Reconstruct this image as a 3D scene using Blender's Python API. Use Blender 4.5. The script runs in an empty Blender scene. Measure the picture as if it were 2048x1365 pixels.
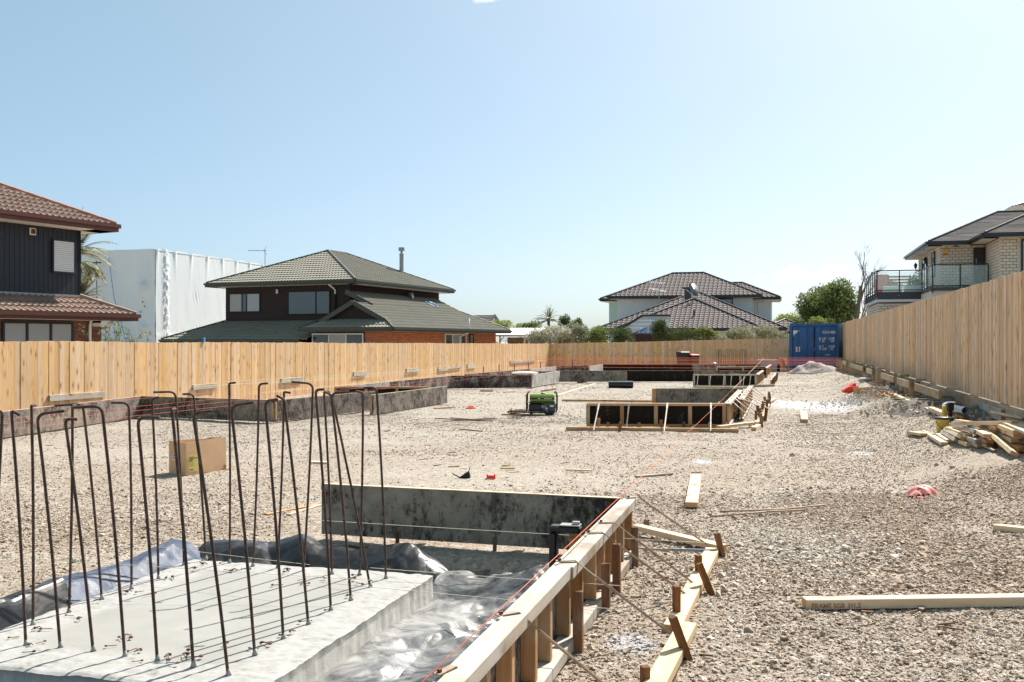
import bpy, bmesh, math, random
import numpy as np
from mathutils import Vector, Matrix
random.seed(7); rng = np.random.default_rng(7)
sc = bpy.context.scene
COL = sc.collection
# ------------------------------------------------------------------ camera
FPX = 2048*35/36; HC = 1.6; HY = 684.0
cam = bpy.data.objects.new('camera', bpy.data.cameras.new('camera'))
COL.objects.link(cam); sc.camera = cam
cam.data.lens = 35; cam.data.sensor_width = 36; cam.data.clip_start = 0.1; cam.data.clip_end = 9000
cam.location = (0, 0, HC); cam.rotation_euler = (math.radians(90), 0, 0); cam.data.shift_y = 1.5/2048
# ------------------------------------------------------------------ light
SUN_AZ = math.radians(33); SUN_EL = math.radians(49)
sund = Vector((math.sin(SUN_AZ)*math.cos(SUN_EL), math.cos(SUN_AZ)*math.cos(SUN_EL), math.sin(SUN_EL)))
sun = bpy.data.objects.new('sun', bpy.data.lights.new('sun', 'SUN')); COL.objects.link(sun)
sun.data.energy = 5.0; sun.data.angle = math.radians(0.53); sun.data.color = (1.0, 0.945, 0.88)
sun.rotation_euler = sund.to_track_quat('Z', 'Y').to_euler()
w = bpy.data.worlds.new('World'); sc.world = w; w.use_nodes = True
wn = w.node_tree; wn.nodes.clear()
wo = wn.nodes.new('ShaderNodeOutputWorld'); bg = wn.nodes.new('ShaderNodeBackground')
sky = wn.nodes.new('ShaderNodeTexSky'); sky.sky_type = 'NISHITA'; sky.sun_disc = False
sky.sun_elevation = SUN_EL; sky.sun_rotation = SUN_AZ; sky.air_density = 0.5; sky.dust_density = 2.0; sky.ozone_density = 1.0; sky.altitude = 30
bg.inputs['Strength'].default_value = 0.089
def _cloud_nodes():
    tc = wn.nodes.new('ShaderNodeTexCoord')
    def blob(px, py, sx, sy, prev):
        d = Vector(((px-1024)/FPX, 1, (HY-py)/FPX)).normalized()
        s = wn.nodes.new('ShaderNodeVectorMath'); s.operation = 'SUBTRACT'; s.inputs[1].default_value = d
        wn.links.new(tc.outputs['Generated'], s.inputs[0])
        m = wn.nodes.new('ShaderNodeVectorMath'); m.operation = 'MULTIPLY'; m.inputs[1].default_value = (1/sx, 1/sx, 1/sy)
        wn.links.new(s.outputs[0], m.inputs[0])
        l = wn.nodes.new('ShaderNodeVectorMath'); l.operation = 'LENGTH'; wn.links.new(m.outputs[0], l.inputs[0])
        r = wn.nodes.new('ShaderNodeMapRange'); r.inputs['From Min'].default_value = 1.0; r.inputs['From Max'].default_value = 0.15
        wn.links.new(l.outputs['Value'], r.inputs['Value'])
        if prev is None: return r.outputs[0]
        a = wn.nodes.new('ShaderNodeMath'); a.operation = 'MAXIMUM'
        wn.links.new(r.outputs[0], a.inputs[0]); wn.links.new(prev, a.inputs[1]); return a.outputs[0]
    p = blob(1590, 545, .020, .012, None); p = blob(1575, 556, .022, .009, p); p = blob(1665, 541, .024, .011, p); p = blob(1520, 556, .010, .005, p)
    p = blob(970, -4, .022, .008, p); p = blob(1640, 556, .03, .008, p)
    n = wn.nodes.new('ShaderNodeTexNoise'); n.inputs['Scale'].default_value = 95; n.inputs['Detail'].default_value = 6; n.inputs['Roughness'].default_value = .6
    wn.links.new(tc.outputs['Generated'], n.inputs['Vector'])
    a = wn.nodes.new('ShaderNodeMath'); a.operation = 'MULTIPLY_ADD'; a.inputs[1].default_value = 1.0
    wn.links.new(p, a.inputs[0]); wn.links.new(n.outputs[0], a.inputs[2])
    r = wn.nodes.new('ShaderNodeMapRange'); r.interpolation_type = 'SMOOTHSTEP'
    r.inputs['From Min'].default_value = .82; r.inputs['From Max'].default_value = 1.3; r.inputs['To Max'].default_value = .6
    wn.links.new(a.outputs[0], r.inputs['Value'])
    # a thin high veil, the same all over the sky, that pales it
    mv = wn.nodes.new('ShaderNodeMix'); mv.data_type = 'RGBA'; mv.inputs[0].default_value = VEIL
    wn.links.new(sky.outputs[0], mv.inputs[6]); mv.inputs[7].default_value = (*VEILC, 1)
    mx = wn.nodes.new('ShaderNodeMix'); mx.data_type = 'RGBA'
    wn.links.new(r.outputs[0], mx.inputs[0]); wn.links.new(mv.outputs[2], mx.inputs[6]); mx.inputs[7].default_value = (7.6, 7.6, 7.5, 1)
    wn.links.new(mx.outputs[2], bg.inputs['Color'])
VEIL = 0.30; VEILC = (3.4, 6.0, 6.4)
_cloud_nodes(); wn.links.new(bg.outputs[0], wo.inputs[0])
sc.view_settings.view_transform = 'Standard'; sc.view_settings.look = 'None'; sc.view_settings.gamma = 1
sc.view_settings.use_curve_mapping = False; sc.view_settings.exposure = 0.86
sc.cycles.max_bounces = 6; sc.cycles.transparent_max_bounces = 12
# ------------------------------------------------------------------ site geometry
TH = math.atan2(541, 1991)
RX, RY = math.cos(TH), -math.sin(TH); FX, FY = math.sin(TH), math.cos(TH)
def S(r, f, z=0.0): return Vector((r*RX + f*FX, r*RY + f*FY, z))
def toS(x, y): return x*RX + y*RY, x*FX + y*FY
def sstep(a, b, x):
    t = np.clip((x-a)/(b-a), 0, 1); return t*t*(3-2*t)
_perm = rng.random((64, 64))
def vnoise(x, y):
    xi = np.floor(x).astype(int); yi = np.floor(y).astype(int); xf = x-xi; yf = y-yi
    u = xf*xf*(3-2*xf); v = yf*yf*(3-2*yf)
    g = lambda i, j: _perm[i % 64, j % 64]
    return (g(xi, yi)*(1-u)+g(xi+1, yi)*u)*(1-v) + (g(xi, yi+1)*(1-u)+g(xi+1, yi+1)*u)*v - .5
RF = 3.03; RL = -13.93; FB = 60.4
SL = (-4.22, -2.33, 4.08, 6.5)      # footing slab in the site frame: r0 r1 f0 f1
def ground_h(x, y, rough=True):
    x = np.asarray(x, float); y = np.asarray(y, float); r, f = toS(x, y)
    bank = sstep(1.1, 2.8, r)*(0.42 - .22*sstep(36, 50, f))*sstep(7.0, 11.0, f)
    left = -0.28*sstep(-3, -12, r)*sstep(30, 58, f)
    far = 0.10*sstep(40, 54, f)*sstep(-2, 1, r)
    h = bank + left + far
    pit = sstep(-4.55, -4.35, r)*(1-sstep(-1.35, -1.17, r))*sstep(2.6, 2.8, f)*(1-sstep(6.75, 7.02, f))
    h = h - .26*pit
    if rough:
        k = np.clip(1-(f-30)/30, 0.15, 1)
        h = h + k*(.030*vnoise(x*.9+3, y*.9) + .016*vnoise(x*2.9, y*2.9+9) + .010*vnoise(x*8, y*8) + .006*vnoise(x*19, y*19))
    return h
def G(px, py, z=0.0):
    """the point that shows at pixel (px, py) of the photograph at z above the ground there"""
    g = 0.0
    for _ in range(12):
        Y = (HC-g-z)*FPX/(py-HY); X = (px-1024)/FPX*Y
        g = float(ground_h(X, Y, False))
        if g < -.05: g = 0.0
    return Vector((X, Y, g+z))
def P(px, py, z):
    Y = (HC-z)*FPX/(py-HY); return Vector(((px-1024)/FPX*Y, Y, z))
def D(px, py, Y): return Vector(((px-1024)/FPX*Y, Y, HC-(py-HY)/FPX*Y))
# ------------------------------------------------------------------ object helpers
W = {}
def tagobj(o, label=None, cat=None, group=None, kind=None):
    if label: o['label'] = label
    if cat: o['category'] = cat
    if group: o['group'] = group
    if kind: o['kind'] = kind
    return o
def link(o, M=None, parent=None):
    M = M or Matrix(); COL.objects.link(o)
    if parent: o.parent = parent; o.matrix_basis = W[parent.name].inverted() @ M
    else: o.matrix_basis = M
    W[o.name] = M; return o
def thing(name, label, cat, loc=(0, 0, 0), rotz=0.0, group=None, kind=None):
    o = bpy.data.objects.new(name, None); o.empty_display_size = .2
    link(o, Matrix.Translation(Vector(loc)) @ Matrix.Rotation(rotz, 4, 'Z'))
    return tagobj(o, label, cat, group, kind)
class MB:
    def __init__(s): s.v = []; s.f = []
    def quad(s, *p):
        n = len(s.v); s.v += [tuple(q) for q in p]; s.f.append(tuple(range(n, n+len(p)))); return s
    def hexa(s, c):   # c: 8 corners, bottom 4 ccw then top 4
        n = len(s.v); s.v += [tuple(q) for q in c]
        for f in ((3, 2, 1, 0), (4, 5, 6, 7), (0, 1, 5, 4), (1, 2, 6, 5), (2, 3, 7, 6), (3, 0, 4, 7)): s.f.append(tuple(n+i for i in f))
        return s
    def box(s, x0, x1, y0, y1, z0, z1):
        return s.hexa([(x0, y0, z0), (x1, y0, z0), (x1, y1, z0), (x0, y1, z0), (x0, y0, z1), (x1, y0, z1), (x1, y1, z1), (x0, y1, z1)])
    def beam(s, p0, p1, wd, ht, up=(0, 0, 1)):
        p0 = Vector(p0); p1 = Vector(p1); x = (p1-p0).normalized(); y = Vector(up).cross(x)
        if y.length < 1e-3: y = Vector((0, 1, 0)).cross(x)
        y.normalize(); z = x.cross(y); a = y*wd/2; b = z*ht/2
        return s.hexa([p0-a-b, p1-a-b, p1+a-b, p0+a-b, p0-a+b, p1-a+b, p1+a+b, p0+a+b])
    def tube(s, path, r, n=8, cap=True):
        path = [Vector(p) for p in path]; base = len(s.v); m = len(path)
        rr = r if isinstance(r, (list, tuple)) else [r]*m
        ref = Vector((0, 0, 1)); 
        t0 = (path[1]-path[0]).normalized()
        if abs(t0.dot(ref)) > .9: ref = Vector((1, 0, 0))
        y = ref.cross(t0).normalized()
        for i, p in enumerate(path):
            t = (path[min(i+1, m-1)]-path[max(i-1, 0)]).normalized()
            y = (y - t*y.dot(t)).normalized(); z = t.cross(y)
            for k in range(n):
                a = 2*math.pi*k/n; s.v.append(tuple(p + (y*math.cos(a)+z*math.sin(a))*rr[i]))
        for i in range(m-1):
            for k in range(n):
                a = base+i*n+k; b = base+i*n+(k+1) % n; s.f.append((a, b, b+n, a+n))
        if cap:
            s.f.append(tuple(base+k for k in range(n))[::-1]); s.f.append(tuple(base+(m-1)*n+k for k in range(n)))
        return s
    def lathe(s, c, prof, n=20):
        c = Vector(c); base = len(s.v)
        for r, z in prof:
            for k in range(n):
                a = 2*math.pi*k/n; s.v.append((c.x+r*math.cos(a), c.y+r*math.sin(a), c.z+z))
        for i in range(len(prof)-1):
            for k in range(n):
                a = base+i*n+k; b = base+i*n+(k+1) % n; s.f.append((a, b, b+n, a+n))
        s.f.append(tuple(base+(len(prof)-1)*n+k for k in range(n))); s.f.append(tuple(base+k for k in range(n))[::-1])
        return s
    def ball(s, c, r, n=8):
        pr = [(math.sin(math.pi*i/(n//2))*r*.999+1e-4, -math.cos(math.pi*i/(n//2))*r) for i in range(n//2+1)]
        return s.lathe(c, pr, n)
    def mesh(s, name, T=None, smooth=False):
        me = bpy.data.meshes.new(name); v = s.v if T is None else [tuple(T @ Vector(q)) for q in s.v]
        me.from_pydata(v, [], s.f); me.update()
        if smooth: me.polygons.foreach_set('use_smooth', [True]*len(me.polygons))
        return me
    def build(s, name, mat, parent=None, world=False, label=None, cat=None, group=None, kind=None, smooth=False, bevel=0):
        """coordinates are local to the parent, or the world's if world=True or there is no parent"""
        if parent is not None and world: me = s.mesh(name, W[parent.name].inverted(), smooth)
        else: me = s.mesh(name, None, smooth)
        if bevel: bevel_mesh(me, bevel)
        me.materials.append(mat)
        o = bpy.data.objects.new(name, me); link(o, W[parent.name] if parent is not None else None, parent)
        return tagobj(o, label, cat, group, kind)
def bevel_mesh(me, b, seg=1):
    bm = bmesh.new(); bm.from_mesh(me); bmesh.ops.remove_doubles(bm, verts=bm.verts, dist=1e-5)
    bmesh.ops.recalc_face_normals(bm, faces=bm.faces)
    bmesh.ops.bevel(bm, geom=bm.edges[:], offset=b, segments=seg, affect='EDGES', clamp_overlap=True); bm.to_mesh(me); bm.free()
def axes(p0, p1, up=(0, 0, 1)):
    x = (Vector(p1)-Vector(p0)).normalized(); y = Vector(up).cross(x)
    if y.length < 1e-3: y = Vector((0, 1, 0)).cross(x)
    y.normalize(); z = x.cross(y)
    M = Matrix((x, y, z)).transposed().to_4x4(); return M
_tc = {}
def timber(name, p0, p1, wd, ht, mat, parent=None, up=(0, 0, 1), label=None, cat=None, group=None, roll=0, kind=None):
    """a sawn length with its own axes: x runs along the grain"""
    L = (Vector(p1)-Vector(p0)).length; key = (round(L, 2), wd, ht, mat.name)
    if key not in _tc:
        me = MB().box(-L/2, L/2, -wd/2, wd/2, -ht/2, ht/2).mesh(name); bevel_mesh(me, min(wd, ht)*.06)
        me.materials.append(mat); _tc[key] = me
    M = Matrix.Translation((Vector(p0)+Vector(p1))/2) @ axes(p0, p1, up) @ Matrix.Rotation(roll, 4, 'X')
    o = bpy.data.objects.new(name, _tc[key]); link(o, M, parent); return tagobj(o, label, cat, group, kind)
def text_mb(txt, size, M, name, mat, parent, sx=1.0, label=None):
    cu = bpy.data.curves.new(name, 'FONT'); cu.body = txt; cu.size = size; cu.extrude = 0.0015; cu.offset = size*.022; cu.resolution_u = 2
    o = bpy.data.objects.new('tmp', cu); COL.objects.link(o)
    me = bpy.data.meshes.new_from_object(o.evaluated_get(bpy.context.evaluated_depsgraph_get()))
    bpy.data.objects.remove(o); me.transform(M @ Matrix.Diagonal((sx, 1, 1, 1))); me.materials.clear(); me.materials.append(mat)
    ob = bpy.data.objects.new(name, me); link(ob, W[parent.name], parent); return ob
# ------------------------------------------------------------------ materials
class N:
    def __init__(s, name, color=(.5, .5, .5), rough=.7, metal=0, spec=.5):
        s.m = bpy.data.materials.new(name); s.m.use_nodes = True; s.t = s.m.node_tree; s.b = s.t.nodes['Principled BSDF']
        s.b.inputs['Base Color'].default_value = (*color, 1); s.b.inputs['Roughness'].default_value = rough
        s.b.inputs['Metallic'].default_value = metal; s.b.inputs['Specular IOR Level'].default_value = spec
    def n(s, typ, **k):
        nd = s.t.nodes.new(typ)
        for a, v in k.items(): setattr(nd, a, v)
        return nd
    def put(s, sock, v):
        if isinstance(v, bpy.types.NodeSocket): s.t.links.new(v, sock)
        elif v is not None:
            if isinstance(v, tuple) and len(v) == 3 and sock.type == 'RGBA': v = (*v, 1)
            sock.default_value = v
    def coord(s, kind='Object', scale=(1, 1, 1), rnd=0):
        tc = s.n('ShaderNodeTexCoord'); out = tc.outputs[kind] if kind != 'World' else s.n('ShaderNodeNewGeometry').outputs['Position']
        mp = s.n('ShaderNodeVectorMath', operation='MULTIPLY'); s.put(mp.inputs[0], out); mp.inputs[1].default_value = scale; out = mp.outputs[0]
        if rnd:
            oi = s.n('ShaderNodeObjectInfo'); m = s.n('ShaderNodeVectorMath', operation='MULTIPLY'); s.put(m.inputs[0], oi.outputs['Random']); m.inputs[1].default_value = (rnd, rnd*.7, rnd*1.3)
            a = s.n('ShaderNodeVectorMath', operation='ADD'); s.put(a.inputs[0], out); s.put(a.inputs[1], m.outputs[0]); out = a.outputs[0]
        return out
    def noise(s, vec, scale, detail=3, rough=.55, dist=0):
        nd = s.n('ShaderNodeTexNoise'); s.put(nd.inputs['Vector'], vec); nd.inputs['Scale'].default_value = scale
        nd.inputs['Detail'].default_value = detail; nd.inputs['Roughness'].default_value = rough; nd.inputs['Distortion'].default_value = dist; return nd.outputs[0]
    def voro(s, vec, scale, feature='F1', out='Distance'):
        nd = s.n('ShaderNodeTexVoronoi', feature=feature); s.put(nd.inputs['Vector'], vec); nd.inputs['Scale'].default_value = scale; return nd.outputs[out]
    def ramp(s, fac, stops):
        nd = s.n('ShaderNodeValToRGB'); s.put(nd.inputs[0], fac); e = nd.color_ramp.elements
        while len(e) < len(stops): e.new(.5)
        for i, (p, c) in enumerate(stops): e[i].position = p; e[i].color = (*c, 1) if isinstance(c, tuple) else (c, c, c, 1)
        return nd.outputs[0]
    def mr(s, v, a, b, c=0., d=1.):
        nd = s.n('ShaderNodeMapRange'); s.put(nd.inputs['Value'], v)
        for k, x in zip(('From Min', 'From Max', 'To Min', 'To Max'), (a, b, c, d)): nd.inputs[k].default_value = x
        return nd.outputs[0]
    def math(s, op, a, b=0.):
        nd = s.n('ShaderNodeMath', operation=op); s.put(nd.inputs[0], a); s.put(nd.inputs[1], b); return nd.outputs[0]
    def mix(s, fac, a, b, mode='MIX'):
        nd = s.n('ShaderNodeMix', data_type='RGBA', blend_type=mode); s.put(nd.inputs[0], fac); s.put(nd.inputs[6], a); s.put(nd.inputs[7], b); return nd.outputs[2]
    def rand(s): return s.n('ShaderNodeObjectInfo').outputs['Random']
    def isl(s): return s.n('ShaderNodeNewGeometry').outputs['Random Per Island']
    def color(s, v): s.put(s.b.inputs['Base Color'], v); return s
    def rough(s, v): s.put(s.b.inputs['Roughness'], v); return s
    def bump(s, h, strength=.5, dist=.01):
        nd = s.n('ShaderNodeBump'); s.put(nd.inputs['Height'], h); nd.inputs['Strength'].default_value = strength; nd.inputs['Distance'].default_value = dist
        s.t.links.new(nd.outputs[0], s.b.inputs['Normal']); return s
def plain(name, c, rough=.6, metal=0, var=.12, scale=8, spec=.5):
    n = N(name, c, rough, metal, spec); v = n.coord('Object'); f = n.noise(v, scale, 4, .6)
    lo = tuple(max(0, x*(1-var)) for x in c); hi = tuple(min(1, x*(1+var)) for x in c)
    n.color(n.ramp(f, [(.3, lo), (.7, hi)])); n.bump(n.noise(v, scale*6, 3), .12, .004); return n.m
def wood(name, a, b, grey=None, gf=0.0, knots=True, axis=0, rough=.75, spread=.25):
    """sawn pine: grain runs along the object's x (axis 0) or z (axis 2)"""
    n = N(name, a, rough, spec=.25); st = (1.2, 14, 14) if axis == 0 else (14, 14, 1.0)
    v = n.coord('Object', st, rnd=37); g = n.noise(v, 1.6, 5, .6, .6)
    g2 = n.noise(n.coord('Object', tuple(k*3 for k in st), rnd=17), 1.6, 4, .7)
    col = n.ramp(g, [(.28, b), (.62, a)]); col = n.mix(n.mr(g2, .56, .70, 0, .45), col, (b[0]*.62, b[1]*.56, b[2]*.5))
    col = n.mix(n.mr(n.rand(), 0, 1, 0, 1), col, n.mix(.5, col, (b[0]*.9, b[1]*.92, b[2]*.95)))
    # per-piece lightness
    hsv = n.n('ShaderNodeHueSaturation'); n.put(hsv.inputs['Color'], col)
    rr = n.math('FRACT', n.math('MULTIPLY', n.rand(), 7.31)); n.put(hsv.inputs['Value'], n.mr(rr, 0, 1, 1-spread, 1+spread*.55))
    n.put(hsv.inputs['Saturation'], n.mr(n.math('FRACT', n.math('MULTIPLY', n.rand(), 3.77)), 0, 1, .8, 1.1)); col = hsv.outputs[0]
    if knots:
        kv = n.coord('Object', (3.2, 8, 8) if axis == 0 else (8, 8, 3.2), rnd=91)
        k = n.voro(kv, .9); kk = n.mr(k, .09, .20, 1, 0); col = n.mix(kk, col, (b[0]*.35, b[1]*.28, b[2]*.25))
        k2 = n.mr(k, .16, .40, .45, 0); col = n.mix(k2, col, (b[0]*.7, b[1]*.6, b[2]*.5))
    if gf:
        gm = n.noise(n.coord('Object', (1, 1, 1), rnd=11), 2.2, 5, .7); gm = n.mr(gm, .55-gf*.3, .75-gf*.3, 0, .85); col = n.mix(gm, col, grey)
    if axis == 0:
        sn_ = n.n('ShaderNodeSeparateXYZ'); n.put(sn_.inputs[0], n.n('ShaderNodeTexCoord').outputs['Normal']); e = n.math('GREATER_THAN', n.math('ABSOLUTE', sn_.outputs[0]), .75)
        col = n.mix(n.math('MULTIPLY', e, .75), col, (b[0]*.80, b[1]*.62, b[2]*.40))
    n.color(col); n.bump(g, .25, .002); return n.m
M = {}
M['fence_l'] = wood('paling_pine', (.78, .52, .27), (.62, .36, .155), (.56, .48, .36), .08, axis=2, spread=.15)
M['fence_b'] = wood('paling_pine_back', (.92, .60, .31), (.74, .42, .18), (.55, .45, .33), .03, axis=2, spread=.14)
M['fence_r'] = wood('paling_pine_weathered', (.90, .62, .37), (.62, .37, .19), (.54, .44, .33), .12, axis=2, spread=.22)
M['pine'] = wood('new_pine', (.78, .62, .43), (.64, .45, .26), spread=.12)
M['pine_brown'] = wood('brown_pine', (.60, .34, .15), (.42, .21, .08), (.46, .40, .30), .12)
M['pine_dusty'] = wood('cement_dusted_pine', (.50, .42, .33), (.33, .255, .18), (.50, .47, .42), .6)
M['pine_grey'] = wood('weathered_board', (.52, .43, .32), (.34, .26, .18), (.52, .49, .43), .45)
M['peg'] = wood('peg_wood', (.28, .125, .05), (.13, .055, .022), (.28, .22, .16), .15, knots=False)
M['board_r'] = wood('retaining_board_pine', (.62, .47, .30), (.42, .30, .18), (.48, .43, .35), .25)
M['pole'] = wood('treated_pole', (.48, .33, .17), (.32, .20, .09), (.32, .29, .22), .25, axis=2, knots=False)
def m_ply(name, dark, pale, amt, warm=False):
    """amt 0..1: share of the face grey with cement"""
    n = N(name, dark, .8, spec=.15); v = n.coord('Object', (1, 1, 1), rnd=53)
    a = n.noise(v, 2.2, 7, .72, .5); b = n.noise(n.coord('Object', (9, 9, 2.5), rnd=23), 3.0, 6, .75); c = n.noise(v, 22, 5, .75)
    s = n.math('ADD', n.math('ADD', n.math('MULTIPLY', a, .45), n.math('MULTIPLY', b, .30)), n.math('MULTIPLY', c, .25))
    t = .60-amt*.20
    f = n.mr(s, t-.035, t+.05, 0, .95)
    sp = n.mr(n.noise(v, 70, 3, .8), .60, .68, 0, .5)
    f = n.math('MAXIMUM', f, n.math('MULTIPLY', sp, min(1, .3+amt)))
    tone = n.ramp(n.noise(v, 5, 5, .7), [(.35, tuple(x*.62 for x in pale)), (.65, pale)])
    col = n.mix(f, dark, tone)
    if warm: col = n.mix(n.mr(n.noise(v, 5, 4, .6), .5, .6, 0, .7), col, (.13, .045, .03))
    n.color(col); n.bump(n.noise(v, 30, 4, .7), .2, .003); return n.m
M['ply'] = m_ply('form_ply_stained', (.045, .036, .029), (.36, .305, .24), .66)
M['ply_g'] = m_ply('form_ply_greyed', (.060, .046, .038), (.33, .28, .24), .60)
M['ply_b'] = m_ply('form_ply_black', (.018, .013, .011), (.20, .17, .14), .10)
M['ply_r'] = m_ply('form_ply_reddish', (.03, .02, .018), (.42, .38, .34), .48, True)
M['ply_w'] = m_ply('form_ply_cemented', (.14, .13, .12), (.52, .50, .47), .75)
def m_rebar():
    n = N('rusty_steel', (.09, .05, .035), .75, .25); v = n.coord('Object', (1, 1, 1)); f = n.noise(v, 30, 5, .7)
    col = n.ramp(f, [(.3, (.035, .02, .016)), (.55, (.10, .058, .042)), (.75, (.20, .14, .11))])
    n.color(col); n.bump(n.noise(v, 120, 3), .4, .002); return n.m
M['rebar'] = m_rebar()
M['rust'] = plain('rusty_nail_steel', (.13, .05, .025), .8, .1, .5, 60)
M['strap'] = plain('pale_sunlit_strap', (.66, .56, .46), .7, 0, .2, 14)  # lighter copy of the steel strap, sunlight from above put into its colour
M['flatbar'] = plain('dusty_steel_strap', (.36, .26, .19), .7, .15, .25, 14)
def m_concrete():
    n = N('slab_concrete', (.5, .49, .46), .8, spec=.3); v = n.coord('Object')
    sx = n.n('ShaderNodeSeparateXYZ'); n.put(sx.inputs[0], v)
    # the smooth trowelled middle and the rough cement-splashed rim (local x runs across, y along)
    ex = n.math('SUBTRACT', .945, n.math('ABSOLUTE', sx.outputs[0])); ey = n.math('SUBTRACT', 1.21, n.math('ABSOLUTE', sx.outputs[1]))
    e = n.math('ADD', n.math('MINIMUM', ex, ey), n.math('MULTIPLY', n.math('SUBTRACT', n.noise(v, 3, 5, .65), .5), .28))
    rim = n.mr(e, .36, .26, 0, 1)
    mid = n.ramp(n.noise(v, 2.2, 4, .6, .6), [(.3, (.27, .262, .235)), (.7, (.325, .317, .29))])
    edge = n.ramp(n.noise(v, 7, 6, .72), [(.3, (.19, .178, .155)), (.42, (.335, .325, .30)), (.7, (.39, .38, .36))])
    side = n.mr(sx.outputs[2], -.05, -.015, 1, 0)
    col = n.mix(rim, mid, edge); col = n.mix(side, col, n.ramp(n.noise(n.coord('Object', (6, 6, 1)), 3, 5, .7), [(.3, (.40, .38, .34)), (.7, (.62, .60, .56))]))
    dirt = n.mr(n.noise(v, 13, 6, .75), .62, .72, 0, .55); col = n.mix(n.math('MULTIPLY', dirt, rim), col, (.22, .19, .15))
    n.color(col); h = n.mix(rim, n.noise(v, 8, 3), n.noise(v, 40, 6, .75)); n.bump(h, .5, .006); return n.m
M['slab'] = m_concrete()
def spills(n, v, col):
    """lime spill and small white dustings lying on ground and stones alike"""
    for p, rx, ry, pale, k in ((G(1620, 812), 1.25, 2.6, (.62, .635, .65), .7), (G(1722, 908), .22, .3, (.66, .68, .72), .6), (G(1405, 925), .16, .25, (.62, .66, .72), .5), (G(1575, 1090), .7, .8, (.58, .53, .46), .4), (G(1560, 740), 1.0, 2.0, (.66, .63, .58), .6), (G(1265, 1290), .15, .2, (.62, .64, .68), .5)):
        s_ = n.n('ShaderNodeVectorMath', operation='SUBTRACT'); n.put(s_.inputs[0], v); s_.inputs[1].default_value = (p.x, p.y, 0)
        m_ = n.n('ShaderNodeVectorMath', operation='MULTIPLY'); n.put(m_.inputs[0], s_.outputs[0]); m_.inputs[1].default_value = (1/rx, 1/ry, 0)
        l_ = n.n('ShaderNodeVectorMath', operation='LENGTH'); n.put(l_.inputs[0], m_.outputs[0])
        q = n.math('ADD', l_.outputs['Value'], n.math('MULTIPLY', n.math('SUBTRACT', n.noise(v, 2.6, 6, .75), .5), 1.5))
        col = n.mix(n.mr(q, 1.05, .55, 0, k), col, pale)
    return col
def m_ground():
    n = N('crushed_rock_ground', (.34, .29, .23), .92, spec=.2); v = n.coord('World')
    big = n.noise(n.coord('World', (.8, 1.6, 1)), .30, 6, .62, .6); mid = n.noise(v, 2.2, 6, .68)
    col = n.ramp(big, [(.36, (.45, .385, .315)), (.5, (.38, .30, .228)), (.62, (.30, .22, .155))])
    col = n.mix(n.mr(mid, .35, .7, 0, .45), col, (.50, .44, .36))
    vc = n.voro(v, 26, out='Color'); sp = n.n('ShaderNodeSeparateColor'); n.put(sp.inputs[0], vc)
    tone = n.ramp(sp.outputs[0], [(0, (.16, .13, .10)), (.25, (.34, .28, .21)), (.6, (.48, .41, .33)), (1, (.62, .57, .50))])
    fine = n.mr(n.noise(v, 9, 4, .7), .38, .62, .15, .75); col = n.mix(fine, col, tone)
    dk = n.mr(n.noise(v, 17, 5, .75), .60, .70, 0, .55); col = n.mix(dk, col, (.13, .10, .07))
    # fines further off, greyer
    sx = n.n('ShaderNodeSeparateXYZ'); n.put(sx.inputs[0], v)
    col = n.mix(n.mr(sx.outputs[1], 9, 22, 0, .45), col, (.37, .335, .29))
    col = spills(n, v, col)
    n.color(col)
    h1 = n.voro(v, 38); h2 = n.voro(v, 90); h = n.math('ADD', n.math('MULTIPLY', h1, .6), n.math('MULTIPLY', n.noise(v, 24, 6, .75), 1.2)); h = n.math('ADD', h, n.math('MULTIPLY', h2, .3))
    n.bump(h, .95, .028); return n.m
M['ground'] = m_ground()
def m_stone():
    n = N('crushed_stone', (.4, .36, .3), .95, spec=.08); r = n.rand()
    col = n.ramp(r, [(0, (.22, .16, .115)), (.15, (.34, .26, .195)), (.38, (.45, .365, .285)), (.72, (.53, .445, .36)), (.93, (.62, .55, .47)), (1, (.74, .69, .63))])
    col = n.mix(n.mr(n.noise(n.coord('World'), .35, 4), .42, .6, 0, .5), col, (.40, .295, .21))
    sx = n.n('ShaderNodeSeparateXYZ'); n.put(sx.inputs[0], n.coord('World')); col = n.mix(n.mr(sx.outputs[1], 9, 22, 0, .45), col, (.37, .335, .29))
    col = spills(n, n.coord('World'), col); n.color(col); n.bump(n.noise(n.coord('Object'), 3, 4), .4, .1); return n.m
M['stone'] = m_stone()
def m_plastic(name, base, dust, amt, rough=.24, spec=.5):
    n = N(name, base, rough, spec=spec); v = n.coord('World')
    d = n.noise(v, 2.1, 6, .68, .8); f = n.mr(d, .60-amt*.35, .76-amt*.25, 0, .95)
    d2 = n.mr(n.noise(v, 26, 5, .75), .5, .68, 0, .6); f = n.math('MAXIMUM', f, n.math('MULTIPLY', d2, amt))
    n.color(n.mix(f, base, dust)); n.rough(n.mr(f, 0, 1, rough, .62)); n.bump(n.noise(v, 14, 5, .6, .8), .3, .008); return n.m
M['poly'] = m_plastic('dusty_polythene', (.04, .04, .042), (.29, .285, .27), .50, .26, .6)
M['poly_b'] = m_plastic('black_polythene', (.010, .010, .011), (.11, .10, .085), .08, .36)
M['poly_blue'] = m_plastic('blue_grey_polythene', (.06, .075, .115), (.15, .17, .21), .35, .42, .15)
M['soil'] = plain('dark_soil', (.095, .082, .068), .95, 0, .5, 9)
M['gravel_grey'] = plain('grey_gravel', (.33, .305, .28), .95, 0, .28, 24)
M['brown_roof'] = None
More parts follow.
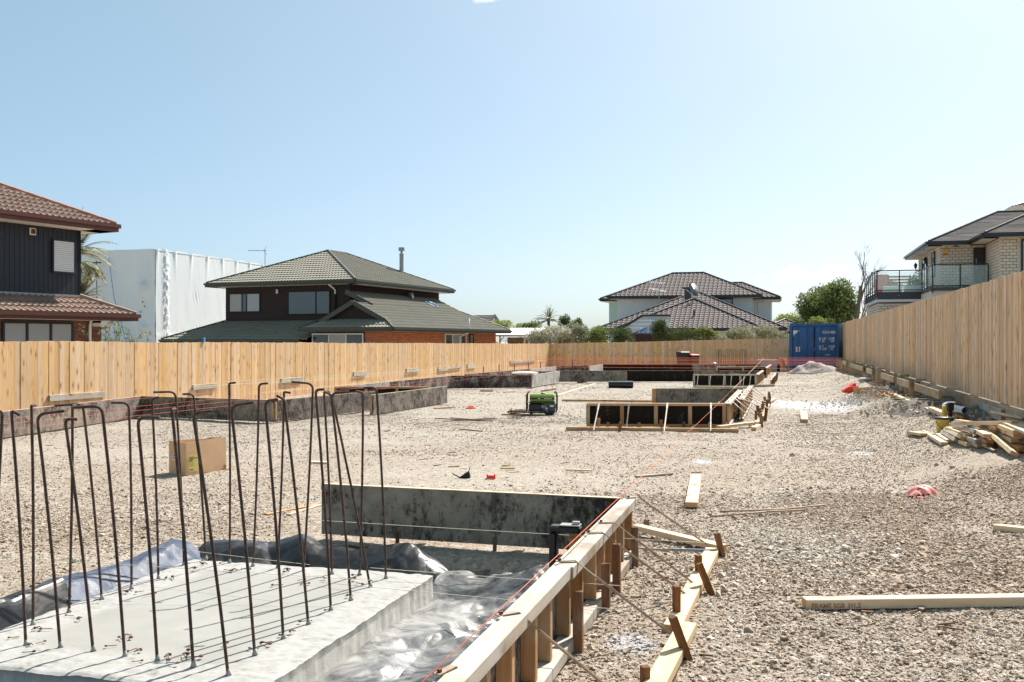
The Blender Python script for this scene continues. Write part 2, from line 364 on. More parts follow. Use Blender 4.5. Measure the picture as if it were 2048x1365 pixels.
def m_metal_roof(name, a, b):
    n = N(name, a, .75, spec=.3); v = n.coord('Object'); f = n.noise(v, 1.2, 6, .65); g = n.noise(v, 35, 4, .75)
    col = n.ramp(f, [(.3, a), (.7, b)]); col = n.mix(n.mr(g, .4, .7, 0, .35), col, tuple(x*.55 for x in a)); n.color(col); return n.m
M['roof_terra'] = m_metal_roof('terracotta_tile', (.24, .155, .12), (.34, .24, .19))
M['roof_ridge'] = m_metal_roof('terracotta_ridge', (.36, .13, .09), (.42, .19, .14))
M['roof_olive'] = m_metal_roof('olive_tile', (.215, .20, .155), (.27, .255, .205))
M['roof_brown'] = m_metal_roof('brown_tile', (.085, .062, .056), (.125, .095, .088))
M['roof_grey'] = m_metal_roof('asphalt_shingle', (.045, .040, .039), (.10, .09, .085))
M['fascia_brown'] = plain('brown_fascia', (.115, .035, .022), .45, 0, .1)
M['fascia_olive'] = plain('dark_olive_fascia', (.05, .05, .036), .45, 0, .1)
M['fascia_dark'] = plain('charcoal_gutter', (.030, .032, .034), .35, 0, .1)
M['soffit'] = plain('soffit_paint', (.76, .71, .62), .8, 0, .05)
M['navy'] = plain('navy_cladding', (.012, .015, .024), .5, 0, .2)
M['darkwood'] = wood('dark_stained_boards', (.050, .034, .028), (.028, .018, .015), knots=False, spread=.2)
M['white_board'] = plain('white_weatherboard', (.76, .79, .76), .6, 0, .05)
M['mint'] = plain('mint_paint', (.56, .76, .68), .6, 0, .05)
def m_glass(name, c, rough=.06):
    n = N(name, c, rough, spec=.9); n.b.inputs['Coat Weight'].default_value = .6; return n.m
M['glass'] = m_glass('window_glass', (.045, .05, .052)); M['glass_l'] = m_glass('window_glass_with_blind', (.30, .315, .32), .25)
M['glass_c'] = m_glass('window_glass_with_curtain', (.30, .28, .25), .2); M['glass_sky'] = m_glass('lean_to_glazing', (.30, .38, .58), .12)
M['balus'] = None
def m_clear():
    n = N('clear_green_glass', (.75, .92, .88), .02, spec=.6); n.b.inputs['Alpha'].default_value = .22; n.m.use_backface_culling = False; return n.m
M['balus'] = m_clear()
def m_brick(name, a, b):
    n = N(name, a, .9, spec=.2); r = n.math('FRACT', n.math('ADD', n.rand(), n.isl()))
    n.color(n.mix(n.mr(n.noise(n.coord('Object'), 60, 3), .3, .7, 0, .3), n.ramp(r, [(0, a), (1, b)]), tuple(x*.8 for x in a))); return n.m
M['brick_red'] = m_brick('red_brick', (.48, .15, .065), (.62, .24, .11)); M['brick_dark'] = m_brick('brown_brick', (.17, .075, .045), (.26, .12, .075))
M['brick_cream'] = m_brick('cream_block', (.72, .61, .48), (.84, .74, .60)); M['mortar'] = plain('mortar', (.10, .085, .07), .9)
M['mortar_r'] = plain('mortar_warm', (.17, .10, .07), .9)
M['white'] = plain('white_paint', (.72, .72, .70), .5, 0, .05); M['offwhite'] = plain('plaster', (.74, .66, .58), .8, 0, .06)
M['black'] = plain('black_plastic', (.012, .012, .013), .4, 0, .3, 20); M['steel'] = plain('galvanised_steel', (.45, .46, .46), .35, .8, .15, 10)
M['dgrey'] = plain('dark_grey_metal', (.06, .06, .062), .4, .3); M['greymetal'] = plain('grey_metal', (.30, .31, .32), .4, .4)
M['orange'] = N('fluoro_orange', (.95, .17, .045), .5).m; M['red'] = N('red_plastic', (.85, .035, .015), .4).m; M['pink'] = N('faded_pink_plastic', (.92, .30, .27), .5).m
M['string_w'] = N('pale_string', (.62, .58, .42), .8).m; M['string_o'] = N('orange_string', (.95, .16, .05), .6).m; M['string_r'] = N('red_string', (.75, .10, .06), .6).m
M['blue_tube'] = N('blue_hose', (.10, .28, .62), .4).m; M['pvc'] = plain('grey_pvc', (.46, .50, .58), .4, 0, .08)
M['yellow'] = plain('yellow_bucket', (.55, .44, .10), .5, 0, .15); M['cement'] = plain('grey_block', (.34, .33, .32), .9, 0, .12, 20)
M['teal'] = N('teal_glaze', (.10, .42, .36), .3).m; M['salmon'] = N('salmon_box', (.70, .20, .15), .6).m; M['rail'] = plain('bronze_rail', (.035, .036, .034), .4, .4)
def m_leaf(name, a, b, c, tr=.25):
    n = N(name, a, .6, spec=.35); n.color(n.ramp(n.isl(), [(0, a), (.5, b), (.9, c), (1, tuple(min(1, x*1.3) for x in c))]))
    try:
        n.b.inputs['Transmission Weight'].default_value = 0
    except Exception: pass
    # thin leaves: part of the light goes through
    tl = n.n('ShaderNodeBsdfTranslucent'); n.put(tl.inputs[0], n.ramp(n.isl(), [(0, b), (1, c)])); mx = n.n('ShaderNodeMixShader'); mx.inputs[0].default_value = tr
    n.t.links.new(n.b.outputs[0], mx.inputs[1]); n.t.links.new(tl.outputs[0], mx.inputs[2]); n.t.links.new(mx.outputs[0], n.t.nodes['Material Output'].inputs[0]); return n.m
M['leaf'] = m_leaf('mid_green_leaf', (.07, .11, .028), (.16, .215, .06), (.32, .36, .13))
M['leaf_y'] = m_leaf('yellow_green_leaf', (.14, .19, .04), (.28, .34, .09), (.46, .48, .17))
M['leaf_d'] = m_leaf('dark_green_leaf', (.03, .052, .018), (.065, .10, .032), (.15, .19, .07))
M['leaf_g'] = m_leaf('grey_green_leaf', (.11, .13, .07), (.24, .26, .15), (.52, .52, .36))
M['leaf_p'] = m_leaf('pale_blossom_leaf', (.17, .17, .10), (.42, .40, .28), (.74, .71, .56))
M['leaf_palm'] = m_leaf('palm_leaf', (.10, .11, .05), (.22, .23, .12), (.42, .40, .26))
M['bark'] = plain('bark', (.17, .13, .10), .9, 0, .3, 12)
# ================================================================== GROUND
def build_ground():
    def axis(fine_lo, fine_hi, step, lo, hi, g):
        a = list(np.arange(fine_lo, fine_hi+1e-6, step)); s = step
        x = a[-1]
        while x < hi: s = min(s*g, 400); x += s; a.append(x)
        s = step; x = a[0]; b = []
        while x > lo: s = min(s*g, 400); x -= s; b.append(x)
        return np.array(b[::-1]+a)
    xs = axis(-4.4, 5.2, .045, -2500, 2500, 1.045); ys = axis(2.2, 10.5, .045, -300, 5000, 1.03)
    X, Y = np.meshgrid(xs, ys); Z = ground_h(X, Y)
    r, f = toS(X, Y)
    out = (r > RF+.2) | (r < RL-.2) | (f > FB+.3) | (Y < -3); Z = np.where(out, -.35, Z)
    v = np.stack([X, Y, Z], -1).reshape(-1, 3); nx, ny = len(xs), len(ys)
    i = np.arange(nx*ny).reshape(ny, nx); fc = np.stack([i[:-1, :-1], i[:-1, 1:], i[1:, 1:], i[1:, :-1]], -1).reshape(-1, 4)
    me = bpy.data.meshes.new('ground'); me.from_pydata(v.tolist(), [], fc.tolist()); me.polygons.foreach_set('use_smooth', [True]*len(fc)); me.materials.append(M['ground'])
    o = bpy.data.objects.new('ground', me); link(o); tagobj(o, kind='structure')
build_ground()
grass = plain('fill_soil', (.20, .17, .13), .95, 0, .3, 4)
m = MB(); a = [S(RF+.06, 0), S(RF+60, 0), S(RF+60, 110), S(RF+.06, 110)]
m.hexa([(*q.xy, -.5) for q in a]+[(*q.xy, .66) for q in a]); m.build('raised_ground', grass, kind='structure')
# ------------------------------------------------------------------ loose stones
def convex_stone(seed):
    rr = random.Random(seed); bm = bmesh.new()
    for _ in range(11):
        v = Vector((rr.gauss(0, 1), rr.gauss(0, 1), rr.gauss(0, 1))).normalized(); bm.verts.new((v.x*.5*rr.uniform(.8, 1.1), v.y*.40*rr.uniform(.8, 1.1), v.z*.30))
    r_ = bmesh.ops.convex_hull(bm, input=bm.verts[:]); bm.faces.ensure_lookup_table()
    me = bpy.data.meshes.new('stone_shape'); bm.to_mesh(me); bm.free(); me.materials.append(M['stone']); return me
proto = bpy.data.collections.new('stone_shapes')
for k in range(7):
    proto.objects.link(bpy.data.objects.new('stone_shape', convex_stone(k)))
def scatter(name, pts, scl, rot, mat=None):
    me = bpy.data.meshes.new(name); me.from_pydata(pts.tolist(), [], [])
    a = me.attributes.new('scl', 'FLOAT_VECTOR', 'POINT'); a.data.foreach_set('vector', scl.astype(np.float32).ravel())
    a = me.attributes.new('rot', 'FLOAT_VECTOR', 'POINT'); a.data.foreach_set('vector', rot.astype(np.float32).ravel())
    a = me.attributes.new('idx', 'INT', 'POINT'); a.data.foreach_set('value', rng.integers(0, 7, len(pts)).astype(np.int32))
    o = bpy.data.objects.new(name, me); link(o); tagobj(o, kind='stuff')
    ng = bpy.data.node_groups.new(name, 'GeometryNodeTree'); ng.interface.new_socket('Geometry', in_out='INPUT', socket_type='NodeSocketGeometry'); ng.interface.new_socket('Geometry', in_out='OUTPUT', socket_type='NodeSocketGeometry')
    gi = ng.nodes.new('NodeGroupInput'); go = ng.nodes.new('NodeGroupOutput'); ip = ng.nodes.new('GeometryNodeInstanceOnPoints'); ci = ng.nodes.new('GeometryNodeCollectionInfo')
    ci.inputs['Collection'].default_value = proto; ci.inputs['Separate Children'].default_value = True; ci.inputs['Reset Children'].default_value = True
    def at(nm, ty):
        n = ng.nodes.new('GeometryNodeInputNamedAttribute'); n.data_type = ty; n.inputs['Name'].default_value = nm; return [s for s in n.outputs if s.enabled and s.name == 'Attribute'][0]
    L = ng.links.new; L(gi.outputs[0], ip.inputs['Points']); L(ci.outputs[0], ip.inputs['Instance']); ip.inputs['Pick Instance'].default_value = True
    L(at('idx', 'INT'), ip.inputs['Instance Index']); L(at('rot', 'FLOAT_VECTOR'), ip.inputs['Rotation']); L(at('scl', 'FLOAT_VECTOR'), ip.inputs['Scale'])
    L(ip.outputs[0], go.inputs[0]); md = o.modifiers.new('scatter', 'NODES'); md.node_group = ng; return o
def stones():
    P_, C_ = [], []
    def batch(n, y0, y1, xw, s0, s1, power=2.2):
        # even over the ground between two distances from the near edge of the site
        y = np.sqrt(rng.random(n)*(y1*y1-y0*y0)+y0*y0); x = (rng.random(n)*2-1)*(xw*y+.6)
        r, f = toS(x, y); s = s0*(s1/s0)**(rng.random(n)**power)
        dens = .34 + .66*sstep(-.6, .9, r) ; dens = np.where((r < -1) & (f > 6.6), .26+.30*sstep(13, 22, f), dens)
        pn = vnoise(x*.7+5, y*.7)+.6*vnoise(x*2.1, y*2.1+7); dens = np.clip(dens*(1+2.3*pn), .03, 1)
        pile = sstep(.4, 1.4, x)*sstep(5.9, 6.5, y)*(1-sstep(7.6, 8.4, y)); s = s*(1+.35*pile)
        keep = rng.random(n) < dens
        keep &= ~((r > -4.75) & (r < -1.12) & (f < 7.05)); keep &= (r < RF-.1) & (r > RL+.1) & (f < FB-.3)
        keep &= ~((r > .3) & (f > 53.8))
        x, y, s = x[keep], y[keep], s[keep]; z = ground_h(x, y)+s*.10
        P_.append(np.stack([x, y, z], -1)); C_.append(s)
    batch(290000, 3.2, 10.5, .58, .010, .036, 1.8)
    batch(9000, 3.2, 11, .58, .032, .072, 2.8)
    batch(210000, 10.5, 22, .56, .013, .038, 2.0)
    batch(110000, 22, 52, .50, .022, .055, 2.2)
    p = np.concatenate(P_); s = np.concatenate(C_); n = len(p)
    sc_ = np.stack([s*rng.uniform(.8, 1.35, n), s*rng.uniform(.8, 1.2, n), s*rng.uniform(.55, 1.25, n)], -1)
    rot = np.stack([rng.normal(0, .28, n), rng.normal(0, .28, n), rng.random(n)*6.283], -1)
    print('stones', n); scatter('loose_stones', p, sc_, rot)
stones()
def heap(name, label, cat, c, rx, ry, h, mat, rot=0, seed=0, n=36, kind=None, power=1.5, stones_n=0):
    """a lumpy mound with an uneven foot"""
    m = MB(); nr = 16; rs = random.Random(seed); ox = rs.random()*50
    cz = float(ground_h(c.x, c.y, False))
    for j in range(nr+1):
        t = j/nr
        for i in range(n):
            a = 2*math.pi*i/n; k = 1+.32*float(vnoise(np.array(math.cos(a)*1.6+ox), np.array(math.sin(a)*1.6+ox)))
            x = math.cos(a)*rx*t*k; y = math.sin(a)*ry*t*k; xr = x*math.cos(rot)-y*math.sin(rot); yr = x*math.sin(rot)+y*math.cos(rot)
            X, Y = c.x+xr, c.y+yr
            z = h*(1-t**power)**1.1 if t < 1 else -.06
            z += float(vnoise(np.array(X*3.1+ox), np.array(Y*3.1)))*h*.45*min(1, (1-t)*3)+float(vnoise(np.array(X*11+ox), np.array(Y*11)))*h*.22*min(1, (1-t)*4)
            m.v.append((X, Y, float(ground_h(X, Y))+z-.01))
    for j in range(nr):
        for i in range(n):
            a = j*n+i; b = j*n+(i+1) % n; m.f.append((a, b, b+n, a+n))
    return m.build(name, mat, smooth=True, label=label, cat=cat, kind=kind)
# ================================================================== FENCES
def paling_meshes(h, mat, nm='paling'):
    out = []
    for k in range(4):
        w_ = (.1478, .1472, .1482, .1468)[k]; me = MB().box(-w_/2, w_/2, -.009, .009, 0, h+(0, .004, -.005, .007)[k]).mesh(nm); bevel_mesh(me, .0015); me.materials.append(mat); out.append(me)
    return out
def fence(label, p0, p1, z0, z1, h0, h1, mat, name='paling_fence', side=1, n_first_from=0, postmat=None):
    """palings stand on the near face, rails and posts behind; side = which way the face looks (+1: left of p0->p1)"""
    t = thing(name, label, 'fence', (p0.x, p0.y, z0)); L = (p1-p0).length; d = (p1-p0)/L; nrm = Vector((-d.y, d.x, 0))*side
    ang = math.atan2(d.y, d.x); pitch = .149; n = int(math.ceil(L/pitch-.3)); hm = (h0+h1)/2; ms = paling_meshes(hm, mat); rs = random.Random(int(L*10))
    rest = MB()
    for i in range(n):
        s = (i+.5)*pitch; u = s/L; p = p0+d*s; z = z0+(z1-z0)*u; h = h0+(h1-h0)*u+rs.uniform(-.003, .003)+.012*math.sin(s*.9)*math.sin(s*.31); off = rs.uniform(-.006, .006)
        Mx = Matrix.Translation((p.x+nrm.x*off, p.y+nrm.y*off, z)) @ Matrix.Rotation(ang+rs.uniform(-.006, .006), 4, 'Z') @ Matrix.Rotation(rs.uniform(-.003, .003), 4, 'Y') @ Matrix.Diagonal((1, 1, h/hm, 1))
        if n_first_from <= i < n_first_from+300:
            o = bpy.data.objects.new('paling', rs.choice(ms)); link(o, Mx, t)
        else:
            q = MB().box(-.073, .073, -.009, .009, 0, hm); b = len(rest.v); rest.v += [tuple(Mx @ Vector(v)) for v in q.v]; rest.f += [tuple(b+k for k in f) for f in q.f]
    if rest.v:
        o = rest.build('palings', mat, t, world=True, kind='stuff')
    back = -nrm*.035
    for k, fr in enumerate((.14, .52, .88)):
        timber('rail', p0+back+Vector((0, 0, z0+h0*fr-p0.z)), p1+back+Vector((0, 0, z1+h1*fr-p1.z)), .045, .09, M['pine_brown'], t)
    k = 0; s = .3
    while s < L:
        p = p0+d*s+back*3.0; u = s/L; zz = z0+(z1-z0)*u
        timber('post', (p.x, p.y, zz-.3), (p.x, p.y, zz+h0*.97), .10, .10, M['pine_brown'], t, up=(1, 0, 0)); s += 2.4
    return t
fl = fence('sunlit new pine paling fence along the left of the site', S(RL, -6), S(RL, FB), -.06, -.31, 1.72, 1.79, M['fence_l'], side=-1, n_first_from=130)
fb = fence('shaded orange-brown pine paling fence across the far end behind the bins', S(RL+.02, FB+.02), S(RF, FB), -.31, .06, 1.79, 1.80, M['fence_b'], side=-1)
frt = fence('tall beige paling fence raised on the retaining wall at right', S(RF, 6), S(RF, FB-1.2), .72, .75, 1.78, 1.84, M['fence_r'], side=1, n_first_from=20)
# boards nailed low on the left fence
def fpoint(px, py, r, off=0):   # point on the vertical plane r = const that shows at px, py
    k = (px-1024)/FPX; f = r*(RX-k*RY)/(k*FY-FX); q = S(r+off, f); q.z = HC-(py-HY)/FPX*q.y; return q
for a, b, hh, lab in (((95, 797), (205, 789), .12, 'long weathered board nailed low on the left fence, nearest the camera'),
                  ((383, 776), (431, 771), .12, 'short weathered board on the left fence behind the rebar hooks'),
                  ((560, 762), (603, 758), .12, 'weathered board on the left fence, second from the brown-roofed house corner'),
                  ((705, 749), (731, 747), .14, 'small weathered block on the fence left of the framed form'),
                  ((811, 742), (836, 740), .14, 'small weathered block on the fence above the mottled form wall'),
                  ((875, 738.5), (893, 737.5), .16, 'grey offcut overlapping a longer board on the left fence'),
                  ((893, 736.5), (920, 734), .10, 'thin pale board running on from the grey offcut on the left fence'),
                  ((933, 733.5), (948, 732.5), .2, 'squarish board on the left fence right of the thin pale board'),
                  ((1019, 725), (1068, 721.5), .13, 'farthest brown board on the left fence near the corner')):
    p0 = fpoint(*a, RL, .035); p1 = fpoint(*b, RL, .035)
    timber('fence_board', p0, p1, .045, hh, M['pine_grey'], label=lab, cat='board', group='boards nailed low on the left fence')
# ------------------------------------------------------------------ retaining wall on the right
rw = thing('retaining_wall', 'low timber retaining wall of round poles and boards under the right fence', 'retaining wall', S(RF-.05, 10, 0))
for k in range(3):
    for s0 in np.arange(6, 59, 4.8):
        timber('retaining_board', S(RF-.035, s0, .12+.24*k), S(RF-.035, min(s0+4.79, 59), .12+.24*k), .04, .235, M['board_r'], rw)
pole_me = MB().lathe((0, 0, 0), [(.112, -.9), (.114, 0), (.106, .012)], 20).mesh('pole', smooth=False); pole_me.materials.append(M['pole'])
rs = random.Random(3); f = 22.6; k = 0
pole_f = []
while f < 53:
    pole_f.append(f); f += (.62 if k % 2 else 1.02)*(1 if f < 36 else 1.15); k += 1
for f in pole_f:
    o = bpy.data.objects.new('pole', pole_me); link(o, Matrix.Translation(S(RF-.32+rs.uniform(-.03, .03), f, .75+rs.uniform(-.03, .02))) @ Matrix.Rotation(rs.random()*6, 4, 'Z'), rw)
for a, b in (((1880, 768), (1831, 757)), ((1820, 762), (1796, 753)), ((1789, 749), (1764, 744)), ((1745, 738), (1734, 733)), ((1726, 731), (1713, 727)), ((1714, 726), (1701, 722)), ((1693, 720), (1686, 716))):
    p0 = fpoint(*a, RF-.46); p1 = fpoint(*b, RF-.46); z = .70
    timber('waling', (p0.x, p0.y, z), (p1.x, p1.y, z), .05, .15, M['board_r'], rw)
    timber('packer', S(RF-.30, toS(p0.x, p0.y)[1]+.3, .80), S(RF-.10, toS(p0.x, p0.y)[1]+.3, .80), .2, .05, M['board_r'], rw)
p0 = fpoint(2008, 822, RF-.07); p1 = fpoint(1954, 802, RF-.07)
timber('fence_board', S(RF-.085, toS(p0.x, p0.y)[1], .58), S(RF-.085, toS(p1.x, p1.y)[1], .58), .05, .17, M['pine_grey'], label='short thick board fixed low under the right fence above the timber pile', cat='board')
# ================================================================== FOOTING SLAB
slab = thing('footing_slab', 'pale concrete footing slab with rows of hooked starter bars', 'concrete slab', S((SL[0]+SL[1])/2, (SL[2]+SL[3])/2, 0), -TH)
def slab_mesh():
    hx = (SL[1]-SL[0])/2; hy = (SL[3]-SL[2])/2; nx, ny = 100, 120; m = MB()
    xs = np.linspace(-hx, hx, nx); ys = np.linspace(-hy, hy, ny); X, Y = np.meshgrid(xs, ys)
    ed = np.minimum(hx-np.abs(X), hy-np.abs(Y)); rim = 1-sstep(.26, .36, ed+.12*vnoise(X*3, Y*3))
    Z = rim*(.008*vnoise(X*5, Y*5)+.006*vnoise(X*17, Y*17)+.006*vnoise(X*40, Y*40)) - .004 + .004*vnoise(X*2, Y*2)
    jx = .010*vnoise(Y*3, X*0+3)+.006*vnoise(Y*17, X*0+8); jy = .010*vnoise(X*3, Y*0+5)+.006*vnoise(X*17, Y*0)
    k = sstep(.12, 0, ed); X2 = X+jx*k; Y2 = Y+jy*k; Z = Z-.012*sstep(.03, 0, ed)
    v = np.stack([X2, Y2, Z], -1).reshape(-1, 3).tolist(); i = np.arange(nx*ny).reshape(ny, nx)
    m.v = [tuple(q) for q in v]; m.f = [tuple(q) for q in np.stack([i[:-1, :-1], i[:-1, 1:], i[1:, 1:], i[1:, :-1]], -1).reshape(-1, 4).tolist()]
    edge = list(i[0, :])+list(i[1:, -1])+list(i[-1, -2::-1])+list(i[-2:0:-1, 0]); ne = len(edge); b = len(m.v)
    for lv, (zz, ins) in enumerate(((-.06, .004), (-.13, .0), (-.34, -.02))):
        for q, e in enumerate(edge):
            x, y, z = m.v[e]; nv = .007*float(vnoise(np.array(q*.35), np.array(lv*3.3))); r_ = math.hypot(x, y); m.v.append((x*(1-(ins+nv)/r_), y*(1-(ins+nv)/r_), zz))
    for lv in range(3):
        for q in range(ne):
            a0 = edge[q] if lv == 0 else b+(lv-1)*ne+q; a1 = edge[(q+1) % ne] if lv == 0 else b+(lv-1)*ne+(q+1) % ne
            m.f.append((a0, b+lv*ne+q, b+lv*ne+(q+1) % ne, a1))
    return m
slab_mesh().build('concrete', M['slab'], slab, smooth=False)
def rebar_path(base, bend, hook, ztop=None):
    """base, bend and hook-end read from the photograph; the bar stands at the base's own distance"""
    b = P(*base, 0.0); Y = b.y; t = D(*bend, Y-.02); e = D(*hook, Y-.02+.03*(hook[0]-bend[0])/40)
    if (e-t).length > .26: e = t+(e-t).normalized()*.26
    path = [b+Vector((0, 0, -.02))]
    for q in (.25, .5, .75): path.append(b.lerp(t, q)+Vector((math.sin(q*3.1)*.006, 0, 0)))
    up = (t-b).normalized(); out = (e-t); L = out.length; out = out/L if L > .02 else Vector((0, 1, 0)); rad = min(.045, L*.45)
    t = t+Vector((0, 0, 0)); c0 = t-up*rad; c1 = t+out*rad
    for q in np.linspace(0, 1, 6): path.append(c0*(1-q)**2+t*2*q*(1-q)+c1*q*q)
    path.append(t+out*max(L, .05)); return path
def ribbed(path, r=.008, n=8, step=.0115):
    pts = [Vector(p) for p in path]; L = [0]
    for a, b in zip(pts, pts[1:]): L.append(L[-1]+(b-a).length)
    out, rr = [], []; s = 0; k = 0
    while s <= L[-1]:
        i = max(j for j in range(len(L)) if L[j] <= s+1e-9); i = min(i, len(pts)-2); u = (s-L[i])/max(L[i+1]-L[i], 1e-6)
        out.append(pts[i].lerp(pts[i+1], u)); rr.append(r*(1.14 if k % 2 else .92)); s += step/2; k += 1
    return out, rr
BARS = [((-25, 1290), (5, 823), (-12, 822)), ((52, 1290), (23, 822), (31, 826)), ((66, 1248), (63, 812), (64, 817)), ((121, 1294), (74, 829), (130, 822)),
 ((187, 1301), (130, 838), (156, 839)), ((138, 1223), (145, 812), (147, 816)), ((204, 1197), (166, 808), (108, 812)), ((250, 1312), (204, 812), (141, 816)),
 ((263, 1177), (258, 806), (222, 806)), ((315, 1320), (275, 834), (321, 835)), ((317, 1157), (304, 799), (310, 797)), ((368, 1130), (351, 784), (306, 785)),
 ((387, 1331), (344, 820), (347, 826)), ((412, 1119), (387, 788), (364, 789)), ((457, 1349), (386, 826), (426, 822)), ((459, 1125), (458, 767), (467, 766)),
 ((510, 1308), (462, 811), (508, 805)), ((506, 1131), (518, 768), (537, 767)), ((567, 1276), (530, 802), (557, 799)), ((555, 1136), (568, 784), (574, 785)),
 ((617, 1247), (568, 799), (554, 792)), ((607, 1142), (626, 768), (582, 764)), ((662, 1220), (631, 780), (649, 779)), ((664, 1147), (648, 783), (658, 785)),
 ((702, 1199), (662, 786), (699, 784)), ((741, 1173), (663, 790), (650, 785)), ((719, 1149), (726, 785), (710, 783)), ((772, 1156), (753, 775), (727, 776))]
for b, t, h in BARS:
    pth, rr = ribbed(rebar_path(b, t, h)); m = MB(); m.tube(pth, rr, 7); m.build('rebar', M['rebar'], slab, world=True, smooth=True)
    # a dribble of cement and rust where the bar leaves the slab
    q = P(*b, 0); MB().lathe((q.x, q.y, -.004), [(.016, 0), (.012, .012), (.0085, .03)], 8).build('rebar_collar', M['slab'], slab, world=True, smooth=True)
nail_pts = [(66, 1292), (90, 1284), (68, 1305), (63, 1262), (82, 1260), (18, 1277), (265, 1185), (272, 1186), (310, 1188), (204, 1200), (132, 1232), (238, 1276), (248, 1276), (262, 1277), (255, 1305), (283, 1300), (284, 1323), (212, 1294),
 (338, 1310), (338, 1322), (355, 1328), (365, 1310), (376, 1302), (402, 1315), (450, 1286), (499, 1298), (462, 1143), (466, 1144), (545, 1172), (568, 1145), (640, 1158), (610, 1165), (618, 1168), (566, 1141), (500, 1140), (705, 1152), (708, 1158), (742, 1163), (725, 1170), (690, 1195), (650, 1222), (600, 1245), (580, 1268), (540, 1290), (522, 1288), (395, 1137), (345, 1155), (332, 1157), (415, 1130), (405, 1122), (440, 1128), (160, 1242), (610, 1160), (560, 1272)]
nm_ = MB(); nm_.tube([(0, 0, .006), (.085, 0, .005)], .0032, 6); nm_.lathe((0, 0, 0), [(.004, 0), (.013, .004), (.013, .012), (.005, .016)], 10); nme = nm_.mesh('nail', smooth=False); nme.materials.append(M['rust'])
nm2 = MB(); nm2.tube([(0, 0, .007), (.02, .018, .02), (.045, .01, .012), (.07, .02, .006), (.05, .045, .018), (.02, .04, .008)], .0035, 6); nm2.ball((.02, .03, .012), .011, 8); nme2 = nm2.mesh('nail'); nme2.materials.append(M['rust'])
for k, (px, py) in enumerate(nail_pts):
    q = P(px, py, .004); o = bpy.data.objects.new('nail' if k % 3 else 'tie_wire', nme if k % 3 else nme2); link(o, Matrix.Translation(q) @ Matrix.Rotation(random.random()*6.28, 4, 'Z') @ Matrix.Scale(random.uniform(.55, .9), 4))
    if k % 3: tagobj(o, 'small rusty nail lying loose on the pale concrete slab', 'nail', 'rusty nails lying on the slab')
    else: tagobj(o, 'twisted scrap of rusty tie wire on the pale concrete slab', 'tie wire', 'scraps of tie wire lying on the slab')
# ------------------------------------------------------------------ polythene in the excavation
def sheet(name, label, mat, r0, r1, f0, f1, fz, res=.022, seed=0):
    res = res*.6; nr = int((r1-r0)/res); nf = int((f1-f0)/res); rr, ff = np.meshgrid(np.linspace(r0, r1, nr), np.linspace(f0, f1, nf))
    rd, fd, z = fz(rr, ff); X = rd*RX+fd*FX; Y = rd*RY+fd*FY
    m = MB(); m.v = [tuple(q) for q in np.stack([X, Y, z], -1).reshape(-1, 3).tolist()]; i = np.arange(nr*nf).reshape(nf, nr)
    m.f = [tuple(q) for q in np.stack([i[:-1, :-1], i[:-1, 1:], i[1:, 1:], i[1:, :-1]], -1).reshape(-1, 4).tolist()]
    return m.build(name, mat, label=label, cat='plastic sheet', smooth=False)
def ridge(x, y): return 1-2*np.abs(vnoise(x, y)*1.6)**.75
def facets(x, y, cell, seed):
    """heights on a skewed lattice joined by flat triangles: creases are sharp, faces plane"""
    T_ = np.random.default_rng(seed).random((61, 61))-.5; x = x/cell; y = y/cell
    k = (x+y)*.36603; i = np.floor(x+k).astype(int); j = np.floor(y+k).astype(int); u = x+k-i; v = y+k-j; g = lambda a, b: T_[a % 61, b % 61]
    up = u > v
    return np.where(up, g(i, j)*(1-u)+g(i+1, j)*(u-v)+g(i+1, j+1)*v, g(i, j)*(1-v)+g(i, j+1)*(v-u)+g(i+1, j+1)*u)
def folds(r, f, k=1.0):
    a = .9*vnoise(r*1.1, f*1.1+9); wx = r+.10*a+.012*vnoise(r*7, f*7); wy = f+.14*vnoise(r*1.3+4, f*1.3)+.012*vnoise(r*7+5, f*7); c, s_ = math.cos(.5), math.sin(.5); X = wx*c+wy*s_; Y = -wx*s_+wy*c
    m_ = .35+1.3*np.clip(vnoise(r*1.3+20, f*1.3)+.5, 0, 1)
    return k*(.20*facets(X*1.0, Y*.50, .34, 3)+m_*(.075*facets(X*.6, Y*1.1, .16, 4)+.036*facets(X, Y*.7, .085, 5))+.005*facets(X, Y, .04, 6))
def folds_old(r, f, k=1.0):
    wx = r+.35*vnoise(r*1.7, f*1.7+9); wy = f+.35*vnoise(r*1.7+4, f*1.7)
    a = ridge(wx*2.3+3, wy*1.5); b = ridge(wx*4.6, wy*3.7+5); c = ridge(wx*9+2, wy*8); d = ridge(wx*17, wy*19+2)
    return k*(.045*a+.045*b+.026*c+.008*d)
def z_right(r, f):
    d = r-SL[1]; z = -.165+.085*sstep(0, 1.15, d); amp = .35+.65*sstep(.05, .45, d)
    z = z+folds(r, f, .78)*amp*(1.3-.6*sstep(4.6, 6, 6.5-f+4.4)); z = np.where(f > 6.45, z+.10*sstep(6.45, 6.75, f)*(1+.6*vnoise(r*3, f)), z)
    j = .03*vnoise(r*0+f*3, f*0+2); return r+j*0, f+.06*vnoise(r*2.3, f*0)*sstep(6.2, 6.9, f), z
sheet('plastic_sheet', 'crumpled dusty grey polythene lining the trench between slab and formwork', M['poly'], SL[1]-.05, -1.16, 2.5, 6.92, z_right)
def z_back(r, f):
    d = f-SL[3]; z = -.15+.30*sstep(.03, .46, d)*(.75+.5*vnoise(r*1.3, r*0+3)+.0)-.16*sstep(.52, .75, d)
    z = z*1.0+folds(r+7, f, .45)-.12*sstep(-2.75, -2.3, r)
    z = z*(.55+.45*sstep(-4.6, -4.2, r)); return r, f+.10*vnoise(r*1.6, r*0)+.03*vnoise(r*6, f*2), z
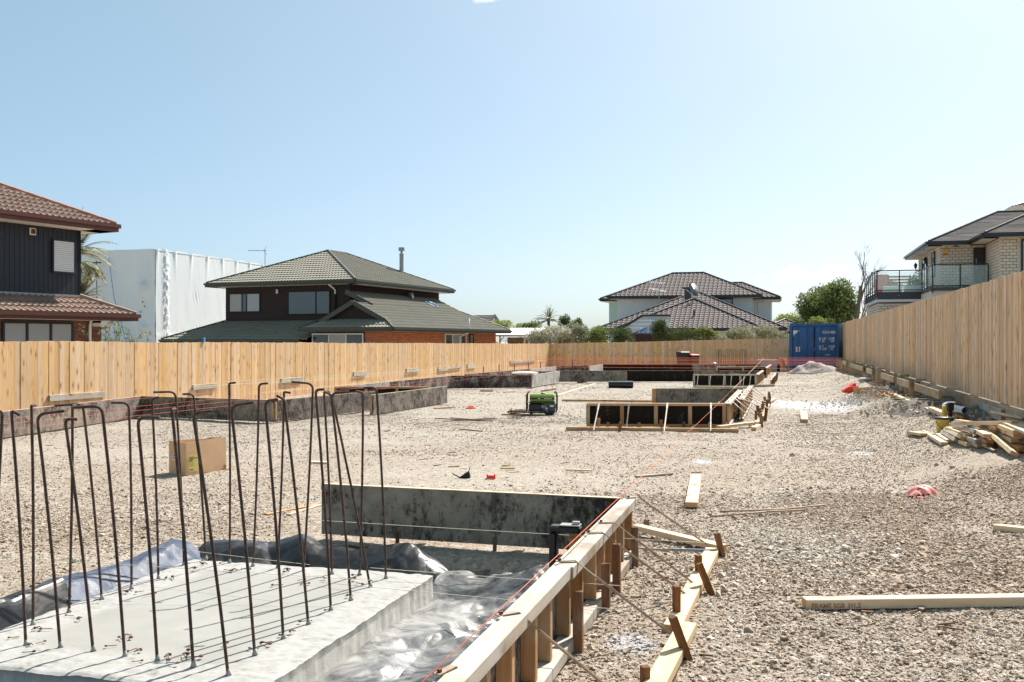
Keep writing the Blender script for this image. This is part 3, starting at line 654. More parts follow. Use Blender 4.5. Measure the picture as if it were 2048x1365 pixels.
sheet('plastic_sheet', 'black polythene humped up behind the far edge of the slab', M['poly_b'], -4.35, -2.05, 6.47, 7.13, z_back)
def z_left(r, f):
    d = SL[0]-r; z = -.05+.10*sstep(.02, .2, d)+.035*vnoise(r*4, f*1.6)+folds(r+3, f, .32)-.08*sstep(.32, .45, d)
    return r-.10*vnoise(f*1.3, f*0)*(d > .1)*sstep(.1, .4, d), f, z
sheet('plastic_sheet', 'blue-grey polythene folded out on the ground along the far left edge of the slab', M['poly_blue'], -4.62, SL[0]+.03, 5.25, 6.75, z_left)
def z_left2(r, f):
    d = SL[0]-r; z = -.09+.19*sstep(.02, .16, d)+folds(r+5, f, .35)-.18*sstep(.2, .4, d); return r, f, z
sheet('plastic_sheet', 'black polythene roll standing up at the near left edge of the slab', M['poly_b'], -4.62, SL[0]+.03, 4.3, 5.3, z_left2)
def z_front(r, f):
    z = -.17+folds(r+11, f, 1.1)+.05*sstep(4.0, 3.2, f); return r, f, z
sheet('plastic_sheet', 'dark shiny polythene bunched in front of the near edge of the slab', M['poly_b'], -4.4, -2.0, 2.6, SL[2]+.04, z_front, res=.03)
# ================================================================== FORMWORK
def form_wall(t, p0, p1, h=.45, inner=1, ply='ply', frame=True, studs=.62, z0=.02, rail='pine_dusty', stud='pine_brown', rail_w=.07, gap=0):
    """one form wall between two ground points: ply sheets toward `inner` (+1 left of p0->p1), rails and studs on the other face"""
    p0 = Vector(p0); p1 = Vector(p1); L = (p1-p0).length; d = (p1-p0)/L; nrm = Vector((-d.y, d.x, 0))*inner
    n = max(1, round(L/2.4)); 
    for k in range(n):
        a = p0+d*(L*k/n+.002); b = p0+d*(L*(k+1)/n-.002); up = Vector((0, 0, (h+z0)/2))
        mt = M[ply] if not isinstance(ply, (list, tuple)) else M[ply[k % len(ply)]]
        timber('ply_sheet', a+up, b+up, .018, h-z0, mt, t)
    timber('top_edge', p0+Vector((0, 0, h+.003)), p1+Vector((0, 0, h+.003)), .019, .006, M['pine'], t)
    if frame:
        o = -nrm*(.010+rail_w/2+.001); 
        timber('top_rail', p0+o+Vector((0, 0, h-.024)), p1+o+Vector((0, 0, h-.024)), rail_w, .045, M[rail], t)
        timber('bottom_rail', p0+o+Vector((0, 0, z0+.024)), p1+o+Vector((0, 0, z0+.024)), rail_w, .045, M[rail], t)
        ns = max(2, round(L/studs)+1)
        for k in range(ns):
            q = p0+o+d*(.025+(L-.05)*k/(ns-1)); timber('stud', q+Vector((0, 0, z0+.048)), q+Vector((0, 0, h-.048)), rail_w, .045, M[stud], t, up=(nrm.x, nrm.y, 0))
def brace(t, a, b, r=.008, name='brace', strap=.20, mat='flatbar'):
    """a flat hooked strap over the rail, then a bar down to the plank"""
    a = Vector(a); b = Vector(b); d = (b-a); h = Vector((d.x, d.y, 0)).normalized()
    m = MB(); k1 = a+h*.10+Vector((0, 0, .006)); k2 = a+h*.10+(b-(a+h*.10)).normalized()*strap
    m.beam(a+Vector((0, 0, .004)), k1, .03, .005); m.beam(k1, k2, .03, .005); m.tube([k2-(k2-k1)*.3, b], r, 6)
    m.build(name, M[mat], t, world=True)
    MB().lathe((a.x+h.x*.02, a.y+h.y*.02, a.z+.006), [(.009, 0), (.009, .012)], 8).build('nail_head', M['rust'], t, world=True)
def peg(p, h=.22, lean=(0, 0), wd=.04, th=.035, label=None, mat='peg', rot=0, t=None):
    p = Vector(p); q = p+Vector((lean[0], lean[1], h)); a = math.radians(rot)
    return timber('peg', p-Vector((lean[0]*.3, lean[1]*.3, .10)), q, wd, th, M[mat], t, up=(math.cos(a), math.sin(a), 0), label=label, cat=None if t else 'peg')
# --- near form: right wall and back wall
nf = thing('formwork', 'near timber formwork corner beside the plastic-lined trench', 'formwork', S(-1.15, 5, 0))
f0, f1 = 2.6, 7.33
for k in range(2):
    a = f0+(f1-f0)*k/2; b = f0+(f1-f0)*(k+1)/2
    timber('ply_sheet', S(-1.15, a+.002, .215), S(-1.15, b-.002, .215), .018, .42, M['ply_g'], nf)
ro = -1.15+.010+.045
timber('top_rail', S(ro+.006, f0, .413), S(ro, 5.02, .413), .09, .065, M['pine_dusty'], nf)
timber('top_rail', S(ro+.012, 5.024, .409), S(ro+.004, f1+.02, .410), .09, .065, M['pine_dusty'], nf)
timber('edge_strip', S(-1.152, f0, .4285), S(-1.152, f1, .4285), .017, .006, M['pine_dusty'], nf)
for a, b in ((f0, 3.6), (3.604, 4.55), (4.554, 5.6), (5.604, f1)):
    timber('bottom_rail', S(ro+.01, a, .035), S(ro+.01, b, .035), .09, .065, M['pine_dusty'], nf)
for k, f in enumerate(np.arange(2.85, 7.4, .37)):
    f += (.03, -.04, .02, 0)[k % 4]
    timber('stud', S(ro-.01, f, .069), S(ro-.01, f, .379), .07, .045, M['pine_brown'], nf, up=(FX, FY, 0))
for k, f in enumerate((3.62, 5.06, 5.90, 6.3, 7.12)):
    peg(S(ro+.075, f, 0), .27+.04*(k % 2), (.0, .01), .05, .045, t=nf, rot=75)
bp0 = P(646, 967, .44); bp0 = S(-3.60, 7.38); bp1 = S(-1.16, 7.34)
timber('ply_sheet', bp0+Vector((0, 0, .245)), bp1+Vector((0, 0, .235)), .018, .40, M['ply'], nf)
timber('edge_strip', bp0+Vector((0, .012, .449)), bp1+Vector((0, .012, .439)), .045, .006, M['pine'], nf)
timber('top_rail', bp0+Vector((0, .055, .42)), bp1+Vector((0, .055, .41)), .09, .045, M['pine_dusty'], nf)
for u in (.02, .35, .68, .96):
    q = bp0.lerp(bp1, u)+Vector((.03, .06, 0)); timber('stud', q+Vector((0, 0, .05)), q+Vector((0, 0, .395)), .07, .045, M['pine_brown'], nf)
for u in (.27, .6, .84): peg(bp0.lerp(bp1, u)+Vector((0, -.005, 0)), .10, (0, .0), .03, .03, t=nf)
for a, b in (((1252, 997), (1418, 1092)), ((1196, 1046), (1388, 1168)), ((1171, 1067), (1373, 1190)), ((1112, 1124), (1341, 1268)), ((994, 1233), (1219, 1378)), ((872, 1352), (1040, 1480))):
    pa = P(*a, .446); brace(nf, pa, G(*b, .045))
m = MB(); m.tube([G(1250, 1095, .03), G(1320, 1100, .04), G(1345, 1100, .06)], .008, 6); m.tube([G(1345, 1100, .06), G(1430, 1102, .05)], .012, 6); m.ball(G(1249, 1094, .035), .02, 8); m.build('tie_rod', M['greymetal'], nf, world=True)
def plank(a, b, label, wd=.09, ht=.045, mat='pine', lift=0, lift2=None, name='timber_plank', cat='plank', group=None, roll=0):
    lift2 = lift if lift2 is None else lift2
    p0 = G(*a) if isinstance(a, tuple) and len(a) == 2 else Vector(a); p1 = G(*b) if isinstance(b, tuple) and len(b) == 2 else Vector(b)
    return timber(name, p0+Vector((0, 0, ht/2+.004+lift)), p1+Vector((0, 0, ht/2+.004+lift2)), wd, ht, M[mat], label=label, cat=cat, group=group, roll=roll)
plank((1272, 1068), (1446, 1106), 'pale kicker plank running right from the back corner of the near formwork', lift=.03, lift2=.01)
plank((1425, 1110), (1345, 1270), 'pale plank pegged on the gravel, upper one of the two end to end', .10, .05)
plank((1375, 1268), (1255, 1500), 'pale plank pegged on the gravel, lower one cut by the picture edge', .10, .05, lift=.012)
for px, py, h, ln, lab in ((1447, 1112, .17, (-.05, .0), 'brown peg leaning at the far end of the pegged planks'), (1397, 1158, .16, (0, 0), 'short upright peg left of the upper pegged plank'),
        (1426, 1187, .19, (-.09, .0), 'leaning peg halfway along the upper pegged plank'), (1353, 1242, .20, (0, .0), 'tall upright rusty-brown peg left of the pegged planks'),
        (1381, 1322, .22, (-.09, 0), 'big leaning peg against the lower pegged plank'), (1290, 1385, .12, (0, 0), 'peg top just showing at the bottom edge of the picture'),
        (1293, 1063, .10, (0, 0), 'small peg behind the pale kicker plank')):
    peg(G(px, py), h, ln, .042, .036, label=lab, rot=15)
# black clamp and block inside the corner
ck = thing('clamp_post', 'timber block with black plastic clamp and cement-splashed top in the formwork corner', 'clamp', S(-1.32, 6.45, 0), -TH)
MB().box(-.035, .035, -.03, .03, -.05, .34).build('post', M['pine_brown'], ck, bevel=.003)
MB().box(-.17, .04, -.05, .05, .342, .385).build('cap', M['black'], ck, bevel=.012); MB().box(-.17, -.12, -.045, .045, .10, .341).build('jaw', M['black'], ck, bevel=.01)
MB().box(-.10, .035, -.047, .047, .386, .394).build('cement_splash', M['slab'], ck, bevel=.003); MB().box(-.02, .03, -.02, .02, .395, .415).build('latch', M['steel'], ck, bevel=.004)
# --- long left edge forms
lf = thing('formwork', 'dark form walls running along the left fence to the first corner', 'formwork', P(282, 793, .45)*1)
A0 = P(-120, 838, .45); A1 = P(282, 793, .45); A2 = P(549, 801, .45); A3 = P(751, 783, .45)
g0 = lambda v: Vector((v.x, v.y, 0))
form_wall(lf, g0(A0), g0(A1), ply=('ply_g', 'ply'), inner=-1, studs=.8); form_wall(lf, g0(A1), g0(A2), ply=('ply', 'ply_g'), inner=-1); form_wall(lf, g0(A2), g0(A3), ply=('ply_g',), inner=-1)
lf2 = thing('formwork', 'dark form corner with framed box jutting out behind the rebar', 'formwork', g0(P(744, 791, .45)))
B0 = P(746, 790.5, .45); B1 = P(894, 773, .45); form_wall(lf2, g0(B0), g0(B1), ply=('ply_g', 'ply_g'), inner=-1)
C0 = P(670, 773.5, .45); C1 = P(858, 774, .45); form_wall(lf2, g0(C0), g0(C1), ply='ply_b', inner=1, rail='pine_brown', studs=.75)
for px in (690, 738, 780, 806, 838): brace(lf2, P(px, 773.5, .46), G(px-10, 783.5, .05), .009, mat='strap')
lf3 = thing('formwork', 'mottled form wall continuing along the left edge past the framed box', 'formwork', g0(P(902, 752, .45)))
E0 = P(699, 772, .45); E1 = P(902, 752, .45); E2 = P(1063, 751, .45); E3 = P(1120, 742.3, .45)
form_wall(lf3, g0(E0), g0(E1), ply=('ply_w', 'ply_r', 'ply_g'), inner=-1); form_wall(lf3, g0(E1), g0(E2), ply=('ply_r', 'ply_r'), inner=-1); form_wall(lf3, g0(E2), g0(E3), ply=('ply_w',), inner=-1)
# --- far forms
ff = thing('formwork', 'long dark form wall crossing the site in the far middle', 'formwork', g0(E3))
H1 = P(1519, 741.5, .45); form_wall(ff, g0(E3), g0(H1), ply=('ply', 'ply_b'), inner=-1, studs=.7)
fx = thing('formwork', 'weathered framed form box with pale straps in front of the long far wall', 'formwork', g0(P(1386, 749, .45)))
J0 = P(1386, 749, .45); J1 = P(1512, 749, .45); J2 = P(1524, 741, .45); form_wall(fx, g0(J0), g0(J1), ply='ply_b', inner=1, rail='pine_grey', stud='pine_grey', studs=.5); form_wall(fx, g0(J1), g0(J2), ply='ply_b', inner=1, rail='pine_dusty')
for px in (1398, 1423, 1450, 1465, 1490, 1503): brace(fx, P(px, 749, .46), G(px-4, 773, .05), .013, mat='strap')
for k, px in enumerate((1396, 1416, 1440, 1462, 1484, 1500)): peg(G(px, 772), .22, wd=.06, th=.05, t=fx)
fz = thing('formwork', 'farthest form walls below the orange string lines', 'formwork', g0(P(1206, 729, .45)))
K0 = P(1179, 733, .45); K1 = P(1206, 729, .45); K2 = P(1424, 729.5, .45); K3 = P(1537, 730, .45)
form_wall(fz, g0(K0), g0(K1), ply='ply_w', inner=-1); form_wall(fz, g0(K1), g0(P(1560, 728.5, .45)), ply=('ply_b', 'ply_b', 'ply'), inner=-1)
form_wall(fz, g0(P(1432, 733.5, .45)), g0(P(1538, 733, .45)), ply='ply_b', inner=1, rail='pine_grey', stud='pine_grey', studs=1.2)
form_wall(fz, g0(P(1531, 736, .45)), g0(P(1540, 729.5, .45)), ply='ply_b', inner=1, rail='pine_dusty')
MB().ball(P(1428, 735, .25), .28, 10).build('plastic_bundle', M['poly'], fz, world=True, smooth=True)
fy = thing('formwork', 'low far form box near the left fence corner with small upright stakes', 'formwork', g0(P(1020, 741, .45)))
form_wall(fy, g0(P(1020, 743.5, .45)), g0(P(1112, 742, .45)), ply='ply_b', inner=1, rail='pine_grey', stud='pine_brown', studs=.8)
form_wall(fy, g0(P(1063, 739, .45)), g0(P(1112, 733, .45)), ply='ply_w', inner=-1, frame=False); form_wall(fy, g0(P(1112, 732.5, .45)), g0(P(1182, 732, .45)), ply='ply_r', inner=-1, frame=False)
form_wall(fy, g0(P(930, 749, .45)), g0(P(1060, 738, .45)), ply='ply_r', inner=-1, frame=False)
for px, y0, y1 in ((967, 744, 734), (998, 742, 729), (1029, 740, 729), (1057, 737, 727), (1081, 735, 724), (1145, 733, 719)):
    q = P(px, y0+8, .3); t_ = D(px, y1, q.y); MB().tube([Vector((q.x, q.y, 0)), t_], .018, 6).build('stake', M['rebar'], fy, world=True)
MB().lathe((0, 0, 0), [(.02, 0), (.10, .02), (.12, .06), (.09, .10), (.01, .12)], 12).build('cement_bag', M['offwhite'], label='small pale bag lying on the far form wall', cat='bag').matrix_basis = Matrix.Translation(P(1050, 750, .46)) @ Matrix.Diagonal((4, 1.5, 1, 1))
# far rebar cage near the container
cg = thing('rebar_cage', 'small far group of upright starter bars in front of the shaded fence', 'rebar', g0(P(1480, 731, .3)))
for k in range(17):
    px = 1433+k*3.75+random.uniform(-1, 1); Y = 50+random.uniform(-1, 1.5); hh = 703 if k in (1, 15) else random.uniform(699, 701)
    MB().tube([D(px, 731, Y), D(px+random.uniform(-.5, .5), 700.5, Y), D(px+random.choice((-4, 4)), 699.5, Y)], .022 if k in (1, 15) else .011, 5).build('rebar', M['rebar'], cg, world=True)
# --- middle form box
mf = thing('formwork', 'middle form box with brown frame and black panels right of the generator', 'formwork', P(1172, 805, 0))
Q0 = P(1173, 806.5, .45); Q1 = P(1450, 807, .45); Q2 = P(1477, 780, .45); Q3 = P(1498, 777.5, .45); Q4 = P(1312, 777.5, .45)
form_wall(mf, g0(Q0), g0(Q1), ply='ply_b', inner=1, rail='pine_brown', stud='pine_brown', studs=.66, z0=.015)
form_wall(mf, g0(Q1), g0(Q2), ply='ply_b', inner=1, rail='pine_dusty', studs=.42, rail_w=.09); form_wall(mf, g0(Q4), g0(P(1486, 777.5, .45)), ply='ply', inner=-1)
form_wall(mf, g0(P(1477, 799, .45)), g0(P(1499, 771.5, .45)), ply='ply_b', inner=1, rail='pine_dusty', studs=.45, rail_w=.09)
timber('end_post', g0(Q4)+Vector((-.06, -.06, .02)), g0(Q4)+Vector((-.06, -.06, .45)), .09, .05, M['pine_brown'], mf); timber('toe_rail', g0(Q4)+Vector((0, -.05, .05)), g0(P(1450, 777.5, .45))+Vector((0, -.05, .05)), .05, .09, M['pine_brown'], mf)
for px, qx, qy in ((1199, 1187, 847), (1263, 1253, 841), (1334, 1328, 850), (1420, 1421, 848)): brace(mf, P(px, 806, .465)+Vector((0, -.10, 0)), G(qx, qy+14, .03), .012, mat='strap')
for a, b in (((1455, 804), (1512, 845)), ((1462, 798), (1518, 838)), ((1466, 793), (1522, 832)), ((1474, 785), (1527, 824)), ((1480, 797), (1531, 819)), ((1486, 790), (1533, 815)), ((1489, 786), (1536, 812)), ((1492, 782), (1537, 808)), ((1495, 778), (1538, 805)), ((1498, 774), (1541, 801))):
    brace(mf, P(*a, .465), G(*b, .10), .010, mat='strap')
for px, py, h in ((1196, 859, .20), (1214, 855, .10), (1236, 854, .40), (1239, 864, .17), (1280, 855, .09), (1323, 862, .19), (1369, 857, .12), (1377, 855, .27), (1420, 862, .15), (1449, 850, .33), (1466, 842, .2), (1478, 832, .25), (1485, 828, .2)):
    peg(G(px, py), h, (.02*math.sin(px), 0), .05, .045, t=mf, rot=20, mat='peg' if px % 2 else 'pine_brown')
plank((1132, 861), (1477, 865), 'long brown timber on the gravel in front of the middle form box', mat='pine_brown', ht=.06)
plank((1437, 863), (1521, 853), 'pale timber angled across the right end of the long brown timber', mat='pine', lift=.05)
plank((1507, 863), (1517, 857), 'short pale offcut at the foot of the angled timber', mat='pine', ht=.07)
for k, (a, b) in enumerate((((1511, 855), (1523, 834)), ((1524, 840), (1531, 822)), ((1530, 826), (1537, 812)), ((1535, 810), (1550, 802)))):
    plank(a, b, ('nearest', 'second', 'third', 'farthest')[k]+' pale plank of the zigzag right of the middle form box', lift=.03)
for k, (px, py) in enumerate(((1512, 848), (1519, 842), (1516, 836), (1524, 832), (1527, 826), (1533, 822), (1531, 815), (1538, 814), (1541, 806), (1536, 803), (1524, 855), (1530, 842))):
    peg(G(px, py), .26, (.03*math.sin(k*3), 0), .05, .045, label=None, rot=20*k, t=mf)
plank((1124, 803), (1311, 805), 'long brown timber lying behind the generator up to the middle form box', mat='pine_brown', ht=.05)
plank((1113, 793), (1190, 769), 'pale batten slanting away behind the generator', mat='pine', wd=.07, ht=.03)
plank((1388, 776), (1500, 778), 'pale plank in front of the weathered far form box', mat='pine', ht=.06)
plank((1502, 775), (1548, 774), 'brown plank continuing right of the weathered far form box', mat='pine_grey', ht=.09)
for k, (a, b) in enumerate((((1543, 772), (1547, 765)), ((1547, 765), (1551, 758)))): plank(a, b, ('nearer', 'farther')[k]+' short pale plank at the right end of the weathered far form box', ht=.12, lift=.1)
for k, px in enumerate((1545, 1548, 1551, 1553)): peg(G(px, 772-k*4), .3, (.04, 0), .08, .07, label=('nearest', 'second', 'third', 'farthest')[k]+' dark peg by the short planks at the far form box')
# ================================================================== STRING LINES
def string(a, b, mat, label, r=.002, group=None, name='string_line'):
    a = Vector(a); b = Vector(b); n = 14; pts = [a.lerp(b, k/n)+Vector((0, 0, -.0012*(b-a).length*4*(k/n)*(1-k/n))) for k in range(n+1)]
    return MB().tube(pts, r, 5).build(name, M[mat], label=label, cat='string', group=group, smooth=True)
string(S(-1.165, 2.5, .462), S(-1.20, 48, .50), 'string_o', 'bright orange string line running over the near formwork rail into the distance', .0019)
string(P(620, 1040, .26), P(1410, 1086, .20), 'string_w', 'pale string crossing the dark back panel of the near formwork')
string(P(740, 1136, .02), P(1240, 1172, .22), 'string_w', 'pale string crossing the trench past the slab corner')
string(P(640, 1165, .02), P(1440, 1237, .10), 'string_w', 'pale string low across the crumpled plastic to the gravel')
string(P(-40, 1110, .25), P(860, 1168, .12), 'string_w', 'pale string threaded between the starter bars over the slab', .0015)
string(P(200, 1080, .22), P(620, 1130, .20), 'string_w', 'pale string at the far row of starter bars', .0015)
for k, (y, rr) in enumerate(((818, -9.15), (836, -8.6), (846, -8.0), (858, -7.5))):
    q = P(0, y, .50); r_, f_ = toS(q.x, q.y)
    string(S(r_, f_-4, .50), S(r_, 50, .46), 'string_r', ('string line just above the left form wall edge', 'upper red string line across the left form wall', 'middle red string line across the left form wall', 'lowest red string line across the left form wall')[k], .0021)
for k, (y0, y1, f) in enumerate(((716, 716.5, 50), (718.5, 719, 50.5), (720.5, 721, 48), (722, 722, 51), (725, 725.5, 47), (727.5, 728, 49), (730, 730.5, 46), (736.5, 737, 45.5))):
    z = lambda y, q: HC-(y-HY)/FPX*q.y
    a = S(-12.6, f); b = S(2.75, f); a.z = z(y0, S(-2, f)); b.z = a.z+.01
    string(a, b, 'string_o', ('topmost', 'second highest', 'third highest', 'fourth highest', 'fourth lowest', 'third lowest', 'second lowest', 'lowest')[k]+' orange string line stretched across the far end of the site', .0052)
for k, (y, f) in enumerate(((756.5, 31.5), (773, 26), (795.5, 19.2), (800, 18.8))):
    b = S(2.9, f, 0); q = fpoint(1800, y, 2.2); 
    a = S(.9, f, HC-(y-HY)/FPX*S(.9, f).y+.0); b.z = HC-(y-HY)/FPX*S(.9, f).y; string(a, b, 'string_w', ('farthest', 'second farthest', 'second nearest', 'nearest')[k]+' pale string tied to the retaining wall at right', .004)
string(P(1374, 864, .03), P(1528, 716, .75), 'string_w', 'pale string rising from the long brown timber over the middle form box', .005)
for k, (a, b, y0, y1) in enumerate(((460, 1000, 792, 736), (470, 1000, 772, 731), (380, 1000, 768, 728), (330, 900, 778, 736))):
    string(P(a, y0, .9), P(b, y1, .6), 'string_w', ('lowest', 'second', 'third', 'highest')[k]+' thin string rising toward the left fence behind the rebar', .0025)
# ================================================================== CONTAINER
def container():
    blue = N('blue_container_paint', (.022, .11, .28), .42, spec=.5); v = blue.coord('Object'); f = blue.noise(v, 1.8, 6, .7)
    c = blue.ramp(f, [(.3, (.018, .092, .25)), (.7, (.028, .125, .33))]); c = blue.mix(blue.mr(blue.noise(blue.coord('Object', (1, 1, .3)), 6, 6, .75), .62, .72, 0, .5), c, (.08, .14, .22)); blue.color(c); blue.rough(.5)
    blue_d = plain('dark_blue_seal', (.006, .012, .035), .6, 0, .2); f0_ = 54; Wd = 2.44; H = 2.46; L = 6.06
    t = thing('shipping_container', 'blue shipping container with white lettering on its doors', 'container', S(.37, f0_, .09), -TH)
    # local x across the doors, y back along the length
    m = MB()
    for x in (0, Wd-.12): m.box(x, x+.12, 0, .12, 0, H)
    m.box(.12, Wd-.12, 0, .12, H-.13, H); m.box(.12, Wd-.12, 0, .12, 0, .15)
    m.box(0, .12, L-.12, L, 0, H); m.box(Wd-.12, Wd, L-.12, L, 0, H)
    for x in (.01, Wd-.09): m.box(x, x+.08, .121, L-.121, H-.10, H-.005); m.box(x, x+.08, .121, L-.121, .005, .14)
    m.build('frame', blue.m, t, bevel=.006)
    for x, s in ((.03, 1), (Wd-.03, -1)):
        m = MB(); n = 42; ys = np.linspace(.13, L-.13, n*2)
        for k in range(len(ys)-1):
            o0 = .028*(1 if (k//2) % 2 else 0)*s; o1 = .028*(1 if ((k+1)//2) % 2 else 0)*s
            m.quad((x+o0, ys[k], .1), (x+o1, ys[k+1], .1), (x+o1, ys[k+1], H-.06), (x+o0, ys[k], H-.06))
        m.build('side_panel', blue.m, t)
    MB().box(.05, Wd-.05, .13, L-.13, H-.05, H-.02).build('roof_panel', blue.m, t); MB().box(.13, Wd-.13, L-.05, L-.02, .1, H-.1).build('end_panel', blue.m, t)
    for k, x0 in enumerate((.13, 1.235)):
        x1 = x0+1.075; d = MB(); lv = [.16, .72, .80, .98, 1.06, 1.45, 1.53, H-.14]
        d.box(x0, x1, .055, .085, .16, H-.14)
        for a, b in ((.20, .66), (.86, .92), (1.10, 1.40), (1.56, H-.18)): 
            d.box(x0+.05, x1-.05, .022, .054, a, b)
        dr = d.build('door', blue.m, t, bevel=.005)
        MB().box(x0-.006, x0+.022, .018, .054, .16, H-.14).build('seal', blue_d, dr, world=False)
        for xx in ((.27, .72) if k == 0 else (.32, .74)):
            r_ = MB(); r_.tube([(x0+xx+.02, -.012, .12), (x0+xx+.02, -.012, H-.06)], .02, 8)
            for zz in (.25, .9, 1.5, 2.2): r_.box(x0+xx-.02, x0+xx+.06, -.015, .021, zz, zz+.06)
            lr = r_.build('locking_rod', blue.m, dr)
            MB().box(x0+xx-.22, x0+xx+.05, -.04, -.032, .88-.06*k, .91-.06*k).build('lock_handle', M['steel'] if (k and xx > .5) else blue.m, dr)
        for zz in (.3, .8, 1.4, 2.1): MB().box(x0-.03 if k == 0 else x1-.02, x0+.02 if k == 0 else x1+.03, .02, .037, zz, zz+.08).build('hinge', blue.m, dr)
    MB().box(1.14, 1.30, -.008, .02, 1.02, 1.2).build('lock_box', blue.m, t, bevel=.01)
    mt = MB(); mt.quad((.17, .0195, 2.10), (.17, .0195, 1.78), (.30, .0195, 1.95), (.52, .0195, 2.10)); mt.build('triangle_logo', M['white'], t)
    MB().quad((.173, .0185, 1.90), (.173, .0185, 1.79), (.27, .0185, 1.905)).build('logo_corner', N('logo_green', (.12, .50, .12), .5).m, t)
    MB().box(.30, .51, .018, .0215, .98, 1.24).build('notice_plate', M['white'], t); MB().box(.35, .46, .014, .0175, 1.03, 1.20).build('notice_print', M['salmon'], t)
    Rm = Matrix.Rotation(math.radians(90), 4, 'X')
    def tx(s, x, z, size, sx=1.0): text_mb(s, size*1.12, Matrix.Translation((x, .017, z)) @ Rm, 'lettering', M['white'], t, sx)
    tx('CCLU', 1.57, 1.94, .17, .70); tx('408085', 1.92, 1.94, .17, .62); tx('0', 2.35, 1.94, .17, .6)
    tx('M.G.W', 1.46, 1.62, .155, .68); tx('TARE', 1.46, 1.49, .155, .68); tx('30480', 1.93, 1.62, .155, .70); tx('2250', 1.96, 1.49, .155, .70)
    tx('NET', 1.46, 1.21, .155, .68); tx('CU.CAP', 1.46, 1.08, .155, .62); tx('28230', 1.93, 1.21, .155, .70); tx('33.2', 1.96, 1.08, .155, .70)
container()
heap('gravel_mound', 'small grey gravel mound in front of the blue container', 'gravel mound', S(1.45, 49.6), 1.25, 1.0, .52, M['gravel_grey'], seed=4, n=48, power=1.9)
# ================================================================== RIGHT SIDE CLUTTER
heap('soil_heap', 'dark soil heap with pebbles below the retaining poles', 'soil heap', G(1880, 812), .9, 1.9, .20, M['soil'], rot=-.2, seed=9)
heap('soil_heap', 'low dark soil heap between the pallet scraps and the retaining poles', 'soil heap', G(1800, 782), .5, 2.4, .22, M['soil'], rot=-.25, seed=12)
heap('soil_heap', 'dark soil against the retaining boards behind the timber pile', 'soil heap', G(1970, 838), .55, 1.3, .20, M['soil'], rot=-.2, seed=15)
def heapstones():
    pts = []
    for c, rx, ry, n in ((G(1880, 812), .9, 1.9, 800), (G(1800, 782), .55, 2.2, 400), (G(1970, 838), .5, 1.2, 600), (G(1760, 790), 1.1, 1.3, 700)):
        for _ in range(n):
            x = c.x+random.gauss(0, rx*.5); y = c.y+random.gauss(0, ry*.5); pts.append((x, y, float(ground_h(x, y))+random.uniform(.02, .14)))
    p = np.array(pts); n = len(p); s = rng.uniform(.03, .10, n); r, f = toS(p[:, 0], p[:, 1]); k = r < RF-.12; p, s = p[k], s[k]; n = len(p)
    scatter('spoil_stones', p, np.stack([s, s, s*.8], -1), rng.random((n, 3))*6)
heapstones()
PB = .012
def tpx(a, b, z, label, mat='pine', roll=0, z2=None, wd=.09, ht=.045):
    z2 = z if z2 is None else z2
    p0 = G(a[0], a[1], z); p1 = G(b[0], b[1], z2); p0.z += 0; return timber('timber_length', p0, p1, wd, ht, M[mat], label=label, cat='timber', group='timber offcuts heaped by the right fence', roll=roll)
pile = [((1889, 888), (1861, 871), .03, 'front left timber of the offcut pile, lying flat on the gravel', 'pine', 0),
 ((1900, 883), (1876, 869), .03, 'flat timber tucked right behind the front left one of the pile', 'pine', 0),
 ((1915, 883), (1887, 866), .05, 'timber tipped on edge beside the front left pair', 'pine_dusty', .5),
 ((1927, 877), (1893, 861), .09, 'timber on edge resting above the front row of the pile', 'pine', .5),
 ((1938, 872), (1897, 857), .12, 'pale timber with brown edge on top of the left half of the pile', 'pine', 0),
 ((1955, 865), (1908, 848), .17, 'left of two greyed timbers side by side at the back of the pile', 'pine_dusty', .35),
 ((1964, 862), (1913, 845), .18, 'right of two greyed timbers side by side at the back of the pile', 'pine_dusty', .35),
 ((1940, 890), (1924, 884), .03, 'short whitish block at the front middle of the pile', 'pine', 0),
 ((1958, 883), (1941, 877), .09, 'upper dusty stub right of the whitish block', 'pine_dusty', 0),
 ((1962, 892), (1944, 884), .03, 'lower stub under the dusty one, right of the whitish block', 'pine_dusty', 0),
 ((1980, 884), (1966, 878), .09, 'upper orange-ended stub beneath the long diagonal timber', 'pine_brown', 0),
 ((1980, 893), (1965, 887), .03, 'lower bright orange-ended stub beneath the long diagonal timber', 'pine_brown', 0),
 ((1972, 866), (1950, 852), .12, 'orange timber end poking out left of the diagonal timber', 'pine_brown', .3),
 ((2002, 882), (1985, 870), .07, 'timber half hidden in the shade right of the diagonal timber', 'pine_brown', 0),
 ((2010, 893), (1990, 880), .03, 'brown timber low in the shadow right of the diagonal timber', 'pine_brown', 0),
 ((2034, 865), (1990, 847), .22, 'topmost timber of the right hand stack of the pile', 'pine', 0),
 ((2035, 873), (2000, 856), .16, 'second timber down of the right hand stack', 'pine', .15),
 ((2030, 882), (1995, 864), .10, 'third timber down of the right hand stack, lighter ended', 'pine', -.1),
 ((2016, 865), (1984, 850), .15, 'dark-ended timber behind the right hand stack', 'pine', 0),
 ((2052, 880), (2035, 872), .08, 'timber end at the picture edge right of the stack', 'pine', 0),
 ((1999, 856), (1915, 842), .20, 'brown beam lying crosswise along the back of the pile', 'pine_brown', 0)]
for a, b, z, lab, mt, roll in pile: tpx(a, b, z, lab, mt, roll)
tpx((2029, 908), (1963, 852), .05, 'long pale timber leaning diagonally over the front of the pile', 'pine', .45, z2=.17)
tpx((2030, 846), (1915, 846), .26, 'long pale beam laid across the very top of the pile', 'pine', 0, ht=.05)
tpx((2060, 842), (1995, 828), .25, 'wide grey board lying behind the pile against the retaining wall', 'pine_grey', .3, wd=.2, ht=.03)
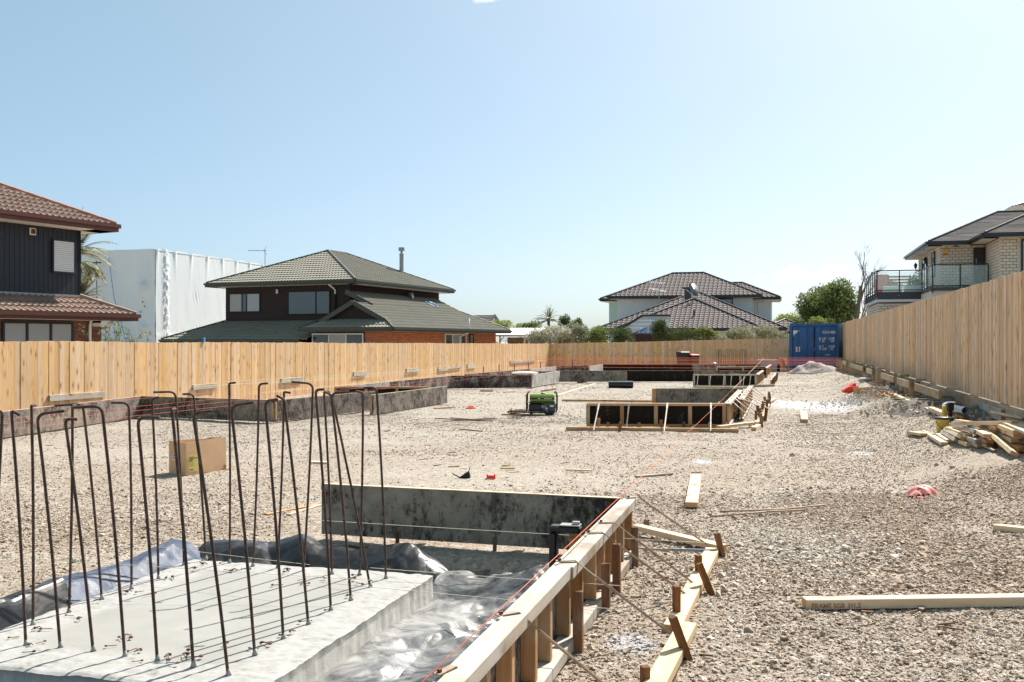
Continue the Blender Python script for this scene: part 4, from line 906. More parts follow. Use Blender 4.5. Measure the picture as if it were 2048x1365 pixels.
for a, b, z, lab, mt, wd, ht in (((2070, 868), (2018, 846), .24, 'wide grey board tilted at the right edge above the pile', 'pine_grey', .18, .03), ((1902, 868), (1880, 852), .02, 'thin split stick under the left end of the pile', 'pine_brown', .03, .02),
        ((1925, 858), (1890, 846), .10, 'narrow pale stick on the back left of the pile', 'pine', .04, .025), ((1990, 902), (1965, 890), .02, 'short dark stick on the gravel before the stubs', 'pine_grey', .04, .02),
        ((2046, 900), (2012, 884), .04, 'half buried brown timber right of the diagonal timber', 'pine_brown', .09, .045), ((1975, 872), (1935, 850), .17, 'pale plank lying between the two greyed timbers and the stack', 'pine', .09, .045),
        ((1858, 866), (1845, 862), .01, 'tiny pale chip of timber left of the bucket', 'pine', .05, .02)): tpx(a, b, z, lab, mt, 0, wd=wd, ht=ht)
plank(G(1905, 845), G(1786, 793), 'long pale plank pointing away from the timber pile', mat='pine', lift=.03, lift2=.02, wd=.12)
plank((1842, 830), (1806, 818), 'short pale plank left of the long plank', mat='pine', wd=.11)
plank((1890, 842), (1862, 829), 'short plank resting on the near end of the long plank', mat='pine', lift=.08)
for k, (a, b) in enumerate((((1883, 838), (1862, 818)), ((1889, 838), (1868, 816)), ((1893, 836), (1874, 816)), ((1925, 845), (1906, 836)))): plank(a, b, ('leftmost', 'second', 'third', 'rightmost')[k]+' thin brown batten between the long plank and the white pipe', mat='pine_brown', wd=.04, ht=.03, lift=.05, name='batten', cat='batten')
plank((1857, 873), (1832, 869), 'pale flat offcut alone left of the timber pile', mat='pine', wd=.22, ht=.04); plank((1828, 872), (1817, 871), 'small grey stub left of the flat offcut', mat='pine_grey', wd=.06, ht=.05)
plank((1609, 845), (1607, 828), 'white offcut on the gravel below the lime spill', mat='pine', wd=.14, ht=.06); plank((1392, 958), (1383, 1016), 'short white plank lying across the gravel in mid view', mat='pine', wd=.12, ht=.05)
plank((2048+160, 1062), (1991, 1062), 'timber end entering the picture at right edge', mat='pine', wd=.09, ht=.05)
pf = plank((2048+330, 1207), (1608, 1218), 'long pine stud with faint stamped lettering on the near gravel', mat='pine', wd=.09, ht=.06); pf['category'] = 'plank'
q0 = W[pf.name]; stamp = N('ink', (.34, .21, .12), .8).m
Lp = (G(2378, 1207)-G(1608, 1218)).length
Mt = Matrix.Translation((Lp/2-.03, 0, 0)) @ Matrix.Rotation(math.pi, 4, 'Z') @ Matrix.Translation((0, -.0462, -.02)) @ Matrix.Rotation(math.radians(90), 4, 'X')
text_mb('FRAME SG8  H1.2', .040, Mt, 'stamp', stamp, pf)
plank((1131, 942), (1185, 944), 'thin batten lying on the gravel above the near formwork', mat='pine', wd=.04, ht=.02, name='batten', cat='batten'); plank((1272, 956), (1345, 950), 'dark thin batten beside the orange string', mat='pine_grey', wd=.04, ht=.02, name='batten', cat='batten')
plank((532, 1033), (640, 1012), 'brown angle batten on the gravel left of the near formwork', mat='pine_brown', wd=.05, ht=.02, name='batten', cat='batten'); plank((577, 1034), (645, 1012), 'second brown batten overlapping behind the rebar', mat='pine_grey', wd=.05, ht=.02, name='batten', cat='batten')
plank((622, 928), (656, 929), 'whitish scrap of board seen through the rebar', mat='pine', wd=.10, ht=.03); plank((868, 819), (903, 817), 'small brown batten on the gravel left of the orange cap', mat='pine_brown', wd=.04, ht=.03, name='batten', cat='batten')
plank((1003, 831), (1088, 832), 'dusty batten in front of the generator', mat='pine_brown', wd=.06, ht=.03, name='batten', cat='batten'); plank((960, 784), (986, 784), 'dark batten left of the generator in the distance', mat='pine_brown', wd=.05, ht=.05, name='batten', cat='batten'); plank((1008, 787), (1030, 784), 'thin dark stick beyond the generator', mat='pine_grey', wd=.04, ht=.04, name='batten', cat='batten')
plank((1083, 784), (1112, 779.5), 'dark stick right behind the generator handle', mat='peg', wd=.05, ht=.04, name='batten', cat='batten'); plank((1156, 767), (1172, 766), 'small brown block left of the black roll', mat='pine_brown', wd=.1, ht=.06, name='batten', cat='batten')
for k, (a, b) in enumerate((((1440, 1024), (1570, 1018)), ((1420, 1034), (1555, 1022)), ((1520, 1024), (1650, 1010)), ((1490, 1026), (1606, 1020)))):
    MB().tube([G(*a, .02), G((a[0]+b[0])/2, (a[1]+b[1])/2, .03), G(*b, .025)], .009, 6).build('steel_rod', M['flatbar'], label=('thick', 'lowest', 'longest', 'middle')[k]+' steel rod in the crossed bundle right of the white plank', cat='steel rod', smooth=True)
for k, (a, b) in enumerate((((870, 837), (960, 842)), ((885, 843), (995, 838)), ((900, 836), (985, 843)), ((925, 841), (990, 836)), ((920, 859), (965, 863)))):
    MB().tube([G(*a, .02), G((a[0]+b[0])/2, (a[1]+b[1])/2, .04), G(*b, .02)], .010, 6).build('steel_rod', M['rebar'], label=('leftmost', 'longest', 'upper', 'rightmost', 'lone nearest')[k]+' dark rod scattered on the gravel left of the generator', cat='steel rod', smooth=True)
# pvc pipe, bucket, tool
pp = thing('pvc_pipe', 'pale grey pvc pipe lying on the soil heap', 'pipe', G(1910, 812))
m = MB(); a = G(1894, 814, .19); b = G(1931, 822, .16); m.tube([a, b], .055, 16, cap=False); m.tube([b, a], .048, 16, cap=False); m.build('pipe', M['pvc'], pp, world=True, smooth=True); MB().tube([a-(b-a).normalized()*.04, a+(b-a).normalized()*.09], .066, 16).build('socket', M['pvc'], pp, world=True, smooth=True)
bk = thing('bucket', 'yellow bucket with dark lid left of the timber pile', 'bucket', G(1885, 867))
MB().lathe((0, 0, 0), [(.075, 0), (.095, .19), (.10, .20)], 20).build('body', M['yellow'], bk, smooth=True); MB().lathe((0, 0, .2), [(.118, 0), (.12, .03), (.06, .035)], 20).build('lid', M['dgrey'], bk, smooth=True)
MB().tube([(math.cos(a)*.1*1.0, -.02-.1*abs(math.sin(a)), .17-.11*math.sin(a)) for a in np.linspace(0, math.pi, 10)], .004, 5).build('handle', M['black'], bk)
tl = thing('nail_gun', 'black and yellow power tool standing on the plank end by the pipe', 'power tool', G(1899, 838, .06))
MB().box(-.04, .06, -.04, .04, .12, .24).build('body', M['black'], tl, bevel=.015); MB().box(-.02, .03, -.03, .03, 0, .13).build('grip', M['black'], tl, bevel=.012); MB().box(-.11, -.045, -.03, .03, .02, .20).build('magazine', M['yellow'], tl, bevel=.01); MB().box(-.03, .07, -.045, .045, -.03, .01).build('battery', M['black'], tl, bevel=.01)
MB().box(-.05, .08, -.03, .03, .245, .255).build('top_plate', M['steel'], tl, bevel=.004)
# red plastic funnel and board, pallet scraps
rd = thing('red_hopper', 'bright red plastic hopper on its side left of the scrap heap', 'plastic hopper', G(1700, 786))
m = MB(); m.hexa([(-.20, -.10, .0), (.16, -.14, 0), (.16, .14, 0), (-.2, .1, 0), (-.22, -.1, .07), (.12, -.14, .29), (.12, .14, .29), (-.22, .1, .07)]); m.build('body', M['red'], rd, bevel=.02); MB().box(.161, .19, -.16, .16, 0, .2).build('rim', M['red'], rd, bevel=.006)
plank((1708, 787), (1754, 785), 'brown board lying against the red hopper', mat='pine_brown', wd=.05, ht=.14)
for k, (px, py, dx, dy, h) in enumerate(((1742, 758, .16, .1, .1), (1733, 758, .1, .12, .16), (1728, 763, .12, .1, .08))):
    q = G(px, py); MB().box(q.x-dx, q.x+dx, q.y-dy, q.y+dy, q.z-.02, q.z+h).build('wood_block', M['pine_dusty'], label=('right', 'middle', 'left')[k]+' dusty wood block at the foot of the farther retaining poles', cat='wood block', bevel=.01)
pl = thing('pallet_scrap', 'slatted grey pallet scrap leaning at the foot of the retaining poles', 'pallet', G(1752, 768))
for k in range(5): timber('slat', G(1742+k*4.5, 766.5, .10), G(1744+k*4.5, 763, .18), .06, .02, M['pine_dusty'], pl)
timber('bearer', G(1738, 767, .06), G(1768, 768, .06), .05, .06, M['pine_grey'], pl)
sh = thing('concrete_slab_scrap', 'whitish broken slab tilted by the pallet scrap', 'slab scrap', G(1740, 762)); MB().box(-.3, .3, -.16, .16, .04, .09).build('slab', M['offwhite'], sh, bevel=.01)
m = MB()
for _ in range(170):
    q = G(random.gauss(1765, 17), random.gauss(788, 4), random.uniform(.02, .12)); a = random.random()*6.28; l = random.uniform(.05, .22); m.beam(q, q+Vector((math.cos(a)*l, math.sin(a)*l, random.uniform(-.05, .05))), random.uniform(.01, .03), .008)
m.build('wood_scraps', M['pine_brown'], kind='stuff')
m = MB()
for _ in range(260):
    px = random.uniform(60, 1990); py = 790+random.random()**1.6*520; q = G(px, py, .008); r_, f_ = toS(q.x, q.y)
    if (-4.9 < r_ < -.9 and f_ < 7.6) or r_ > 2.3 or r_ < -12 or (px < 640 and py > 1000): continue
    a = random.gauss(0, .7); l = random.uniform(.03, .16); m.beam(q, q+Vector((math.cos(a)*l, math.sin(a)*l, random.uniform(-.004, .01))), random.uniform(.006, .02), random.uniform(.004, .01))
m.build('splinters', M['peg'], kind='stuff')
# grey block and barrier by the container
MB().box(-.55, .45, -.25, .25, 0, .62).build('block_stack', M['cement'], label='grey pallet of blocks left of the container', cat='block stack', bevel=.01).matrix_basis = Matrix.Translation(S(-.72, 53.2, .05)) @ Matrix.Rotation(-TH, 4, 'Z')
br = thing('barrier_frame', 'orange framed timber barrier between the grey blocks and the container', 'barrier', S(.05, 51.5, 0))
timber('post', D(1564, 741, 49.5), D(1562, 716, 49.5), .06, .06, M['orange'], br); timber('post', D(1572, 741, 50), D(1572, 718, 50), .05, .05, M['pink'], br); timber('top_bar', D(1560, 717, 49.6), D(1573, 718.5, 49.6), .06, .06, M['pink'], br); timber('brace', D(1563, 718, 49.4), D(1575, 740, 49.4), .07, .05, M['black'], br)
plank((1566, 744), (1660, 741), 'brown plank on the ground before the container doors', mat='pine_brown', wd=.12, ht=.08)
# bins
def bin_(px, py, lean, lab):
    p = D(px, 729, 57.5); t = thing('wheelie_bin', lab, 'bin', (p.x, p.y, -.05), .3); h = 1.0
    m = MB(); m.hexa([(-.22, -.26, .08), (.22, -.26, .08), (.22, .24, .08), (-.22, .24, .08), (-.29, -.33, h), (.29, -.33, h), (.29, .33, h), (-.29, .33, h)]); m.build('body', M['black'], t, bevel=.02)
    l = MB(); l.hexa([(-.31, -.36, h+.004), (.31, -.36, h+.004), (.31, .36, h+.004), (-.31, .36, h+.004), (-.27, -.30, h+.07), (.27, -.30, h+.07), (.27, .30, h+.10), (-.27, .30, h+.10)]); l.build('lid', M['red'] if lean else M['dgrey'], t, bevel=.015)
    MB().lathe((0, 0, 0), [(.09, -.3), (.09, .3)], 14).build('wheel', M['black'], t).matrix_basis = Matrix.Translation((0, .26, .09)) @ Matrix.Rotation(math.pi/2, 4, 'Y')
    MB().box(.02, .12, -.31, -.275, .74, .84).build('sticker', M['white'], t, bevel=.003); MB().tube([(-.25, .36, h), (-.25, .42, h+.02), (.25, .42, h+.02), (.25, .36, h)], .018, 6).build('handle', M['black'], t)
bin_(1366, 0, 0, 'black wheelie bin with dark lid against the far fence'); bin_(1386, 0, 1, 'black wheelie bin with red lid, right one of the far pair')
for o in bpy.data.objects:
    if o.name.startswith('wheelie_bin') and 'red lid' in o['label']: o.scale = (.93, .93, .86)
# black roll
MB().tube([G(1217, 769.5, .12), G(1266, 769.5, .12)], .125, 20).build('plastic_roll', M['poly_b'], label='black roll of sheeting on the gravel in the distance', cat='roll', smooth=False)
# ================================================================== CARDBOARD BOX
def cardboard():
    cb = N('cardboard', (.62, .40, .23), .85, spec=.2); v = cb.coord('Object'); cc = cb.ramp(cb.noise(v, 3, 5, .6), [(.3, (.58, .36, .20)), (.7, (.70, .46, .28))])
    fade = cb.mr(cb.n('ShaderNodeSeparateXYZ').outputs[2], 0, 1); cb.color(cb.mix(cb.mr(cb.noise(cb.coord('Object', (1, 1, 5)), 4, 4, .7), .58, .7, 0, .5), cc, (.64, .47, .33))); cb.bump(cb.noise(v, 60, 3), .1, .002)
    A = P(338, 947, 0); B = P(372, 952, 0); C = P(452, 939, 0)
    t = thing('cardboard_box', 'open brown cardboard box with yellow label behind the starter bars', 'cardboard box', B); x = (B-A); x.z = 0; y = (C-B); y.z = 0; H = .385; th = .006
    Dp = C-x; rel = lambda p, z: (p.x-B.x, p.y-B.y, z); ou = (A+C)/2
    def wall(p, q, top0, top1, nm, flare=0):
        n = Vector((q.y-p.y, -(q.x-p.x), 0)).normalized(); 
        if n.dot(p-ou) < 0: n = -n
        m = MB(); nz_ = 7; nx_ = 9
        def pt(u, v_, s):
            b = p.lerp(q, u); bow = .003*math.sin(u*math.pi)*math.sin(v_*2.6); z = v_*(top0*(1-u)+top1*u); c = b+n*(bow+flare*v_**6-s*th); return rel(c, z+.003)
        for s in (0, 1):
            for i in range(nx_):
                for j in range(nz_): m.quad(pt(i/nx_, j/nz_, s), pt((i+1)/nx_, j/nz_, s), pt((i+1)/nx_, (j+1)/nz_, s), pt(i/nx_, (j+1)/nz_, s))
        for i in range(nx_): m.quad(pt(i/nx_, 1, 0), pt((i+1)/nx_, 1, 0), pt((i+1)/nx_, 1, 1), pt(i/nx_, 1, 1))
        for u in (0, 1): m.quad(pt(u, 0, 0), pt(u, 1, 0), pt(u, 1, 1), pt(u, 0, 1))
        return m.build(nm, cb.m, t), n, pt
    w1, n1, pt1 = wall(A, B, H+.01, H, 'side'); w2, n2, pt2 = wall(B, C, H, H+.02, 'side'); w3, n3, pt3 = wall(C, Dp, H+.02, H-.01, 'side'); w4, n4, pt4 = wall(Dp, A, H-.02, H+.01, 'side')
    MB().quad(rel(A, .006), rel(B, .006), rel(C, .006), rel(Dp, .006)).build('base', cb.m, t)
    fl = MB(); fl.quad(rel(B, H-.002), rel(C, H+.018), rel(C-n2*.05, H-.10), rel(B-n2*.04, H-.11)); fl.build('flap', cb.m, t)
    def patch(pt, u0, u1, v0, v1, n, mat, nm, e=.003):
        m = MB(); g = lambda u, v_: tuple(Vector(pt(u, v_, 0))+n*e)
        k = 4
        for i in range(k):
            for j in range(k): m.quad(g(u0+(u1-u0)*i/k, v0+(v1-v0)*j/k), g(u0+(u1-u0)*(i+1)/k, v0+(v1-v0)*j/k), g(u0+(u1-u0)*(i+1)/k, v0+(v1-v0)*(j+1)/k), g(u0+(u1-u0)*i/k, v0+(v1-v0)*(j+1)/k))
        return m.build(nm, mat, t)
    patch(pt2, .05, .33, .10, .62, n2, N('yellow_label', (.62, .52, .16), .6).m, 'yellow_label'); ink = N('label_ink', (.04, .035, .02), .7).m
    for k, (z, w_, h_) in enumerate(((.53, .11, .02), (.49, .20, .022), (.45, .09, .02), (.41, .08, .02), (.36, .12, .006), (.33, .10, .006), (.30, .12, .006), (.27, .11, .006), (.14, .10, .03))):
        patch(pt2, .07, .07+w_, z, z+h_, n2, ink, 'label_print', .005)
    patch(pt1, .22, .55, .42, .60, n1, M['white'], 'barcode_label'); patch(pt1, .25, .52, .56, .585, n1, ink, 'label_print', .005)
    for k in range(7): patch(pt1, .27+k*.03, .282+k*.03, .46, .54, n1, ink, 'barcode_bar', .005)
    patch(pt2, .93, 1.0, .0, .14, n2, plain('wet_cardboard', (.30, .15, .07), .9), 'damp_corner'); patch(pt1, 0.0, 1.0, .13, .14, n1, N('tape', (.70, .55, .36), .4).m, 'tape', .003); patch(pt2, 0, 1, .79, .795, n2, N('crease', (.68, .48, .32), .7).m, 'crease', .003); patch(pt2, .3, 1, .64, .645, n2, bpy.data.materials['crease'] and N('crease_b', (.60, .42, .27), .7).m, 'crease', .003)
cardboard()
# ================================================================== GENERATOR
def generator():
    c = G(1084, 830); t = thing('generator', 'green and black portable generator on the gravel', 'generator', c, math.radians(-4)); s = 19.5/1991
    green = N('generator_green', (.22, .34, .03), .35).m; k = c.y/FPX   # metres per photo pixel at that distance
    w_ = 30*k; h_ = 45*k; dp = .42; fr = MB()
    for y in (-dp/2, dp/2):
        pts = [(-w_+.03, y, .06), (-w_, y, .1), (-w_, y, h_-.05), (-w_+.03, y, h_)]; fr.tube(pts+[(-w_+.06, y, h_)], .014, 8); fr.tube([(w_-.06, y, h_), (w_-.02, y, h_), (w_, y, h_-.05), (w_, y, .1), (w_-.03, y, .06)], .014, 8); fr.tube([(-w_+.03, y, .06), (w_-.03, y, .06)], .014, 8)
    for x in (-w_, w_):
        for z in (h_*.55, h_-.05, .1): fr.tube([(x, -dp/2, z), (x, dp/2, z)], .012, 8)
    fr.build('frame', M['black'], t, smooth=True)
    tk = MB(); tk.box(-w_*.80, w_*.84, -dp/2+.02, dp/2-.02, h_*.60, h_*.93); tank = tk.build('fuel_tank', green, t, bevel=.03); MB().box(-w_*.78, w_*.80, -dp/2+.012, -dp/2+.019, h_*.70, h_*.78).build('stripe', M['black'], tank)
    text_mb('PRO', .035, Matrix.Translation((-.06, -dp/2+.010, h_*.715)) @ Matrix.Rotation(math.pi/2, 4, 'X'), 'lettering', M['white'], tank) if False else None
    m = MB()
    for q in range(8): m.box(.05+q*.022, .065+q*.022, -dp/2+.008, -dp/2+.0115, h_*.72, h_*.76)
    m.box(-.08, -.03, -dp/2+.008, -dp/2+.0115, h_*.72, h_*.76); m.build('lettering', M['white'], tank)
    MB().lathe((.02, 0, h_*.93), [(.05, 0), (.05, .02), (.03, .03)], 14).build('fuel_cap', M['black'], tank); MB().box(-w_*.86, w_*.88, -dp/2+.01, dp/2-.01, h_*.54, h_*.59).build('tray', M['dgrey'], t, bevel=.008)
    MB().box(-w_*.86, w_*.1, -.19, .14, .09, h_*.53).build('engine', M['black'], t, bevel=.03); MB().lathe((0, 0, 0), [(.15, -.16), (.165, -.1), (.165, .1), (.14, .16)], 20).build('alternator', M['dgrey'], t).matrix_basis = Matrix.Translation((w_*.5, -.02, h_*.32)) @ Matrix.Rotation(math.pi/2, 4, 'X')
    MB().box(-.06, .05, -.19, -.14, h_*.30, h_*.46).build('air_filter', M['greymetal'], t, bevel=.015); MB().box(-.055, .0, -.165, -.152, h_*.12, h_*.2).build('plate', M['yellow'], t)
    MB().ball((w_*.3, -.17, h_*.30), .03, 8).build('spark_cap', M['white'], t, smooth=True); MB().box(w_*.55, w_*.8, -.19, -.16, h_*.38, h_*.45).build('control_label', M['white'], t)
    MB().tube([(w_*.2, -.18, h_*.44), (w_*.25, -.2, h_*.3), (w_*.4, -.2, h_*.15)], .008, 6).build('cable', M['steel'], t); MB().box(-w_*.9, w_*.9, -dp/2+.03, dp/2-.03, .075, .10).build('base_plate', M['dgrey'], t)
    for x in (-w_*.7, w_*.7): MB().box(x-.03, x+.03, -dp/2+.02, dp/2-.02, 0, .05).build('foot', M['black'], t)
    MB().tube([(w_*.75, -dp/2-.02, .03), (w_*.9, -dp/2-.02, .05), (w_*.92, -dp/2-.02, h_*.32)], .009, 6).build('exhaust_guard', M['white'], t, smooth=True)
generator()
rb = thing('rebar_offcuts', 'tangled bundle of dark bar offcuts lying left of the generator', 'rebar bundle', G(1035, 828))
for k in range(22):
    a = G(1018+random.uniform(-3, 14), 826+random.uniform(-4, 2), random.uniform(.02, .16)); b = G(1052+random.uniform(-6, 6), 822+random.uniform(-2, 4), random.uniform(.02, .14)); h = random.uniform(-.06, .08)
    MB().tube([a+Vector((.02, 0, h)), a, a.lerp(b, .5)+Vector((0, 0, .02)), b], .010, 6).build('bar', M['rebar'], rb, world=True, smooth=True)
# small bright scraps
oc = thing('orange_cap', 'small orange plastic tray left of the generator', 'plastic tray', G(942, 819)); MB().box(-.12, .12, -.07, .07, 0, .05).build('tray', M['orange'], oc, bevel=.015); MB().box(-.07, .07, -.02, .02, .051, .08).build('grip', M['orange'], oc, bevel=.01)
rc = thing('red_clip', 'small red plastic clip on the gravel above the near formwork', 'plastic clip', G(982, 958)); MB().box(-.045, .045, -.02, .02, 0, .04).build('base', M['red'], rc, bevel=.006); MB().box(-.052, -.036, -.022, .022, .0, .055).build('jaw', M['red'], rc, bevel=.004); MB().box(.036, .052, -.022, .022, .0, .055).build('jaw', M['red'], rc, bevel=.004)
bg_ = thing('black_bag_scrap', 'crumpled black plastic scrap standing left of the red clip', 'plastic scrap', G(932, 956)); m = MB(); m.hexa([(-.10, -.03, 0), (.05, -.04, 0), (.06, .03, 0), (-.07, .04, 0), (-.02, -.01, .05), (.035, -.01, .085), (.04, .01, .085), (0, .02, .05)]); m.build('body', M['black'], bg_, bevel=.01); MB().beam((.03, 0, .07), (.05, 0, .13), .02, .01).build('spike', M['dgrey'], bg_)
MB().beam((-.16, 0, .05), (-.08, 0, .01), .03, .012).build('fin', M['black'], bg_)
MB().tube([G(1000, 937, .02), G(1030, 937, .02)], .012, 8).build('yellow_tube', M['yellow'], label='slim yellow tube on the gravel near the red clip', cat='tube')
def pink():
    c = G(1845, 992); t = thing('pink_plastic', 'torn faded pink plastic shell lying on the right gravel', 'plastic shell', c, .2); m = MB(); n, k = 26, 16
    for j in range(k+1):
        for i in range(n+1):
            u = i/n*2-1; v_ = j/k*2-1; x = u*.16+.02*v_; y = v_*.12; z = .10*max(0, 1-abs(u)**3)*(1-.6*max(0, v_)**2-.7*max(0, -v_)**3)+.012*math.sin(u*9+v_*5); m.v.append((x, y, max(z, .004)))
    hole = {(6, 3), (7, 3), (8, 3), (6, 4), (7, 4), (12, 6), (13, 6), (3, 1), (4, 1), (5, 1), (3, 2), (4, 2), (5, 2), (19, 4), (20, 4), (19, 5), (20, 5), (21, 3), (22, 2), (8, 0), (9, 0), (5, 0), (4, 0), (3, 0), (22, 3), (23, 1), (22, 1), (10, 9), (11, 9)}
    for j in range(k):
        for i in range(n):
            if (i, j) in hole: continue
            if i in (0, n-1) and (j*7 % 3): continue
            a = j*(n+1)+i; m.f.append((a, a+1, a+n+2, a+n+1))
    m.build('shell', M['pink'], t, smooth=True); MB().beam((.19, -.06, .012), (.30, -.10, .012), .035, .006).build('shard', M['pink'], t); MB().beam((.20, .0, .02), (.27, -.06, .01), .03, .006).build('shard', M['pink'], t); MB().beam((-.15, -.14, .012), (-.10, -.17, .012), .03, .008).build('shard', M['pink'], t)
pink()
for k, (px, py, s_) in enumerate(((1585, 910, .07), (1440, 1187+0, .05), (1440, 1212, .035), (1843, 1217, .05), (1873, 930, .05), (1905, 935, .06))):
    o = bpy.data.objects.new('rock', convex_stone(50+k)); link(o, Matrix.Translation(G(px, py, s_*.2)) @ Matrix.Rotation(k*1.3, 4, 'Z') @ Matrix.Scale(s_*1.6, 4)); tagobj(o, ('blocky rock alone right of the white plank', 'flat pale rock by the leaning peg', 'small rock beside the upper pegged plank', 'round rock under the long pine stud', 'dark rock below the timber pile', 'dark rock at right below the diagonal timber')[k], 'rock')
# ================================================================== HOUSES
def roof_plane(m, o, u, s, prof, pitch=.20, course=.37, amp=.028, step=.045, flat=False):
    """o: eave origin, u: unit vector along the eave, s: unit vector up the slope, prof: [(v, u0, u1)...] outline"""
    o, u, s = Vector(o), Vector(u).normalized(), Vector(s).normalized(); n = u.cross(s)
    if n.z < 0: n = -n
    vs = [p[0] for p in prof]; lo = lambda v: np.interp(v, vs, [p[1] for p in prof]); hi = lambda v: np.interp(v, vs, [p[2] for p in prof])
    nc = max(1, int(math.ceil(vs[-1]/course-1e-6))); sub = pitch/4 if not flat else 1.0
    for c in range(nc):
        v0 = c*course; v1 = min((c+1)*course, vs[-1]); a = min(lo(v0), lo(v1)); b = max(hi(v0), hi(v1)); g = np.arange(math.floor(a/sub), math.ceil(b/sub)+1)*sub
        # columns where the outline bends
        rows = []
        for v, h in ((v0, -.004), (v0, step), (v1, 0.0)):
            l, r = lo(v), hi(v); row = []
            for x in g:
                xx = min(max(x, l), r); ph = 2*math.pi*xx/pitch; w_ = 0 if flat else amp*(math.cos(ph)*.7+.3*math.cos(2*ph)); row.append(len(m.v)); m.v.append(tuple(o+u*xx+s*v+n*(h+w_+(random.uniform(0, .006) if flat else 0))))
            rows.append(row)
        for r0, r1 in ((rows[0], rows[1]), (rows[1], rows[2])):
            for k in range(len(g)-1):
                m.f.append((r0[k], r0[k+1], r1[k+1], r1[k]))
def ridge_cap(t, pts, mat, r=.075, nm='ridge_cap', lift=.02):
    for a, b in zip(pts, pts[1:]):
        a = Vector(a)+Vector((0, 0, lift)); b = Vector(b)+Vector((0, 0, lift)); L = (b-a).length; n = max(1, int(L/.42)); m = MB()
        for k in range(n):
            p = a.lerp(b, k/n); q = a.lerp(b, (k+1.06)/n); m.tube([p, q], [r*.93, r*1.07], 8)
        m.build(nm, mat, t)
def hip_roof(t, a0, a1, b0, b1, z, sl, mat, capm, fasm, fas=.2, soff=.6, pitch=.2, course=.37, planes='frbl', name='roof', **kw):
    """a0..a1 across, b0..b1 deep, eave height z, slope sl; the ridge runs along the longer side"""
    w_ = min(a1-a0, b1-b0)/2; k = math.sqrt(1+sl*sl); v = w_*k; la = a1-a0; lb = b1-b0
    def pl(o, u, s, L, apex):
        m = MB(); roof_plane(m, o, u, s, [(0, 0, L), (v, w_, L-w_)], pitch, course, **kw); m.build(name, mat, t, smooth=False)
    if 'f' in planes: pl((a0, b0, z), (1, 0, 0), (0, 1/k, sl/k), la, 0)
    if 'b' in planes: pl((a1, b1, z), (-1, 0, 0), (0, -1/k, sl/k), la, 0)
    if 'r' in planes: pl((a1, b0, z), (0, 1, 0), (-1/k, 0, sl/k), lb, 0)
    if 'l' in planes: pl((a0, b1, z), (0, -1, 0), (1/k, 0, sl/k), lb, 0)
    zt = z+w_*sl
    if la >= lb: r0, r1 = (a0+w_, b0+w_, zt), (a1-w_, b0+w_, zt)
    else: r0, r1 = (a0+w_, b0+w_, zt), (a0+w_, b1-w_, zt)
    if la >= lb: ends = [((a0, b0, z), r0), ((a0, b1, z), r0), ((a1, b0, z), r1), ((a1, b1, z), r1)]
    else: ends = [((a0, b0, z), r0), ((a1, b0, z), r0), ((a0, b1, z), r1), ((a1, b1, z), r1)]
    for e in ends: ridge_cap(t, e, capm)
    if (Vector(r0)-Vector(r1)).length > .1: ridge_cap(t, (r0, r1), capm)
    eaves(t, [(a0, b0), (a1, b0), (a1, b1), (a0, b1)], z, fasm, fas, soff)
    return r0, r1
def eaves(t, ring, z, mat, fas=.2, soff=.6, close=True, sides=None):
    n = len(ring); cx = sum(p[0] for p in ring)/n; cy = sum(p[1] for p in ring)/n
    m = MB()
    for k in range(n if close else n-1):
        if sides is not None and k not in sides: continue
        a = Vector((*ring[k], 0)); b = Vector((*ring[(k+1) % n], 0)); d = (b-a).normalized(); nn = Vector((d.y, -d.x, 0))
        a2 = a-d*.05; b2 = b+d*.05
        g = MB(); g.beam(a2+nn*.03+Vector((0, 0, z-fas/2)), b2+nn*.03+Vector((0, 0, z-fas/2)), .05, fas); g.beam(a2+nn*.10+Vector((0, 0, z-.05)), b2+nn*.10+Vector((0, 0, z-.05)), .10, .11); g.build('gutter', mat, t)
        sf = MB(); sf.beam(a-nn*soff/2+Vector((0, 0, z-fas+.012)), b-nn*soff/2+Vector((0, 0, z-fas+.012)), soff, .015); sf.build('soffit', M['soffit'], t)
def board_wall(t, a, b, z0, z1, mat, pitch=.18, nm='weatherboards', vertical=False):
    a = Vector((*a, 0)); b = Vector((*b, 0)); L = (b-a).length; d = (b-a)/L; n = Vector((d.y, -d.x, 0)); m = MB()
    if vertical:
        k = int(L/pitch)
        for i in range(k+1):
            s0 = i*pitch; s1 = min(L, s0+pitch-.012)
            if s1 <= s0: break
            p, q = a+d*s0, a+d*s1; m.hexa([p+Vector((0, 0, z0)), q+Vector((0, 0, z0)), q-n*.03+Vector((0, 0, z0)), p-n*.03+Vector((0, 0, z0)), p+Vector((0, 0, z1)), q+Vector((0, 0, z1)), q-n*.03+Vector((0, 0, z1)), p-n*.03+Vector((0, 0, z1))])
    else:
        k = int(math.ceil((z1-z0)/pitch))
        for i in range(k):
            y0 = z0+i*pitch; y1 = min(z1, y0+pitch)
            m.quad(a+n*.022+Vector((0, 0, y0)), b+n*.022+Vector((0, 0, y0)), b+n*.003+Vector((0, 0, y1)), a+n*.003+Vector((0, 0, y1)))
            m.quad(a+Vector((0, 0, y0)), b+Vector((0, 0, y0)), b+n*.022+Vector((0, 0, y0)), a+n*.022+Vector((0, 0, y0)))
    # the wall behind the boards
    bk = MB(); bk.hexa([a-n*.04+Vector((0, 0, z0)), b-n*.04+Vector((0, 0, z0)), b-n*.16+Vector((0, 0, z0)), a-n*.16+Vector((0, 0, z0)), a-n*.04+Vector((0, 0, z1)), b-n*.04+Vector((0, 0, z1)), b-n*.16+Vector((0, 0, z1)), a-n*.16+Vector((0, 0, z1))]); bk.build('wall', mat, t)
    return m.build(nm, mat, t, kind='stuff')
